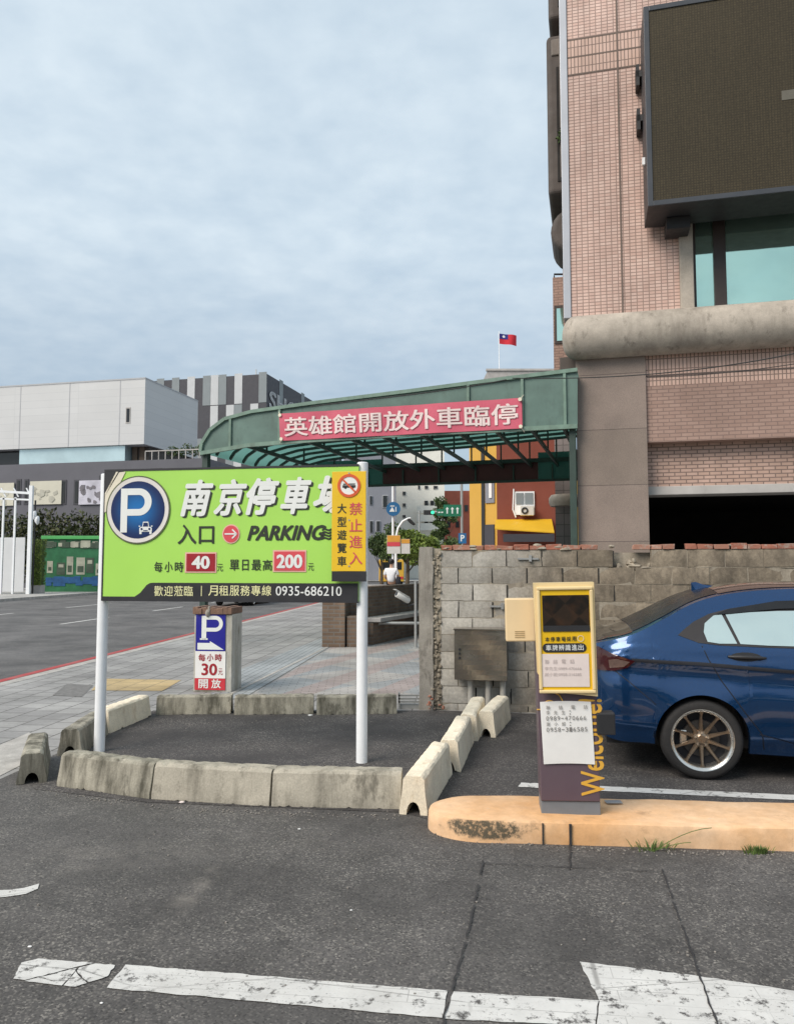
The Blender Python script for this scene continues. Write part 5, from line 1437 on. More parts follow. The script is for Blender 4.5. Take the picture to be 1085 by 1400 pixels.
# ends
for s, flip in ((0.0, False), (CL, True)):
    vs, fs = [], []; nz, nyy = 10, 8
    for i in range(nz+1):
        z = zbot(s)+(zrail(s)-zbot(s))*i/nz; y = Yc(s, z)
        for j in range(nyy+1): 
            q = -1+2*j/nyy; bul = (0.05 if not flip else -0.05)*(1-q*q)
            vs.append((s - bul, y*q, z))
    for i in range(nz):
        for j in range(nyy): a_ = i*(nyy+1)+j; fs.append((a_, a_+1, a_+nyy+2, a_+nyy+1))
    body.add(vs, fs)
bo_ = body.build('body', M['carblue'], car, smooth=True)
mb = MB(); roof_part(mb, 1.0, 2.05, 0.10, 0.004); mb.build('roof_panel', M['carblack'], car, smooth=True)
mb = MB(); roof_part(mb, 0.33, 0.995, 0.13, 0.004); mb.build('rear_window', M['visor'], car, smooth=True)
mb = MB(); roof_part(mb, 2.06, 3.12, 0.10, 0.004); mb.build('windscreen', M['carglass'], car, smooth=True)
mb = MB(); roof_part(mb, 0.02, 0.326, 0.10, 0.003); mb.build('boot_lid', M['carblack'], car, smooth=True)
mb = MB(); mb.box(0.12, CL-0.12, -0.58, 0.58, 0.20, 0.60); mb.build('underbody', M['cardark'], car)
for c_ in WS:
    for sg_ in (-1, 1):
        mb = MB(); 
        vs, fs = [], []
        for k in range(17):
            a_ = math.pi*k/16; 
            for y in (0.83, 0.56): vs.append((c_+(AR+0.012)*math.cos(a_), sg_*y, WZ+(AR+0.012)*math.sin(a_)))
        fs = [(2*i, 2*i+1, 2*i+3, 2*i+2) for i in range(16)]
        mb.add(vs, fs); mb.build('wheel_well', M['cardark'], car)
def panel(name, poly, mat, parent, off=0.004, sides=(-1, 1), n=None, mark=None):
    """a panel outlined in side view (s,z) and laid on the body surface"""
    bm = bmesh.new()
    f = bm.faces.new([bm.verts.new((s, 0, z)) for s, z in poly])
    bmesh.ops.triangulate(bm, faces=[f])
    for _ in range(3 if n is None else n):
        ed = [e for e in bm.edges if e.calc_length() > (0.05 if n is None else 0.03)]
        if ed: bmesh.ops.subdivide_edges(bm, edges=ed, cuts=1)
    bmesh.ops.triangulate(bm, faces=bm.faces)
    V = [v.co.copy() for v in bm.verts]; bm.verts.index_update(); FF = [tuple(v.index for v in f_.verts) for f_ in bm.faces]; bm.free()
    res = []
    for sg_ in sides:
        mb = MB(); mb.add([(v.x, sg_*(Yc(v.x, v.z)+off), v.z) for v in V], FF)
        o = mb.build(name, mat, parent, smooth=True); res.append(o)
        # face outwards
        tot = sum(p.normal.y*p.area for p in o.data.polygons)
        if tot*sg_ < 0: o.data.flip_normals()
    return res
def strip(name, pts, w, mat, parent, off=0.003, sides=(-1,1)):
    den = []
    for (a_, b_) in zip(pts[:-1], pts[1:]):
        n = max(1, int(math.hypot(b_[0]-a_[0], b_[1]-a_[1])/0.04))
        for k in range(n): den.append((a_[0]+(b_[0]-a_[0])*k/n, a_[1]+(b_[1]-a_[1])*k/n))
    den.append(pts[-1])
    for sg_ in sides:
        vs = []
        for i, p in enumerate(den):
            a_, b_ = den[max(0,i-1)], den[min(len(den)-1,i+1)]; L_ = math.hypot(b_[0]-a_[0], b_[1]-a_[1]); nx, nz = -(b_[1]-a_[1])/L_, (b_[0]-a_[0])/L_
            ww = w(i/(len(den)-1)) if callable(w) else w
            for q in (-1, 0, 1):
                s, z = p[0]+nx*ww/2*q, p[1]+nz*ww/2*q; vs.append((s, sg_*(Yc(s, z)+off), z))
        fs = []
        for i in range(len(den)-1):
            for q in (0, 1): a_ = i*3+q; fs.append((a_, a_+1, a_+4, a_+3))
        mb = MB(); mb.add(vs, fs); o = mb.build(name, mat, parent, smooth=True)
        if sum(p.normal.y for p in o.data.polygons)*sg_ < 0: o.data.flip_normals()
def CS(px, py):
    """photo point -> (s, z) on the car's near side"""
    pl = Plane(corg.x, corg.y, CARDEG); x, z = pl.uv(px, py, -0.82); return (x, z)
daylight = [(0.655,1.075),(0.70,1.115),(0.78,1.175),(0.90,1.235),(1.05,1.275),(1.4,1.335),(1.85,1.352),(2.25,1.305),(2.62,1.165),(2.92,1.01),(2.70,0.975),(2.0,0.985),(1.3,0.995),(0.95,1.005),(0.80,1.02)]
panel('window_surround', daylight, M['quarter'], car, 0.003, n=5)
panel('quarter_glass', [(0.865,1.03),(0.845,1.10),(0.86,1.165),(0.93,1.222),(0.99,1.240),(1.075,1.02),(0.95,1.018)], M['carglass'], car, 0.010, n=5)
panel('rear_door_glass', [(1.098,1.018),(1.02,1.235),(1.05,1.242),(1.4,1.262),(1.80,1.27),(1.80,1.005),(1.3,1.010)], M['carglass'], car, 0.010, n=5)
panel('front_door_glass', [(1.86,1.005),(1.86,1.27),(2.2,1.25),(2.55,1.15),(2.80,1.03),(2.66,0.99)], M['carglass'], car, 0.010, n=5)
panel('rain_visor', [(0.94,1.232),(1.05,1.275),(1.4,1.337),(1.85,1.354),(2.25,1.307),(2.24,1.265),(1.85,1.295),(1.4,1.278),(1.05,1.240)], M['visor'], car, 0.018, n=5)
strip('side_trim_line', [(0.30,0.882),(0.8,0.868),(1.4,0.828),(2.2,0.785),(3.1,0.735)], lambda t_: 0.026, M['seam'], car, 0.004)
strip('door_seam', [(0.82,1.00),(0.86,0.90),(0.95,0.74),(1.10,0.52),(1.22,0.36),(1.24,0.24)], 0.007, M['seam'], car)
strip('door_seam', [(1.83,1.30),(1.83,0.98),(1.86,0.60),(1.85,0.24)], 0.007, M['seam'], car)
strip('door_seam', [(2.92,1.0),(2.96,0.80),(2.90,0.40),(2.86,0.24)], 0.007, M['seam'], car)
strip('door_seam', [(1.2,0.36),(1.5,0.285),(1.85,0.27),(2.8,0.27)], 0.006, M['seam'], car)
strip('bumper_seam', [(0.17,0.80),(0.30,0.70),(0.47,0.555)], 0.006, M['seam'], car)
panel('tail_lamp', [(0.015,0.79),(0.01,0.975),(0.06,0.970),(0.16,0.925),(0.325,0.876),(0.27,0.822),(0.17,0.792)], M['taillens'], car, 0.012)
panel('lamp_insert', [(0.14,0.812),(0.13,0.875),(0.19,0.888),(0.287,0.868),(0.245,0.828)], M['clearlens'], car, 0.015)
panel('headlight', [(4.10,0.62),(3.95,0.70),(3.85,0.78),(4.05,0.76),(4.28,0.66),(4.33,0.60)], M['clearlens'], car, 0.006)
for (s0) in (1.03, 2.15):
    panel('handle_cup', [(s0-0.015+0.11+0.11*math.cos(2*math.pi*k/18), 0.925-0.02*(s0-1.03)+0.034*math.sin(2*math.pi*k/18)) for k in range(18)], M['cardark'], car, 0.003)
    for sg_ in (-1, 1):
        mb = MB(); zz = 0.925-0.02*(s0-1.03)
        mb.tube([(s0-0.03, sg_*(Yc(s0,zz)+0.004), zz),(s0+0.02, sg_*(Yc(s0,zz)+0.022), zz),(s0+0.11, sg_*(Yc(s0+.1,zz)+0.03), zz),(s0+0.20, sg_*(Yc(s0+.2,zz)+0.022), zz-0.004),(s0+0.235, sg_*(Yc(s0+.23,zz)+0.004), zz-0.006)], [0.010,0.015,0.015,0.014,0.008], 10)
        mb.build('door_handle', M['cardark'], car, smooth=True)
for sg_ in (-1, 1):
    mb = MB(); lump(mb, 2.72, sg_*0.93, 1.03, 0.07, 0.10, 0.065, 1.0, 14, 9); mb.build('wing_mirror', M['carblue'], car, smooth=True)
mb = MB()
fx = 0.98; fz_ = zcen(fx)-0.006
vs = []
for (s, z, w) in ((fx-0.09, 0.075, 0.004),(fx-0.055, 0.070, 0.010),(fx+0.01, 0.030, 0.018),(fx+0.09, 0.004, 0.012)):
    zb2 = zcen(s); vs += [(s, -w, zb2),(s, w, zb2),(s, 0.2*w, zb2+z),(s, -0.2*w, zb2+z)]
fs = []
for i in range(3):
    for k in range(4): fs.append((i*4+k, i*4+(k+1)%4, (i+1)*4+(k+1)%4, (i+1)*4+k))
fs += [(0,1,2,3),(12,13,14,15)]
mb.add(vs, fs); mb.build('antenna', M['carblue'], car, bevel=0.004)
mb = MB(); mb.box(-0.075, -0.055, -0.24, 0.24, 0.62, 0.76); mb.build('number_plate', M['whitepaint'], car)
mb = MB(); mb.box(4.46, 4.475, -0.22, 0.22, 0.40, 0.53); mb.build('number_plate', M['whitepaint'], car)
mb = MB()
for k in range(4): mb.box(4.455, 4.47, -0.40, 0.40, 0.24+k*0.035, 0.255+k*0.035)
mb.build('grille', M['cardark'], car)
# wheels: axis along local y, outer face at -y
def make_wheel():
    w = bpy.data.objects.new('wheel', None); COL.objects.link(w); w.parent = car
    A = Matrix.Rotation(R(90), 4, 'X')       # lathe z -> -y
    r = WR; hw = 0.10
    mb = MB(); mb.lathe([(0.224,hw-0.012),(0.235,hw+0.002),(0.265,hw+0.004),(0.285,hw-0.006),(r-0.004,hw-0.030),(r,hw-0.05),(r,-hw+0.05),(r-0.004,-hw+0.03),(0.285,-hw),(0.224,-hw+0.01)], 64, M=A)
    mb.build('tyre', M['tyre'], w, smooth=True)
    mb = MB(); mb.lathe([(0.232,hw-0.004),(0.229,hw+0.003),(0.222,hw+0.001),(0.205,hw-0.012),(0.200,hw-0.030),(0.198,-hw+0.02)], 64, M=A); mb.build('rim_lip', M['alloy'], w, smooth=True)
    mb = MB()
    for k in range(10):
        a0 = 2*math.pi*k/10 + math.pi/2
        c_, s_ = math.cos(a0), math.sin(a0)
        rows_ = []
        for (rr2, wd, yy2) in ((0.035,0.022,0.060),(0.09,0.016,0.066),(0.15,0.0115,0.074),(0.185,0.0105,0.084),(0.203,0.020,0.086)):
            rows_.append((rr2, wd, yy2))
        vs, fs = [], []
        for rr2, wd, yy2 in rows_:
            for (q, dy) in ((-1,-0.016),(-0.55,0),(0.55,0),(1,-0.016)):
                x = rr2*c_ - q*wd*s_; z = rr2*s_ + q*wd*c_; vs.append((x, -(yy2+dy), z))
        for i in range(len(rows_)-1):
            for q in range(3): a_ = i*4+q; fs.append((a_, a_+1, a_+5, a_+4))
        mb.add(vs, fs)
    mb.lathe([(0.0,0.070),(0.028,0.070),(0.034,0.064),(0.060,0.058),(0.066,0.030)], 30, M=A)
    mb.build('spokes', M['bronze'], w, smooth=True)
    mb = MB()
    for k in range(5): a0 = 2*math.pi*k/5+0.3; mb.lathe([(0.0,0.074),(0.008,0.074),(0.008,0.05)], 8, M=A @ Matrix.Translation((0.048*math.cos(a0), 0.048*math.sin(a0), 0)))
    mb.build('wheel_nuts', M['alloy'], w)
    mb = MB(); mb.lathe([(0.0,0.022),(0.135,0.022),(0.137,0.016),(0.137,0.006)], 48, M=A); mb.build('brake_disc', M['disc'], w)
    mb = MB(); mb.lathe([(0.0,0.0),(0.198,0.0)], 40, M=A); mb.build('wheel_back', M['seam'], w)
    mb = MB(); mb.box(-0.155,-0.10,-0.045,-0.01,-0.05,0.06); mb.build('brake_caliper', M['alloy'], w, bevel=0.01)
    return w
w0 = make_wheel(); w0.location = (WS[0], -0.735, WZ)
for (s, y, rz) in ((WS[1], -0.735, 0), (WS[0], 0.735, math.pi), (WS[1], 0.735, math.pi)):
    w = copy_tree(w0, car); w.location = (s, y, WZ); w.rotation_euler = (0, 0, rz)
# dark car on the road, mostly hidden by the notice pillar
dk = copy_tree(car, None, {'blue_car_paint': M['carblack']})
q = G(318, 829, -0.12)
dk.location = (q.x-0.1, q.y, -0.116); dk.rotation_euler = (0, 0, math.atan2(SD.y, SD.x))
dk['label'] = 'black car out on the road, seen beyond the blue notice pillar'; dk['category'] = 'car'
dk.name = 'black_car'

# ================================================================== NOTICE PILLAR
a = G(264, 946); b = G(318, 945); np_ = (a+b)/2
NP = Plane(a.x, a.y, -6)
pil = empty('notice_pillar', 'short brick pillar plastered with a blue parking arrow and red 30 fee notice', 'pillar', (a.x, a.y, 0), -6)
Nq = lambda px, py, yo=0.0: NP.uv(px, py, yo)
pw = Nq(317, 900)[0]; phh = Nq(290, 840)[1]
mb = MB(); mb.box(0.0, pw, 0.0, 0.42, 0, phh); mb.build('shaft', concrete_mat('plastered_pillar', (0.52,0.51,0.47), (0.22,0.20,0.13), amt=0.7), pil, bevel=0.01)
mb = MB(); rg = random.Random(2)
for k in range(9): 
    x = pw*k/9; mb.box(x+0.004-0.02, x+pw/9-0.004-0.0, -0.03+rg.uniform(-.01,.01), 0.44, phh+0.002, phh+0.085+rg.uniform(-.012,.012))
mb.build('brick_cap', plain('brown_brick', (0.20,0.12,0.085), 0.9, 0.3, 8, bump=0.5, grime=0.5), pil, bevel=0.006)
lump_mb = MB(); c = Nq(285, 838); lump(lump_mb, c[0], -0.02, c[1], 0.035, 0.03, 0.05, 3); lump(lump_mb, c[0]+0.02, -0.02, c[1]+0.05, 0.02, 0.02, 0.05, 6); lump_mb.build('cement_lump', M['pier'], pil, smooth=True)
a1 = Nq(267.5, 890, -0.012); b1 = Nq(308.5, 838, -0.012)
mb = MB(); mb.box(a1[0], b1[0], -0.012, -0.002, a1[1], b1[1]); nb1 = mb.build('blue_panel', M['signblue'], pil)
mb = MB(); a2 = Nq(274.5, 874.5, -0.014); b2 = Nq(305, 842, -0.014); w_ = 0.062
mb.box(a2[0]+0.01, a2[0]+0.01+w_, -0.0145, -0.0135, a2[1], b2[1]); mb.box(a2[0]-0.01, a2[0]+w_+0.03, -0.0145, -0.0135, a2[1]-0.002, a2[1]+0.018)
rb = (b2[1]-a2[1])*0.33; czp = b2[1]-rb; x1_ = a2[0]+0.01+w_+0.0005
poly = [(x1_, b2[1])]
for k in range(15): t_ = math.pi/2-math.pi*k/14; poly.append((b2[0]-rb+rb*math.cos(t_), czp+rb*math.sin(t_)))
poly += [(x1_, czp-rb), (x1_, czp-rb*0.52)]
for k in range(15): t_ = -math.pi/2+math.pi*k/14; poly.append((b2[0]-rb+rb*0.52*math.cos(t_), czp+rb*0.52*math.sin(t_)))
poly += [(x1_, czp+rb*0.52)]
mb.prism(poly, -0.0145, -0.0135)
a3 = Nq(270, 888, -0.014); b3 = Nq(306, 878, -0.014); xm_ = Nq(287, 883, -0.014)[0]
mb.prism([(a3[0], a3[1]),(b3[0], a3[1]),(xm_, b3[1]+0.012),(xm_, b3[1]-0.012),(a3[0], b3[1]-0.012)], -0.0145, -0.0135)
mb.build('parking_letter', M['letterwhite'], nb1, tri=True)
a4 = Nq(266.5, 927, -0.012); b4_ = Nq(308.5, 890, -0.012)
mb = MB(); mb.box(a4[0], b4_[0], -0.011, -0.002, a4[1], a1[1]-0.001); nb2 = mb.build('white_panel', M['paper'], pil)
mb = MB()
def NTx(mbx, text, x0, y0, x1, y1, **kw):
    a_ = Nq(x0, (y0+y1)/2, -0.0135); b_ = Nq(x1, (y0+y1)/2, -0.0135); put_text(mbx, text, a_[0], b_[0], Nq((x0+x1)/2, y1, -0.0135)[1], Nq((x0+x1)/2, y0, -0.0135)[1], -0.0135, **kw)
NTx(mb, '每', 271.5, 894, 281, 904, bold=0.025); NTx(mb, '小', 283, 894, 292, 904, bold=0.025); NTx(mb, '時', 294, 894, 303.5, 904, bold=0.025)
NTx(mb, '30', 275.5, 907, 297, 923.5, bold=0.03); NTx(mb, '元', 298.5, 914, 304.5, 923)
mb.build('red_lettering', M['signred'], nb2, recalc=False)
a5 = Nq(266, 943, -0.012); mb = MB(); mb.box(a5[0], b4_[0], -0.0115, -0.002, a5[1], a4[1]-0.001); nb3 = mb.build('red_panel', M['letterred'], pil)
mb = MB(); NTx(mb, '開', 271.5, 928.5, 284.5, 941, bold=0.02); NTx(mb, '放', 289, 928.5, 302, 941, bold=0.02); mb.build('white_lettering', M['letterwhite'], nb3, recalc=False)
# drain grating by the pier
a = G(543, 974); mb = MB(); mb.box(0,0.26,-0.03,0.03,0,0.05)
for k in range(3): mb.box(0, 0.26, -0.05+0.0*k, -0.035, 0.07+k*0.035, 0.09+k*0.035)
mb.box(0.0,0.02,-0.05,0.03,0,0.18); mb.box(0.24,0.26,-0.05,0.03,0,0.18)
o = mb.build('drain_grating', M['galv']); o.location = (a.x+0.01, a.y+0.25, 0); tag(o, 'low grey metal grating between the kerb row and the concrete pier', 'grating')

# ================================================================== BRICK PLANTER, BENCH, RAIL, CCTV
p0 = G(440, 885); p1 = G(491, 885)
pl_dir = Vector((0.20, 1.0, 0)).normalized(); pl_deg = math.degrees(math.atan2(pl_dir.y, pl_dir.x))
bp = empty('brick_planter', 'dark brown brick planter wall with a pale bench slab beside the pavement', 'planter', (p0.x, p0.y, 0), -6)
wpl = (p1-p0).length
mb = MB(); mb.box(0, wpl*0.62, 0, 0.55, 0, 1.12); mb.box(wpl*0.66, wpl, 0.05, 0.5, 0, 0.62); mb.build('end_pier', M['brownbrick'], bp, bevel=0.01)
mb = MB(); x = wpl*0.35
sk = 0.30                                               # the wall runs back beside the pavement
def sh_box(mbx, x0, x1, y0, y1, z0, z1, sk=0.30):
    vs = [(x0+y0*sk,y0,z0),(x1+y0*sk,y0,z0),(x1+y1*sk,y1,z0),(x0+y1*sk,y1,z0),(x0+y0*sk,y0,z1),(x1+y0*sk,y0,z1),(x1+y1*sk,y1,z1),(x0+y1*sk,y1,z1)]
    mbx.add(vs, [(0,3,2,1),(4,5,6,7),(0,1,5,4),(1,2,6,5),(2,3,7,6),(3,0,4,7)])
sh_box(mb, 0.12, 0.50, 0.56, 9.0, 0, 1.18); mb.build('back_wall', M['brownbrick'], bp, bevel=0.01)
mb = MB(); sh_box(mb, 0.505, 0.78, 0.56, 9.0, 0, 0.46); mb.build('bench_base', M['brownbrick'], bp)
mb = MB(); sh_box(mb, 0.505, 0.95, 0.54, 9.05, 0.465, 0.55); mb.build('bench_slab', M['slab'], bp, bevel=0.01)
# a further planter the person sits on
q = P(538, 800, 27.0)
mb = MB(); mb.box(-1.6, 1.6, 0, 0.6, 0, 0.92); fp = mb.build('low_wall', M['brownbrick'], bevel=0.02); fp.location = (q.x, q.y, 0); fp.rotation_euler = (0,0,R(-8))
tag(fp, 'low dark brick wall under the seated person in the white shirt', 'wall')
mb = MB(); mb.box(-1.65, 1.65, -0.05, 0.65, 0.921, 0.97); mb.build('coping', M['slab'], fp)
# U-shaped hand rail
a = G(512, 880); c = P(512, 852, a.y); 
b = P(568, 848, a.y-0.1)
ra = MB(); zt_ = c.z
pts = [(a.x, a.y, 0), (a.x, a.y, zt_-0.14)]
for k in range(1, 7): t_ = math.pi/2*k/6; pts.append((a.x+0.14*(1-math.cos(t_)), a.y, zt_-0.14+0.14*math.sin(t_)))
pts += [(b.x-0.16, a.y, zt_), (b.x+0.30, a.y, zt_)]
for k in range(1, 7): t_ = math.pi/2*k/6; pts.append((b.x+0.30+0.14*math.sin(t_), a.y, zt_-0.14+0.14*math.cos(t_)))
pts += [(b.x+0.44, a.y, 0)]
ra.tube(pts, 0.032, 12); o = ra.build('hand_rail', M['galv'], smooth=True); tag(o, 'curved galvanised tube rail in front of the bench by the pier', 'rail')
# camera on a pole
a = G(568, 886); top_ = P(567, 795, a.y)
cc_ = empty('cctv_camera', 'white bullet security camera on a thin grey pole beside the pier', 'camera', (a.x, a.y, 0), 0)
mb = MB(); mb.tube([(0,0,0),(0,0,top_.z)], 0.028, 12); mb.lathe([(0.0,0.02),(0.09,0.02),(0.09,0.0)], 16); mb.build('pole', M['galv'], cc_, smooth=True)
h = P(551, 817, a.y); hx, hz = h.x-a.x, h.z
ax = (Vector((-0.55, -0.30, 0.33))).normalized()
mb = MB(); e0 = Vector((hx, -0.06, hz)) - ax*0.15; e1 = e0 + ax*0.32
mb.tube([e0, e0+ax*0.02, e1-ax*0.01, e1], [0.045,0.062,0.064,0.055], 18); cb_ = mb.build('housing', M['camwhite'], cc_, smooth=True)
mb = MB(); mb.tube([e1-ax*0.002, e1+ax*0.003], [0.045,0.045], 16); mb.build('lens_glass', M['black'], cb_)
mb = MB(); mb.bar(e0+ax*0.02+Vector((0,0,0.066)), e1+ax*0.05+Vector((0,0,0.066)), 0.12, 0.012); mb.build('sun_hood', M['camwhite'], cb_, bevel=0.004)
mb = MB(); k0 = e0+ax*0.05
mb.tube([k0+Vector((0,0,-0.05)), k0+Vector((0.02,0.03,-0.12)), (0,0,hz-0.12)], 0.018, 8)
mb.tube([e0, e0+Vector((0.03,0.0,-0.05)), e0+ax*0.15+Vector((0,0,-0.12)), e0+ax*0.22+Vector((0,0,-0.075))], 0.008, 6); mb.build('bracket', M['cardark'], cc_, smooth=True)

# ================================================================== FAR LEFT: white and grey hall
HB = Plane(P(197, 606, 62).x, 62, 13)
HB = Plane(P(197, 606, 62).x, 62.0, -13)
hall = empty('white_panel_hall', 'white metal-panelled hall upon a dark grey podium across the road', 'building', (HB.o.x, HB.o.y, 0), -13)
H = lambda px, py, yo=0.0: HB.uv(px, py, yo)
ht = H(197, 518)[1]; hb = H(197, 607)[1]
gz0 = H(100, 636)[1]
mb = MB(); x0h = -24.0
mb.box(x0h, 0.0, 0.0, 9.0, hb, ht); mb.build('upper_block', M['panelwhite'], hall)
mb = MB()
for px in (28, 95, 164): x = H(px, 560)[0]; mb.box(x-0.035, x+0.035, -0.015, 0.0, hb, ht)
mb.box(x0h, 0.02, -0.03, 9.02, ht+0.001, ht+0.12); mb.build('panel_joint', plain('panel_joint_grey', (0.40,0.41,0.43), 0.6, 0.05, 1), hall)
xg0, xg1 = H(27, 620, 0.3)[0], H(171, 620, 0.3)[0]
mb = MB(); mb.box(xg0, xg1, 0.3, 8.8, gz0-0.3, hb-0.002); mb.build('glass_band', M['palmglass'], hall)
mb = MB(); mb.box(x0h, xg0-0.003, 0.9, 8.8, gz0-0.3, hb-0.002); mb.build('dark_glazing', M['darkglass'], hall)
mb = MB(); mb.box(xg1+0.003, -0.3, 1.3, 8.8, gz0-0.3, hb-0.002); mb.build('terrace_wall', plain('terrace_dark', (0.045,0.035,0.03), 0.6, 0.2, 1), hall)
mb = MB(); 
for px in (180, 190): x = H(px, 620, 0.7)[0]; mb.box(x-0.25, x+0.2, 1.2, 1.298, gz0-0.3, hb-0.004)
mb.build('terrace_panel', plain('wood_panel', (0.12,0.085,0.06), 0.7, 0.2, 1), hall)
mb = MB(); a = H(172, 579); b = H(179, 557); mb.box(a[0], b[0], -0.03, 0.05, a[1], b[1]); wq = mb.build('window', M['lintel'], hall)
mb = MB(); mb.box(a[0]+0.08, b[0]-0.08, -0.05, -0.031, a[1]+0.1, b[1]-0.1); mb.build('pane', M['darkglass'], wq)
# podium: its own front plane, nearer to the road
ya_ = -4.5
zp = H(140, 631, ya_)[1]; xp_l, xp_r = H(-140, 650, ya_)[0], H(282, 650, ya_)[0]
mb = MB(); mb.box(xp_l, xp_r, ya_, 9.5, 0, zp); mb.build('podium', M['basegrey'], hall)
for (x0p, x1p, y0p, y1p) in ((-30,-8,655,692),(22,30,655,690),(33,40,655,690),(84,92,656,690),(101,110,656,690),(135,142,650,690),(205,222,640,690)):
    a = H(x0p, y1p, ya_); b = H(x1p, y0p, ya_); mb = MB(); mb.box(a[0], b[0], ya_-0.04, ya_+0.01, a[1], b[1]); w_o = mb.build('podium_window', M['stripedark'], hall)
    mb = MB(); mb.box(a[0]+0.12, b[0]-0.12, ya_-0.06, ya_-0.041, a[1]+0.12, b[1]-0.12); mb.build('podium_pane', M['darkglass'], w_o)
# terrace railing and plants
mb = MB(); xa2, xb2 = H(199, 620, ya_+0.4)[0], H(280, 620, ya_+0.4)[0]; zr_ = zp
mb.bar((xa2, ya_+0.4, zr_+0.72),(xb2, ya_+0.4, zr_+0.72),0.08,0.08); k = xa2
while k < xb2: mb.bar((k, ya_+0.4, zr_),(k, ya_+0.4, zr_+0.7),0.06,0.06); k += 0.55
mb.build('terrace_railing', M['slab'], hall)
rg = random.Random(12)
for k, (px, hh_) in enumerate(((236, 0.8),(244, 0.6),(255, 1.0),(266, 0.7),(276,0.9))):
    x = H(px, 615, ya_+1.2)[0]; p_ = HB.o + HB.u*x + HB.n*(ya_+1.2)
    mb = MB(); mb.leaves((0,0,0.4+hh_*0.45), (0.5,0.4,hh_*0.55), 130, 0.10, rg, shell=0.1); o = mb.build('terrace_shrub', M['leafdark']); o.location = (p_.x, p_.y, zp)
    tag(o, 'leafy shrub on the terrace behind the railing of the grey podium', 'shrub', 'terrace shrubs on the grey podium')
# artworks on the podium front
def artwork(x0p, y0p, x1p, y1p, kind, label):
    a = H(x0p, y1p, ya_-0.1); b = H(x1p, y0p, ya_-0.1)
    w, h = b[0]-a[0], b[1]-a[1]; p_ = HB.o + HB.u*a[0] + HB.n*(ya_-0.14)
    o = empty('wall_poster', label, 'poster', (p_.x, p_.y, 0), -13)
    mb = MB(); mb.box(0, w, 0, 0.08, a[1], b[1]); bo2 = mb.build('board', M[kind], o)
    rg2 = random.Random(int(x0p)); mb = MB()
    for k in range(16):
        x = rg2.uniform(0.1, w-0.5); z = a[1]+rg2.uniform(0.15, h-0.5); r_ = rg2.uniform(0.08, 0.32)
        poly = [(x+r_*math.cos(t_)*rg2.uniform(.5,1.2), z+r_*math.sin(t_)*rg2.uniform(.4,1)) for t_ in [k2*1.05 for k2 in range(6)]]
        poly = [(min(w-0.03, max(0.03, x_)), min(b[1]-0.03, max(a[1]+0.03, z_))) for x_, z_ in poly]
        mb.prism(poly, -0.012-k*0.002, -0.004-k*0.002)
    mb.build('print_marks', M['artmark' if kind != 'mapart' else 'mapmark'], o, tri=True)
    if kind == 'panelart':
        pass
    return o
M['panelart'] = plain('pale_lilac_artwork', (0.55,0.54,0.62), 0.6, 0.3, 0.6)
artwork(41, 657, 85, 690, 'mapart', 'beige map-like poster on the dark podium behind the hedge')
artwork(108, 656, 152, 690, 'panelart', 'white and lilac poster on the podium next to the green sign')
artwork(-20, 660, 20, 692, 'mapart', 'pale poster on the podium behind the white gate')
# striped cinema block
QP = Plane(P(365, 511, 95).x, 95.0, -14)
cin = empty('striped_building', 'grey block clad in vertical black and white stripes behind the white hall', 'building', (QP.o.x, QP.o.y, 0), -14)
Q = lambda px, py, yo=0.0: QP.uv(px, py, yo)
qz = Q(365, 511)[1]; q0 = Q(225, 517)[0]
mb = MB(); mb.box(q0-12, 0, 0, 30, 0, qz); mb.build('core', M['stripedark'], cin)
rows_ = [(Q(300, 512)[1], Q(300, 554)[1]), (Q(300, 554)[1], Q(300, 598)[1]), (Q(300,598)[1], Q(300,650)[1])]
pat = ['dmdldmlmdlddm', 'ldlmddldlmdld', 'dldlmdldmlddl']
for r_, (z1, z0) in enumerate(rows_):
    st_mb = {'m': MB(), 'l': MB()}
    n = 18; wst = (0 - q0)/13.0
    for i in range(-3, 13):
        ch = pat[r_][(i) % 13]
        if ch in st_mb: st_mb[ch].box(q0+i*wst+0.02, q0+(i+1)*wst-0.02, -0.04, 0.0, z0+0.05, z1-0.05)
    # side face, receding
    for i in range(0, 22):
        ch = pat[(r_+1) % 3][i % 13]
        if ch in st_mb and ch == 'm': st_mb[ch].box(0.0, 0.04, i*1.3+0.05, i*1.3+1.25, z0+0.05, z1-0.05)
    for ch, nm in (('m', 'stripemid'), ('l', 'stripelight')): st_mb[ch].build('stripe_row', M[nm], cin)
mb = MB(); put_text(mb, 'SHOWTIME', 0.6, 26.0, Q(378, 556)[1], Q(378, 531)[1], 0, bold=0.03)
mb.v = [Vector((0.12, v.x, v.z)) for v in mb.v]; mb.build('wall_lettering', plain('bright_white_letters', (0.90,0.91,0.92), 0.5, 0.02, 1), cin, recalc=False)
mb = MB(); p = Q(341, 512); mb.bar((p[0], 2, qz),(p[0], 2, qz+1.2),0.1,0.1); mb.build('roof_mast', M['galv'], cin)

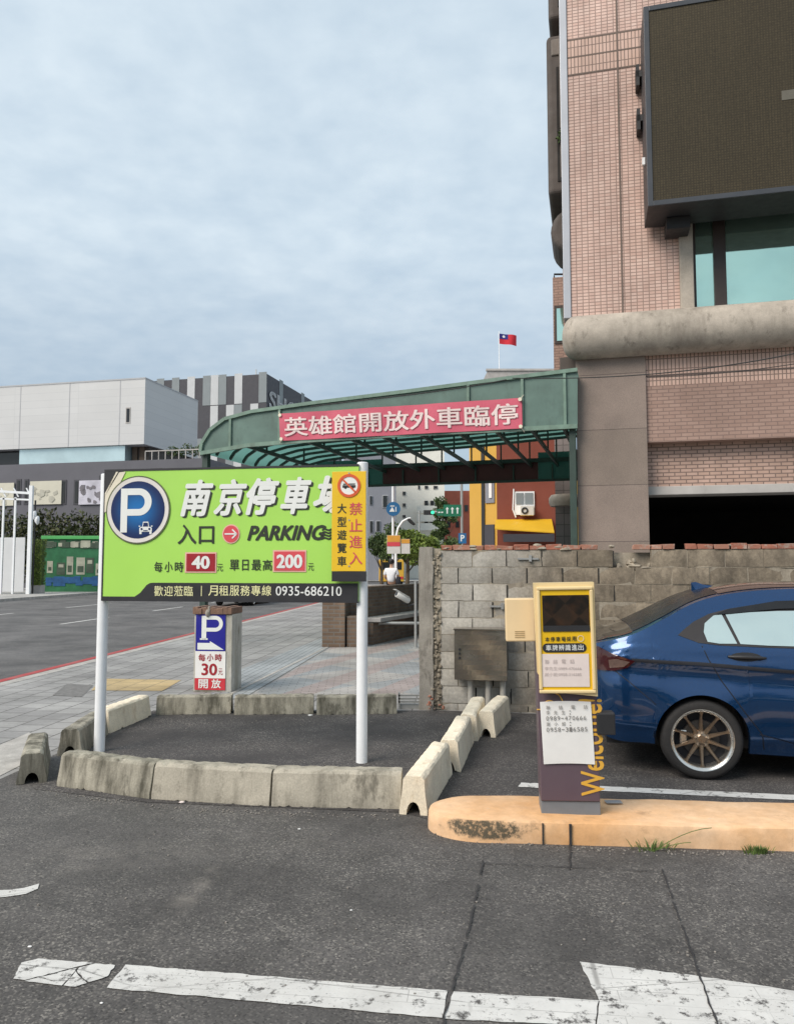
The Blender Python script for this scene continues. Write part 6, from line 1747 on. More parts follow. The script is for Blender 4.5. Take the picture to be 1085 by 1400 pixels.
# white gate, hedge post, mural fence, hedge, lamp
g0 = FE(48, 2.0); GX, GY = g0
gp_ = P(40, 800, 46); 
gate = empty('white_gate', 'tall white steel gate frame with panel doors at the far pavement', 'gate', (gp_.x, 46.0, 0), 0)
zg = lambda py: P(20, py, 46).z
mb = MB(); mb.box(-0.14, 0.06, -0.1, 0.1, 0, zg(664)); mb.build('gate_post', M['whitepaint'], gate)
mb = MB(); mb.bar((-6, 0, zg(664)-0.1),(-0.14,0,zg(672)-0.1),0.12,0.14); mb.bar((-6, 0, zg(676)-0.1),(-0.14,0,zg(681)-0.1),0.10,0.10)
for k in range(8): mb.bar((-5.6+k*0.75,0,zg(665)-0.1),(-5.3+k*0.75,0,zg(677)-0.1),0.06,0.06)
mb.build('lattice_beam', M['whitepaint'], gate)
xg_ = [P(px, 780, 46).x - gp_.x for px in (3, 19, 34)]
mb = MB()
for px in (-30, -14, 3, 19): x = P(px, 760, 46).x-gp_.x; mb.box(x-0.05, x+0.05, -0.05, 0.05, 0, zg(680))
mb.build('gate_bar', M['whitepaint'], gate)
for (x0p, x1p) in ((-30,-15),(-13,2),(4.5,17.5),(20.5,33.5)):
    a = P(x0p, 780, 46).x-gp_.x; b = P(x1p, 780, 46).x-gp_.x; mb = MB(); mb.box(a, b, -0.03, 0.03, 0.12, zg(735)); mb.build('door_leaf', plain('gate_leaf_white', (0.62,0.63,0.64), 0.5, 0.05, 1), gate, bevel=0.02)
mb = MB(); mb.box(-9.0, -6.2, -0.1, 0.1, 0, zg(735)); mb.build('gate_wing', M['whitepaint'], gate)
def far_thing_box(px0, px1, py0, Y): 
    a, b = P(px0, 780, Y), P(px1, 780, Y); return a.x, b.x, P(px0, py0, Y).z
x0f, x1f, zf = far_thing_box(41, 57, 737, 47)
rg = random.Random(21)
mb = MB(); hx_ = (x1f-x0f)
for k in range(2600):
    face = rg.random(); 
    p = Vector((rg.uniform(0, hx_), rg.choice((0, 0.6)) if face < 0.6 else rg.uniform(0, 0.6), rg.uniform(0.5, zf)))
    a_ = Vector((rg.gauss(0,1), rg.gauss(0,1), rg.gauss(0,1))).normalized(); b_ = a_.orthogonal().normalized(); t_ = a_.cross(b_); L_ = 0.05
    mb.add([p-b_*L_, p+t_*L_*.6, p+b_*L_, p-t_*L_*.6], [(0,1,2,3)])
gpo = empty('hedge_column', 'clipped green leafy column on a pale plinth beside the white gate', 'hedge', (x0f, 47, 0), 0)
mb.build('foliage', M['leaf'], gpo)
mb = MB(); mb.box(0.08, hx_-0.08, 0.08, 0.52, 0.45, zf-0.08); mb.build('core', M['leafdark'], gpo)
mb = MB(); mb.box(0.05, hx_-0.02, 0.02, 0.58, 0, 0.5); mb.build('plinth', M['slab'], gpo)
# mural fence
xa3, xb3, zf3 = far_thing_box(57, 172, 735, 50)
fen = empty('mural_fence', 'green painted hoarding with a mural along the far pavement', 'fence', (xa3, 50, 0), 4)
L3 = xb3-xa3+1.0
mb = MB(); mb.box(0, L3, 0, 0.1, 0.0, zf3-0.1); mb.build('hoarding', M['greenmural'], fen)
mb = MB(); mb.box(-0.05, L3, -0.12, 0.2, zf3-0.1, zf3+0.12); mb.build('top_rail', M['greenrail'], fen, bevel=0.02)
rg = random.Random(31); mc = MB(); mdk = MB(); mbl = MB()
for k in range(10):
    x = 0.35+k*L3/10.5
    w = rg.uniform(0.35,0.6); h = rg.uniform(0.7,1.3); z = 1.15+rg.uniform(-.1,.3)
    (mc if k % 3 != 1 else mdk).box(x, x+w, -0.02, 0.0, z, z+h)
    mdk.box(x+0.08, x+w-0.08, -0.03, -0.021, z+0.15, z+h*0.5); (mc).box(x+w*0.2, x+w*0.8, -0.03, -0.021, z+h*0.6, z+h*0.85)
for k in range(30):
    x = rg.uniform(0.1, L3-0.8); mbl.box(x, x+rg.uniform(.3,.8), -0.02-0.0005*k, -0.001, 0.35+rg.uniform(0,.3), 0.7+rg.uniform(0,.3))
for k in range(26):
    x = rg.uniform(0.05, L3-0.6); (mc if k % 2 else mdk).box(x, x+rg.uniform(.2,.6), -0.035-0.0007*k, -0.001, zf3-0.7+rg.uniform(0,.15), zf3-0.35+rg.uniform(0,.2))
mc.build('mural_buildings', M['muralcream'], fen); mdk.build('mural_windows', M['muraldark'], fen); mbl.build('mural_waves', M['muralblue'], fen)
# big dark hedge behind
rg = random.Random(41); mb = MB()
xh0, xh1 = P(-10, 700, 53).x, P(180, 700, 53).x
for k in range(13):
    x = xh0+(xh1-xh0)*k/12; zt2 = P(80, rg.uniform(692, 706), 53).z
    mb.leaves((x-xh0, 0, zt2*0.55), (1.3, 0.9, zt2*0.48), 650, 0.16, rg, shell=0.45)
hd = empty('tall_hedge', 'dark reddish green hedge growing above the mural hoarding', 'hedge', (xh0, 53.5, 0), 0)
mb.build('foliage', M['hedgeleaf'], hd)
mb = MB()
for k in range(13): x = (xh1-xh0)*k/12; mb.tube([(x,0,0),(x+.1,0,2.8)], [0.08,0.04], 6)
mb.build('stems', M['bark'], hd)
lp = P(47.5, 790, 46.8); la = empty('garden_lamp', 'thin dark lamp post with two small white lamps beside the hedge column', 'lamp', (lp.x, 46.6, 0), 0)
mb = MB(); mb.tube([(0,0,0),(0,0,P(47,684,46.6).z)], 0.05, 8); mb.build('pole', M['cardark'], la)
for (dx, py) in ((-0.03, 704), (0.16, 711)):
    z = P(47, py, 46.6).z; mb = MB(); lump(mb, dx, -0.05, z, 0.14, 0.14, 0.26, 1, 10, 7); mb.build('lamp_globe', M['whitepaint'], la, smooth=True)

# ================================================================== BEYOND THE CANOPY
def house(name, label, px0, px1, py_top, Y, depth, mat, deg=0, windows=(), wmat=None, wframe=None):
    a = P(px0, py_top, Y); b = P(px1, py_top, Y); zt2 = a.z
    pl2 = Plane(a.x, Y, deg)
    o = empty(name, label, 'building', (a.x, Y, 0), deg)
    w = pl2.uv(px1, py_top)[0]
    mb = MB(); mb.box(0, w, 0, depth, 0, zt2); mb.build('wall', M[mat], o)
    for (x0p, x1p, y0p, y1p) in windows:
        p, q_ = pl2.uv(x0p, y1p), pl2.uv(x1p, y0p)
        mb = MB(); mb.box(p[0], q_[0], -0.10, 0.0, p[1], q_[1]); f_ = mb.build('window', wframe or M['lintel'], o)
        e = (q_[0]-p[0])*0.10; mb = MB(); mb.box(p[0]+e, q_[0]-e, -0.14, -0.101, p[1]+e, q_[1]-e); mb.build('pane', wmat or M['darkglass'], f_)
    return o, pl2, w, zt2
hg, plg, wg, zg2 = house('grey_house', 'blue-grey rendered house left of the signpost beyond the canopy', 470, 541, 600, 92, 14, 'housegrey', 0,
      ((505,509,678,690),(522.5,530,677,694),(505,510,712,728),(514,520,712,727)), None, M['stripelight'])
hw, plw, ww_, zw2 = house('cream_apartments', 'cream apartment block with balconies seen beneath the canopy', 538, 607, 600, 110, 16, 'housewhite', 0,
      ((550,554.5,672,677),(550,554.5,688,693),(550,554.5,704,708),(580,585,664,668.5),(592,598,664,668.5),(571,574,664,669)), None, M['slab'])
mb = MB(); mbw = MB()
for k, (ya2, yb2) in enumerate(((680, 700), (699, 712), (714, 724))):
    p, q_ = plw.uv(570, yb2, -1.5), plw.uv(604, ya2, -1.5)
    mb.box(p[0], q_[0], -1.5, -1.2, p[1]-0.1, p[1]+0.9)
    for x0p in (580, 588, 596): p2 = plw.uv(x0p, ya2+7); mbw.box(p2[0], p2[0]+0.5, -0.2, 0.0, p[1]+0.9, p[1]+1.7)
mb.build('balcony_parapet', M['housewhite'], hw); mbw.build('balcony_shade', M['darkglass'], hw)
hr, plr, wr_, zr2 = house('red_building', 'distant orange-red clad building behind the green direction sign', 606, 642, 671, 125, 16, 'housered', 0, ((610,616,690,700),(622,628,690,700),(634,640,690,700),(610,616,712,722),(622,628,712,722)), None, M['housered'])
# ochre-yellow frontage
hy, ply, wy, zy2 = house('yellow_shopfront', 'ochre yellow shop building with tall narrow windows beyond the canopy', 641, 679, 600, 33, 10, 'houseyellow', -38, ())
for (x0p, x1p, y0p, y1p) in ((659,662,600,741),):
    p, q_ = ply.uv(x0p, y1p), ply.uv(x1p, y0p); mb = MB(); mb.box(p[0], q_[0], -0.06, 0.0, 0, zy2); mb.build('dark_joint', M['cardark'], hy)
p, q_ = ply.uv(664, 688), ply.uv(676, 655); mb = MB(); mb.box(p[0], q_[0], -0.06, 0.0, p[1], q_[1]); f_ = mb.build('window', M['housegrey'], hy)
mb = MB(); mb.box(p[0]+0.2, q_[0]-0.1, -0.1, -0.061, p[1]+0.2, q_[1]); mb.build('pane', M['paper'], f_)
p, q_ = ply.uv(662, 745), ply.uv(676, 717); mb = MB(); mb.box(p[0], q_[0], -0.06, 0.0, 0, q_[1]); mb.build('doorway', M['stripedark'], hy)
hbx, plb, wb_, zb2 = house('brown_building', 'red-brown wall with a window and white air conditioner beyond the canopy', 678, 775, 600, 30, 10, 'housebrown', -8, ())
p, q_ = plb.uv(703, 704), plb.uv(730, 672); mb = MB(); mb.box(p[0], q_[0], -0.08, 0.0, p[1], q_[1]); f_ = mb.build('window', M['whitepaint'], hbx)
mb = MB(); w3 = q_[0]-p[0]; h3 = q_[1]-p[1]
mb.box(p[0]+0.06, p[0]+w3*0.46, -0.11, -0.081, p[1]+h3*0.45, q_[1]-0.06); mb.box(p[0]+w3*0.52, q_[0]-0.06, -0.11, -0.081, p[1]+h3*0.45, q_[1]-0.06); mb.build('pane', M['stripemid'], f_)
mb = MB(); mb.box(p[0]+w3*0.28, p[0]+w3*0.95, -0.42, -0.09, p[1]-0.05, p[1]+h3*0.36); acu = mb.build('air_conditioner', M['camwhite'], hbx, bevel=0.02)
mb = MB(); c = p[0]+w3*0.5; ring(mb, c, p[1]+h3*0.15, 0.07, 0.13, -0.45, -0.42, 20); mb.build('fan_grille', M['cardark'], acu)
mb = MB(); mb.tube([(p[0]-0.02,-0.1,q_[1]+0.1),(p[0]-0.06,-0.1,p[1]+0.2),(p[0]+0.05,-0.1,p[1]-0.1)], 0.03, 6); mb.build('drain_hose', M['whitepaint'], hbx)
# yellow shop awning
a = plb.uv(676, 728, -1.6); b = plb.uv(757, 706, -1.6)
yaw = empty('shop_awning', 'bright yellow shop awning with a dark valance on the red-brown wall', 'awning', (plb.o.x, plb.o.y, 0), -8)
mb = MB(); mb.add([(a[0],-1.6,a[1]+0.15),(b[0],-1.6,a[1]),(b[0],-0.03,b[1]),(a[0],-0.03,b[1]),(a[0],-1.6,a[1]+0.11),(b[0],-1.6,a[1]-0.04),(b[0],-0.03,b[1]-0.05),(a[0],-0.03,b[1]-0.05)], [(0,1,2,3),(7,6,5,4),(0,4,5,1),(1,5,6,2),(2,6,7,3),(3,7,4,0)])
mb.build('awning_sheet', M['awningyellow'], yaw)
c = plb.uv(676, 741, -1.62); mb = MB(); mb.box(a[0]+0.3, b[0], -1.62, -1.58, c[1], a[1]-0.06); mb.build('valance', M['stripedark'], yaw)
# signpost with a blue bus-stop disc and notice boards
sp = P(537, 780, 33); post = empty('bus_stop_sign', 'white post with a blue round bus emblem and orange notice boards', 'sign', (sp.x, 33, 0), 0)
ZZ = lambda py: P(537, py, 33).z; XX = lambda px: P(px, 700, 33).x - sp.x
mb = MB(); mb.tube([(0,0,0),(0,0,ZZ(640))], 0.055, 12); mb.build('pole', M['whitepaint'], post, smooth=True)
mb = MB(); disc(mb, XX(537.5), ZZ(696), 0.30, 0.30, -0.12, 32, 0, -0.08); bd = mb.build('round_sign', M['trafficblue'], post)
mb = MB(); zc3 = ZZ(696); x3 = XX(537.5)
mb.box(x3-0.13,x3+0.05,-0.13,-0.121,zc3+0.10,zc3+0.14); mb.prism([(x3-0.17,zc3-0.12),(x3-0.05,zc3+0.08),(x3+0.0,zc3-0.0),(x3+0.06,zc3-0.12)],-0.13,-0.121); mb.box(x3+0.09,x3+0.13,-0.13,-0.121,zc3-0.12,zc3+0.08); mb.build('bus_emblem', M['letterwhite'], bd)
a = (XX(529), ZZ(757)); b = (XX(547), ZZ(732)); mb = MB(); mb.box(a[0], b[0], -0.14, -0.08, a[1], b[1]); nt1 = mb.build('notice_board', M['camwhite'], post)
mb = MB(); mb.box(a[0]+.01, b[0]-.01, -0.15, -0.141, ZZ(741), b[1]-.01); mb.build('orange_header', M['postyellow'], nt1)
mb = MB(); mb.box(a[0]+.01, b[0]-.01, -0.15, -0.141, ZZ(747), ZZ(741.3)); mb.build('red_stripe', M['signcoral'], nt1)
a = (XX(548), ZZ(757)); b = (XX(560), ZZ(737)); mb = MB(); mb.box(a[0], b[0], -0.10, -0.06, a[1], b[1]); nt2 = mb.build('notice_board', M['camwhite'], post)
mb = MB(); mb.box(a[0]+.01, b[0]-.01, -0.11, -0.101, ZZ(743), b[1]-.01); mb.build('orange_header', M['postyellow'], nt2)
# curved street lamp
sl = P(541, 780, 36); lmp = empty('street_lamp', 'pale street lamp with a curved arm and dark head beyond the bus stop sign', 'lamp', (sl.x, 36, 0), 0)
zz = lambda py: P(541, py, 36).z; xx = lambda px: P(px, 700, 36).x - sl.x
mb = MB(); mb.tube([(0,0,0),(0,0,zz(735)),(xx(544),0,zz(722)),(xx(550),0,zz(713)),(xx(557),0,zz(709)),(xx(561),0,zz(708.5))], [0.07,0.06,0.055,0.05,0.045,0.045], 10); mb.build('pole', M['whitepaint'], lmp, smooth=True)
mb = MB(); mb.prism([(xx(556),zz(711)),(xx(558),zz(708.5)),(xx(562),zz(710.5)),(xx(568),zz(717)),(xx(565),zz(718.5)),(xx(560),zz(715))], -0.12, 0.12); mb.build('lamp_head', M['cardark'], lmp, bevel=0.03)
# trees
def tree(name, label, px, Y, ztop_, rad, n, leafm, seed, group=None, base=1.8, size=0.13, flat=1.0):
    rg = random.Random(seed); c = P(px, 740, Y)
    o = empty(name, label, 'tree', (c.x, Y, 0), 0, group)
    mb = MB(); mb.tube([(0,0,0),(0.05,0,base),(0.0,0.05,ztop_*0.75)], [0.14,0.10,0.04], 8); cl = MB()
    for k in range(9):
        a_ = rg.uniform(0, 6.28); zb3 = rg.uniform(base, ztop_*0.7); r_ = rad*rg.uniform(0.4,0.85)
        tip = Vector((r_*math.cos(a_), r_*math.sin(a_), zb3+rg.uniform(0.4,1.2)*(ztop_-base)/4))
        mb.tube([(0,0,zb3-0.4), tuple(tip*0.6+Vector((0,0,zb3*0.4-0.1))), tuple(tip)], [0.05,0.035,0.015], 5)
    mb.build('trunk', M['bark'], o)
    zc4 = (base+ztop_)/2
    for k in range(22):
        v = Vector((rg.gauss(0,1), rg.gauss(0,1), rg.gauss(0,1))).normalized()*rg.uniform(0.3,0.85)
        p = (v.x*rad, v.y*rad, zc4 + v.z*(ztop_-base)/2*0.9)
        s_ = rad*rg.uniform(0.25,0.45); cl.leaves(p, (s_*1.2, s_*1.2, s_*0.8*flat), n//22, size, rg, shell=0.2)
    cl.build('crown', M[leafm], o)
    return o
tree('street_tree', 'bright green street tree nearest the bus stop sign', 556, 44, P(550, 716, 44).z, 1.25, 3600, 'leaf', 1, 'street trees beyond the canopy', 1.6)
tree('street_tree', 'yellowish green street tree above the end of the block wall', 579, 47, P(575, 717, 47).z, 1.35, 3600, 'leaf', 2, 'street trees beyond the canopy', 1.6)
tree('street_tree', 'dark street tree between the grey house and the bus stop sign', 521, 58, P(521, 722, 58).z, 1.3, 3000, 'leafdark', 3, 'street trees beyond the canopy', 1.6)
tree('street_tree', 'shaded street tree directly behind the bus stop post', 536, 52, P(521, 708, 52).z, 1.2, 3000, 'leafdark', 8, 'street trees beyond the canopy', 1.6)
tree('conifer_tree', 'tall dark layered conifer before the red building', 606, 80, P(603, 668, 80).z, 1.5, 2600, 'leafdark', 4, None, 2.0, 0.18)
tree('street_tree', 'small dark street tree low beside the yellow shopfront', 618, 60, P(618, 728, 60).z, 1.4, 2400, 'leafdark', 5, 'street trees beyond the canopy', 1.6)
# unseen row of trees behind the camera, added to darken the car's reflections
rg = random.Random(61); mb = MB(); tk = MB()
for k in range(26):
    x = -30 + k*2.4 + rg.uniform(-.6,.6); hh_ = rg.uniform(3.2, 6.5)
    for q in range(5): mb.leaves((x+rg.uniform(-1,1), -17+rg.uniform(-1,1), hh_*rg.uniform(.3,.85)), (1.3,1.2,hh_*0.22), 60, 0.28, rg, shell=0.2)
    mb.box(x-0.9, x+0.9, -17.6, -16.6, 0.0, 1.1)
o = mb.build('reflection_treeline', M['leafdark']); tag(o, 'unseen row of dark shrubs and trees added behind the camera for reflections', 'trees', None, 'stuff')
# green direction sign and signals
gs = P(615, 780, 62); ds = empty('direction_sign', 'green overhead direction sign with white arrows on a grey pole', 'sign', (gs.x, 62, 0), 0)
zz = lambda py: P(615, py, 62).z; xx = lambda px: P(px, 700, 62).x - gs.x
mb = MB(); mb.tube([(xx(631),0.1,-0.1),(xx(631),0.1,zz(655))], 0.11, 10); mb.tube([(xx(631),0.12,zz(700)),(xx(592),0.12,zz(700))], 0.08, 8); mb.build('pole', M['galv'], ds)
mb = MB(); mb.box(xx(606), xx(630), -0.02, 0.02, zz(706), zz(690)); pn = mb.build('panel', M['roadgreen'], ds)
mb = MB(); mb.box(xx(597), xx(606)-0.02, -0.02, 0.02, zz(705), zz(696)); mb.build('panel', M['roadgreen'], ds)
mb = MB()
for px in (611, 618, 625): x = xx(px); z = zz(698); mb.box(x-0.05,x+0.05,-0.04,-0.021,z-0.25,z+0.1); mb.prism([(x-0.14,z+0.1),(x,z+0.28),(x+0.14,z+0.1)],-0.04,-0.021)
for px in (600, 604): x = xx(px); z = zz(700.5); mb.box(x-0.08,x+0.08,-0.04,-0.021,z-0.05,z+0.05)
mb.build('sign_arrows', M['letterwhite'], pn)
ts = P(586, 780, 58); tl = empty('traffic_signal', 'dark horizontal traffic signal on a mast arm beside the green sign', 'traffic light', (ts.x, 58, 0), 0)
zz = lambda py: P(586, py, 58).z; xx = lambda px: P(px, 700, 58).x - ts.x
mb = MB(); mb.tube([(xx(573),0.2,0),(xx(573),0.2,zz(698)),(xx(594),0.2,zz(699))], 0.07, 8); mb.build('mast', M['galv'], tl)
mb = MB(); mb.box(xx(579), xx(593), -0.1, 0.1, zz(704), zz(697.5)); mb.build('signal_box', M['cardark'], tl, bevel=0.02)
mb = MB(); disc(mb, xx(591), zz(700.7), 0.13, 0.13, -0.13, 16, 0, -0.10); mb.build('green_light', M['greengo'], tl)
ps = P(632, 780, 55); pk = empty('parking_plate', 'small blue parking plate on a thin pole beside the yellow shopfront', 'sign', (ps.x, 55, 0), 0)
z0_, z1_ = P(632, 743, 55).z, P(632, 729, 55).z
mb = MB(); mb.tube([(0,0.03,0),(0,0.03,z1_)], 0.04, 8); mb.build('pole', M['galv'], pk)
mb = MB(); mb.box(-0.28, 0.28, -0.02, 0.02, z0_, z1_); bpn = mb.build('plate', M['trafficblue'], pk)
mb = MB(); put_text(mb, 'P', -0.13, 0.15, z0_+0.15, z1_-0.12, -0.03, bold=0.03); mb.build('letter', M['letterwhite'], bpn, recalc=False)
# small yellow lorry in the street
vv = P(535, 775, 62); van = empty('yellow_lorry', 'small yellow lorry down the street behind the seated person', 'lorry', (vv.x, 62, -0.116), 0)
mb = MB(); mb.box(-1.0, 1.0, 0, 3.0, 0.55, 2.3); mb.build('cargo_box', M['vanyellow'], van, bevel=0.05)
mb = MB(); mb.box(-0.9, 0.9, 3.02, 4.6, 0.5, 2.1); mb.build('cab', M['camwhite'], van, bevel=0.08)
mb = MB(); mb.box(-0.8, 0.8, -0.03, 0.0, 1.5, 2.1); mb.build('rear_window', M['darkglass'], van)
for x in (-0.8, 0.8):
    for y in (0.6, 3.8):
        mb = MB(); mb.tube([(x-0.1, y, 0.35),(x+0.1, y, 0.35)], 0.35, 18); mb.build('wheel', M['tyre'], van)
    mb = MB(); mb.box(x-0.12, x+0.12, -0.04, 0.0, 0.75, 0.95); mb.build('tail_lamp', M['letterred'], van)
# flag on a rooftop
fh, plf, wf_, zf2 = house('distant_block', 'distant pale block whose roof shows above the canopy behind the flag', 666, 757, 507, 58, 10, 'slab', 0, ())
mb = MB(); a = plf.uv(666, 520); mb.box(-0.1, wf_+0.1, -0.1, 0.2, zf2, zf2+0.15); mb.build('parapet', M['lintel'], fh)
fl = P(684.5, 507, 59); flag = empty('flagpole', 'red flag with a blue corner flying from a thin rooftop pole', 'flag', (fl.x, 60, zf2), 0)
zz = lambda py: P(684.5, py, 60).z - zf2; kx = lambda px: P(px, 460, 60).x - fl.x
ztp = zz(453); mb = MB(); mb.tube([(0,0,0),(0,0,ztp)], 0.035, 8); mb.build('pole', M['whitepaint'], flag)
fw = kx(705); z1f, z0f = zz(456), zz(470)
def flp(u, v): return (0.04+fw*u, 0.16*math.sin(u*6.5+v*0.8)*u, z1f + (z0f-z1f)*v - 0.16*u)
mb = MB(); mb.grid(lambda u, v: flp(u, v), 24, 14); mb.build('flag_cloth', M['flagred'], flag, smooth=True)
mb = MB(); mb.grid(lambda u, v: (flp(u*0.5, v*0.5)[0], flp(u*0.5, v*0.5)[1]-0.012, flp(u*0.5, v*0.5)[2]), 12, 8); mb.grid(lambda u, v: (flp(u*0.5, v*0.5)[0], flp(u*0.5, v*0.5)[1]+0.012, flp(u*0.5, v*0.5)[2]), 12, 8); ca_ = mb.build('flag_canton', M['flagblue'], flag, smooth=True)
mb = MB(); cv = []
for k in range(24):
    r_ = 0.17 if k % 2 else 0.09; a_ = 2*math.pi*k/24; p = flp(0.25+r_*0.62*math.cos(a_), 0.25+r_*0.95*math.sin(a_)); cv.append((p[0], p[1]-0.025, p[2]))
mb.add(cv, [tuple(range(24))]); mb.build('flag_sun', M['flagwhite'], ca_, tri=True)

# ================================================================== PERSON on the low wall, facing away
def skin_mesh(name, joints, edges, mat, parent, lvl=2, root=0):
    me = bpy.data.meshes.new(name); me.from_pydata([j[:3] for j in joints], edges, []); me.materials.append(mat)
    o = bpy.data.objects.new(name, me); COL.objects.link(o)
    m = o.modifiers.new('skin', 'SKIN'); m.use_smooth_shade = True
    for i, j in enumerate(joints):
        r_ = j[3]; me.skin_vertices[0].data[i].radius = r_ if isinstance(r_, tuple) else (r_, r_)
    me.skin_vertices[0].data[root].use_root = True
    s_ = o.modifiers.new('sub', 'SUBSURF'); s_.levels = lvl; s_.render_levels = lvl
    if parent is not None: o.parent = parent
    return o
pq_ = P(534.5, 800, 27.25); per = empty('person', 'person in a white shirt and dark trousers sitting with back turned on the brick wall', 'person', (pq_.x, 27.25, 0.97), -15)
# seated: pelvis at the wall top, legs over the far edge
J = [(0,0.02,0.10,(0.15,0.11)), (0,0.0,0.30,(0.14,0.10)), (0,-0.01,0.48,(0.16,0.10)), (0,0.02,0.58,(0.07,0.06)), (0,0.04,0.66,0.055), (0,0.05,0.76,(0.078,0.09)), (0,0.05,0.86,(0.06,0.07)),
     (0.17,0.0,0.52,0.06), (0.25,0.05,0.28,0.045), (0.19,0.25,0.16,0.038), (0.14,0.36,0.15,0.032),
     (-0.17,0.0,0.52,0.06), (-0.25,0.05,0.28,0.045), (-0.19,0.25,0.16,0.038), (-0.14,0.36,0.15,0.032),
     (0.09,0.10,0.09,0.085), (0.11,0.48,0.08,0.065), (0.11,0.52,-0.34,0.045), (0.11,0.62,-0.36,0.035),
     (-0.09,0.10,0.09,0.085), (-0.11,0.48,0.08,0.065), (-0.11,0.52,-0.34,0.045), (-0.11,0.62,-0.36,0.035)]
Ed = [(0,1),(1,2),(2,3),(3,4),(4,5),(5,6),(2,7),(7,8),(8,9),(9,10),(2,11),(11,12),(12,13),(13,14),(0,15),(15,16),(16,17),(17,18),(0,19),(19,20),(20,21),(21,22)]
bd_ = skin_mesh('body', J, Ed, M['skin'], per)
sj = [(0,0.02,0.08,(0.165,0.125)), (0,0.0,0.30,(0.155,0.115)), (0,-0.01,0.48,(0.175,0.115)), (0,0.02,0.57,(0.075,0.07)), (0.18,0.0,0.525,0.075), (0.25,0.04,0.33,0.062), (-0.18,0.0,0.525,0.075), (-0.25,0.04,0.33,0.062)]
skin_mesh('shirt', sj, [(0,1),(1,2),(2,3),(2,4),(4,5),(2,6),(6,7)], M['shirt'], per)
tj = [(0,0.03,0.07,(0.168,0.13)), (0.09,0.12,0.09,0.10), (0.11,0.48,0.08,0.078), (0.11,0.52,-0.28,0.06), (-0.09,0.12,0.09,0.10), (-0.11,0.48,0.08,0.078), (-0.11,0.52,-0.28,0.06)]
skin_mesh('trousers', tj, [(0,1),(1,2),(2,3),(0,4),(4,5),(5,6)], M['trousers'], per)
mb = MB(); lump(mb, 0, 0.03, 0.82, 0.095, 0.11, 0.115, 2, 14, 9); mb.build('hair', M['hair'], per, smooth=True)
mb = MB(); lump(mb, 0.17, -0.09, 0.15, 0.10, 0.06, 0.14, 4, 10, 7); o = mb.build('shoulder_bag', M['trousers'], smooth=True); o.location = (pq_.x+0.08, 27.22, 0.97); tag(o, 'small dark bag beside the seated person', 'bag')

# ================================================================== CABLES, GRASS, LITTER
def cable(pts3, r, label, group=None):
    mb = MB(); P3 = []
    for k in range(33):
        t_ = k/32; n = len(pts3)-1; 
        # Bezier through control points
        from math import comb
        p = Vector((0,0,0))
        for i, q_ in enumerate(pts3): p += Vector(q_)*comb(n, i)*(t_**i)*((1-t_)**(n-i))
        P3.append(p)
    mb.tube(P3, r, 6); o = mb.build('overhead_cable', M['wire'], smooth=True); tag(o, label, 'cable', group); return o
cable([P(700, 517, 13.85), P(820, 519, 13.6), P(960, 512, 11.5), P(1110, 478, 10.5)], 0.009, 'thin black cable sagging in front of the granite column and tiles')
cable([P(884, 516, 13.85), P(990, 514, 13.2), P(1120, 492, 12.0)], 0.007, 'second fine cable running across the upright pink tiles')
cable([P(425, 556, 15.0), P(520, 543, 14.6), P(600, 538, 14.2), P(692, 519, 13.9)], 0.010, 'black cable drooping along the canopy top')
rg = random.Random(77)
def tuft(px, py, n, h, spread, label, lean=0.5, long_=()):
    c = G(px, py); mb = MB()
    for k in range(n):
        a_ = rg.uniform(0, 6.28); r_ = rg.uniform(0, spread); hh_ = h*rg.uniform(0.5,1.2); ln = lean*rg.uniform(0.3,1.4)*hh_
        b = Vector((r_*math.cos(a_)*1.6, r_*math.sin(a_)*0.5, 0)); t_ = b + Vector((math.cos(a_)*ln, math.sin(a_)*ln*0.6, hh_)); m_ = (b+t_)/2 + Vector((0,0,hh_*0.15)); w = 0.0035
        sd_ = Vector((-math.sin(a_), math.cos(a_), 0))*w
        mb.add([b-sd_, b+sd_, m_+sd_*0.8, m_-sd_*0.8, t_], [(0,1,2,3),(3,2,4)])
    for (dx, dz) in long_:
        p0_ = Vector((0,0,0)); 
        for k in range(6):
            q0 = Vector((dx*k/6, -0.02, dz*math.sin(k/6*1.5))); q1 = Vector((dx*(k+1)/6, -0.02, dz*math.sin((k+1)/6*1.5))); mb.bar(q0, q1, 0.003, 0.003)
    o = mb.build('grass_tuft', M['grass'], recalc=False); o.location = (c.x, c.y-0.015, 0); tag(o, label, 'grass'); return o
tuft(888, 1161, 46, 0.055, 0.085, 'wispy grass tuft at the foot of the orange island', 1.0, ((0.34,0.13),(0.22,0.05),(-0.10,0.03)))
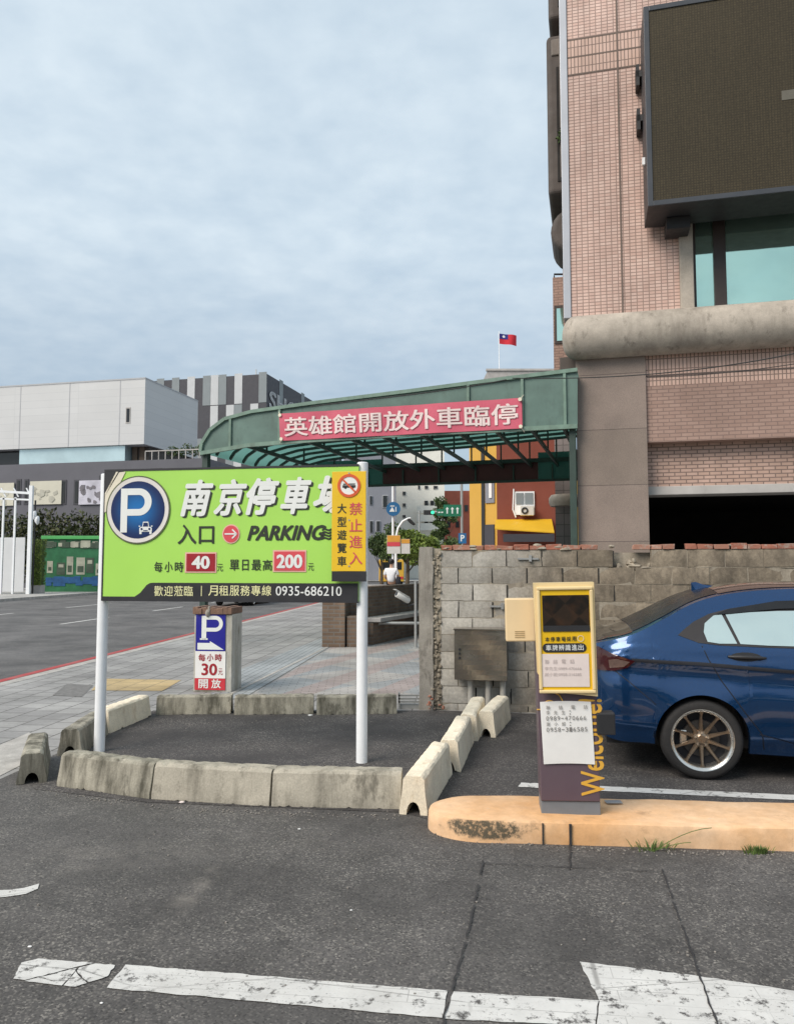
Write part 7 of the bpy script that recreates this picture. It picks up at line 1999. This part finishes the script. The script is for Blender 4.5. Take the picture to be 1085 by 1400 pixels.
tuft(1032, 1165, 130, 0.038, 0.06, 'small dense weed tuft growing against the orange island', 0.7)
def scrap(px, py, s, mat, label, group=None):
    c = G(px, py); mb = MB(); lump(mb, 0, 0, s*0.3, s, s*0.7, s*0.3, px, 7, 4); o = mb.build('litter', mat, smooth=False); o.location = (c.x, c.y, 0); tag(o, label, 'litter', group)
scrap(249, 1098, 0.022, M['paperpink'], 'pinkish scrap lying before the front kerb row', 'litter on the asphalt')
scrap(218, 974, 0.035, M['paper'], 'white litter at the corner of the back kerb row', 'litter on the asphalt')
scrap(424, 979, 0.03, M['paper'], 'pale litter at the foot of the middle back kerb block', 'litter on the asphalt')
scrap(41, 1295, 0.010, M['paper'], 'tiny white chip on the asphalt above the broken line', 'litter on the asphalt')
scrap(480, 1245, 0.008, M['paper'], 'tiny white chip on the open asphalt', 'litter on the asphalt')
scrap(139, 1372, 0.008, M['paper'], 'tiny white chip below the end of the arrow marking', 'litter on the asphalt')
scrap(409, 1134, 0.010, M['paper'], 'small white chip just in front of the third kerb block', 'litter on the asphalt')
# loose chippings scattered on the lot
mb = MB(); rg = random.Random(99)
for k in range(420):
    x = rg.uniform(-3.2, 3.6); y = rg.uniform(2.3, 8.4); s = rg.uniform(0.003, 0.008)
    lump(mb, x, y, s*0.4, s, s, s*0.6, k, 5, 3)
for (p, q, cnt) in (((70,1082),(205,1099),60),((205,1099),(370,1110),80),((370,1110),(549,1114),80),((590,1140),(780,1158),60),((780,1158),(1085,1168),110),((215,984),(543,982),70),((640,985),(760,985),50)):
    for k in range(cnt):       # grit swept up against the kerbs
        u = rg.random(); g_ = G(p[0]+(q[0]-p[0])*u, p[1]+(q[1]-p[1])*u + abs(rg.gauss(0, 4))); s = rg.uniform(0.003, 0.009)
        lump(mb, g_.x, g_.y, s*0.4, s, s, s*0.5, k, 5, 3)
o = mb.build('gravel', plain('loose_chippings', (0.22,0.20,0.18), 0.9, 0.3, 30)); tag(o, 'loose gravel chips scattered on the asphalt', 'gravel', None, 'stuff')
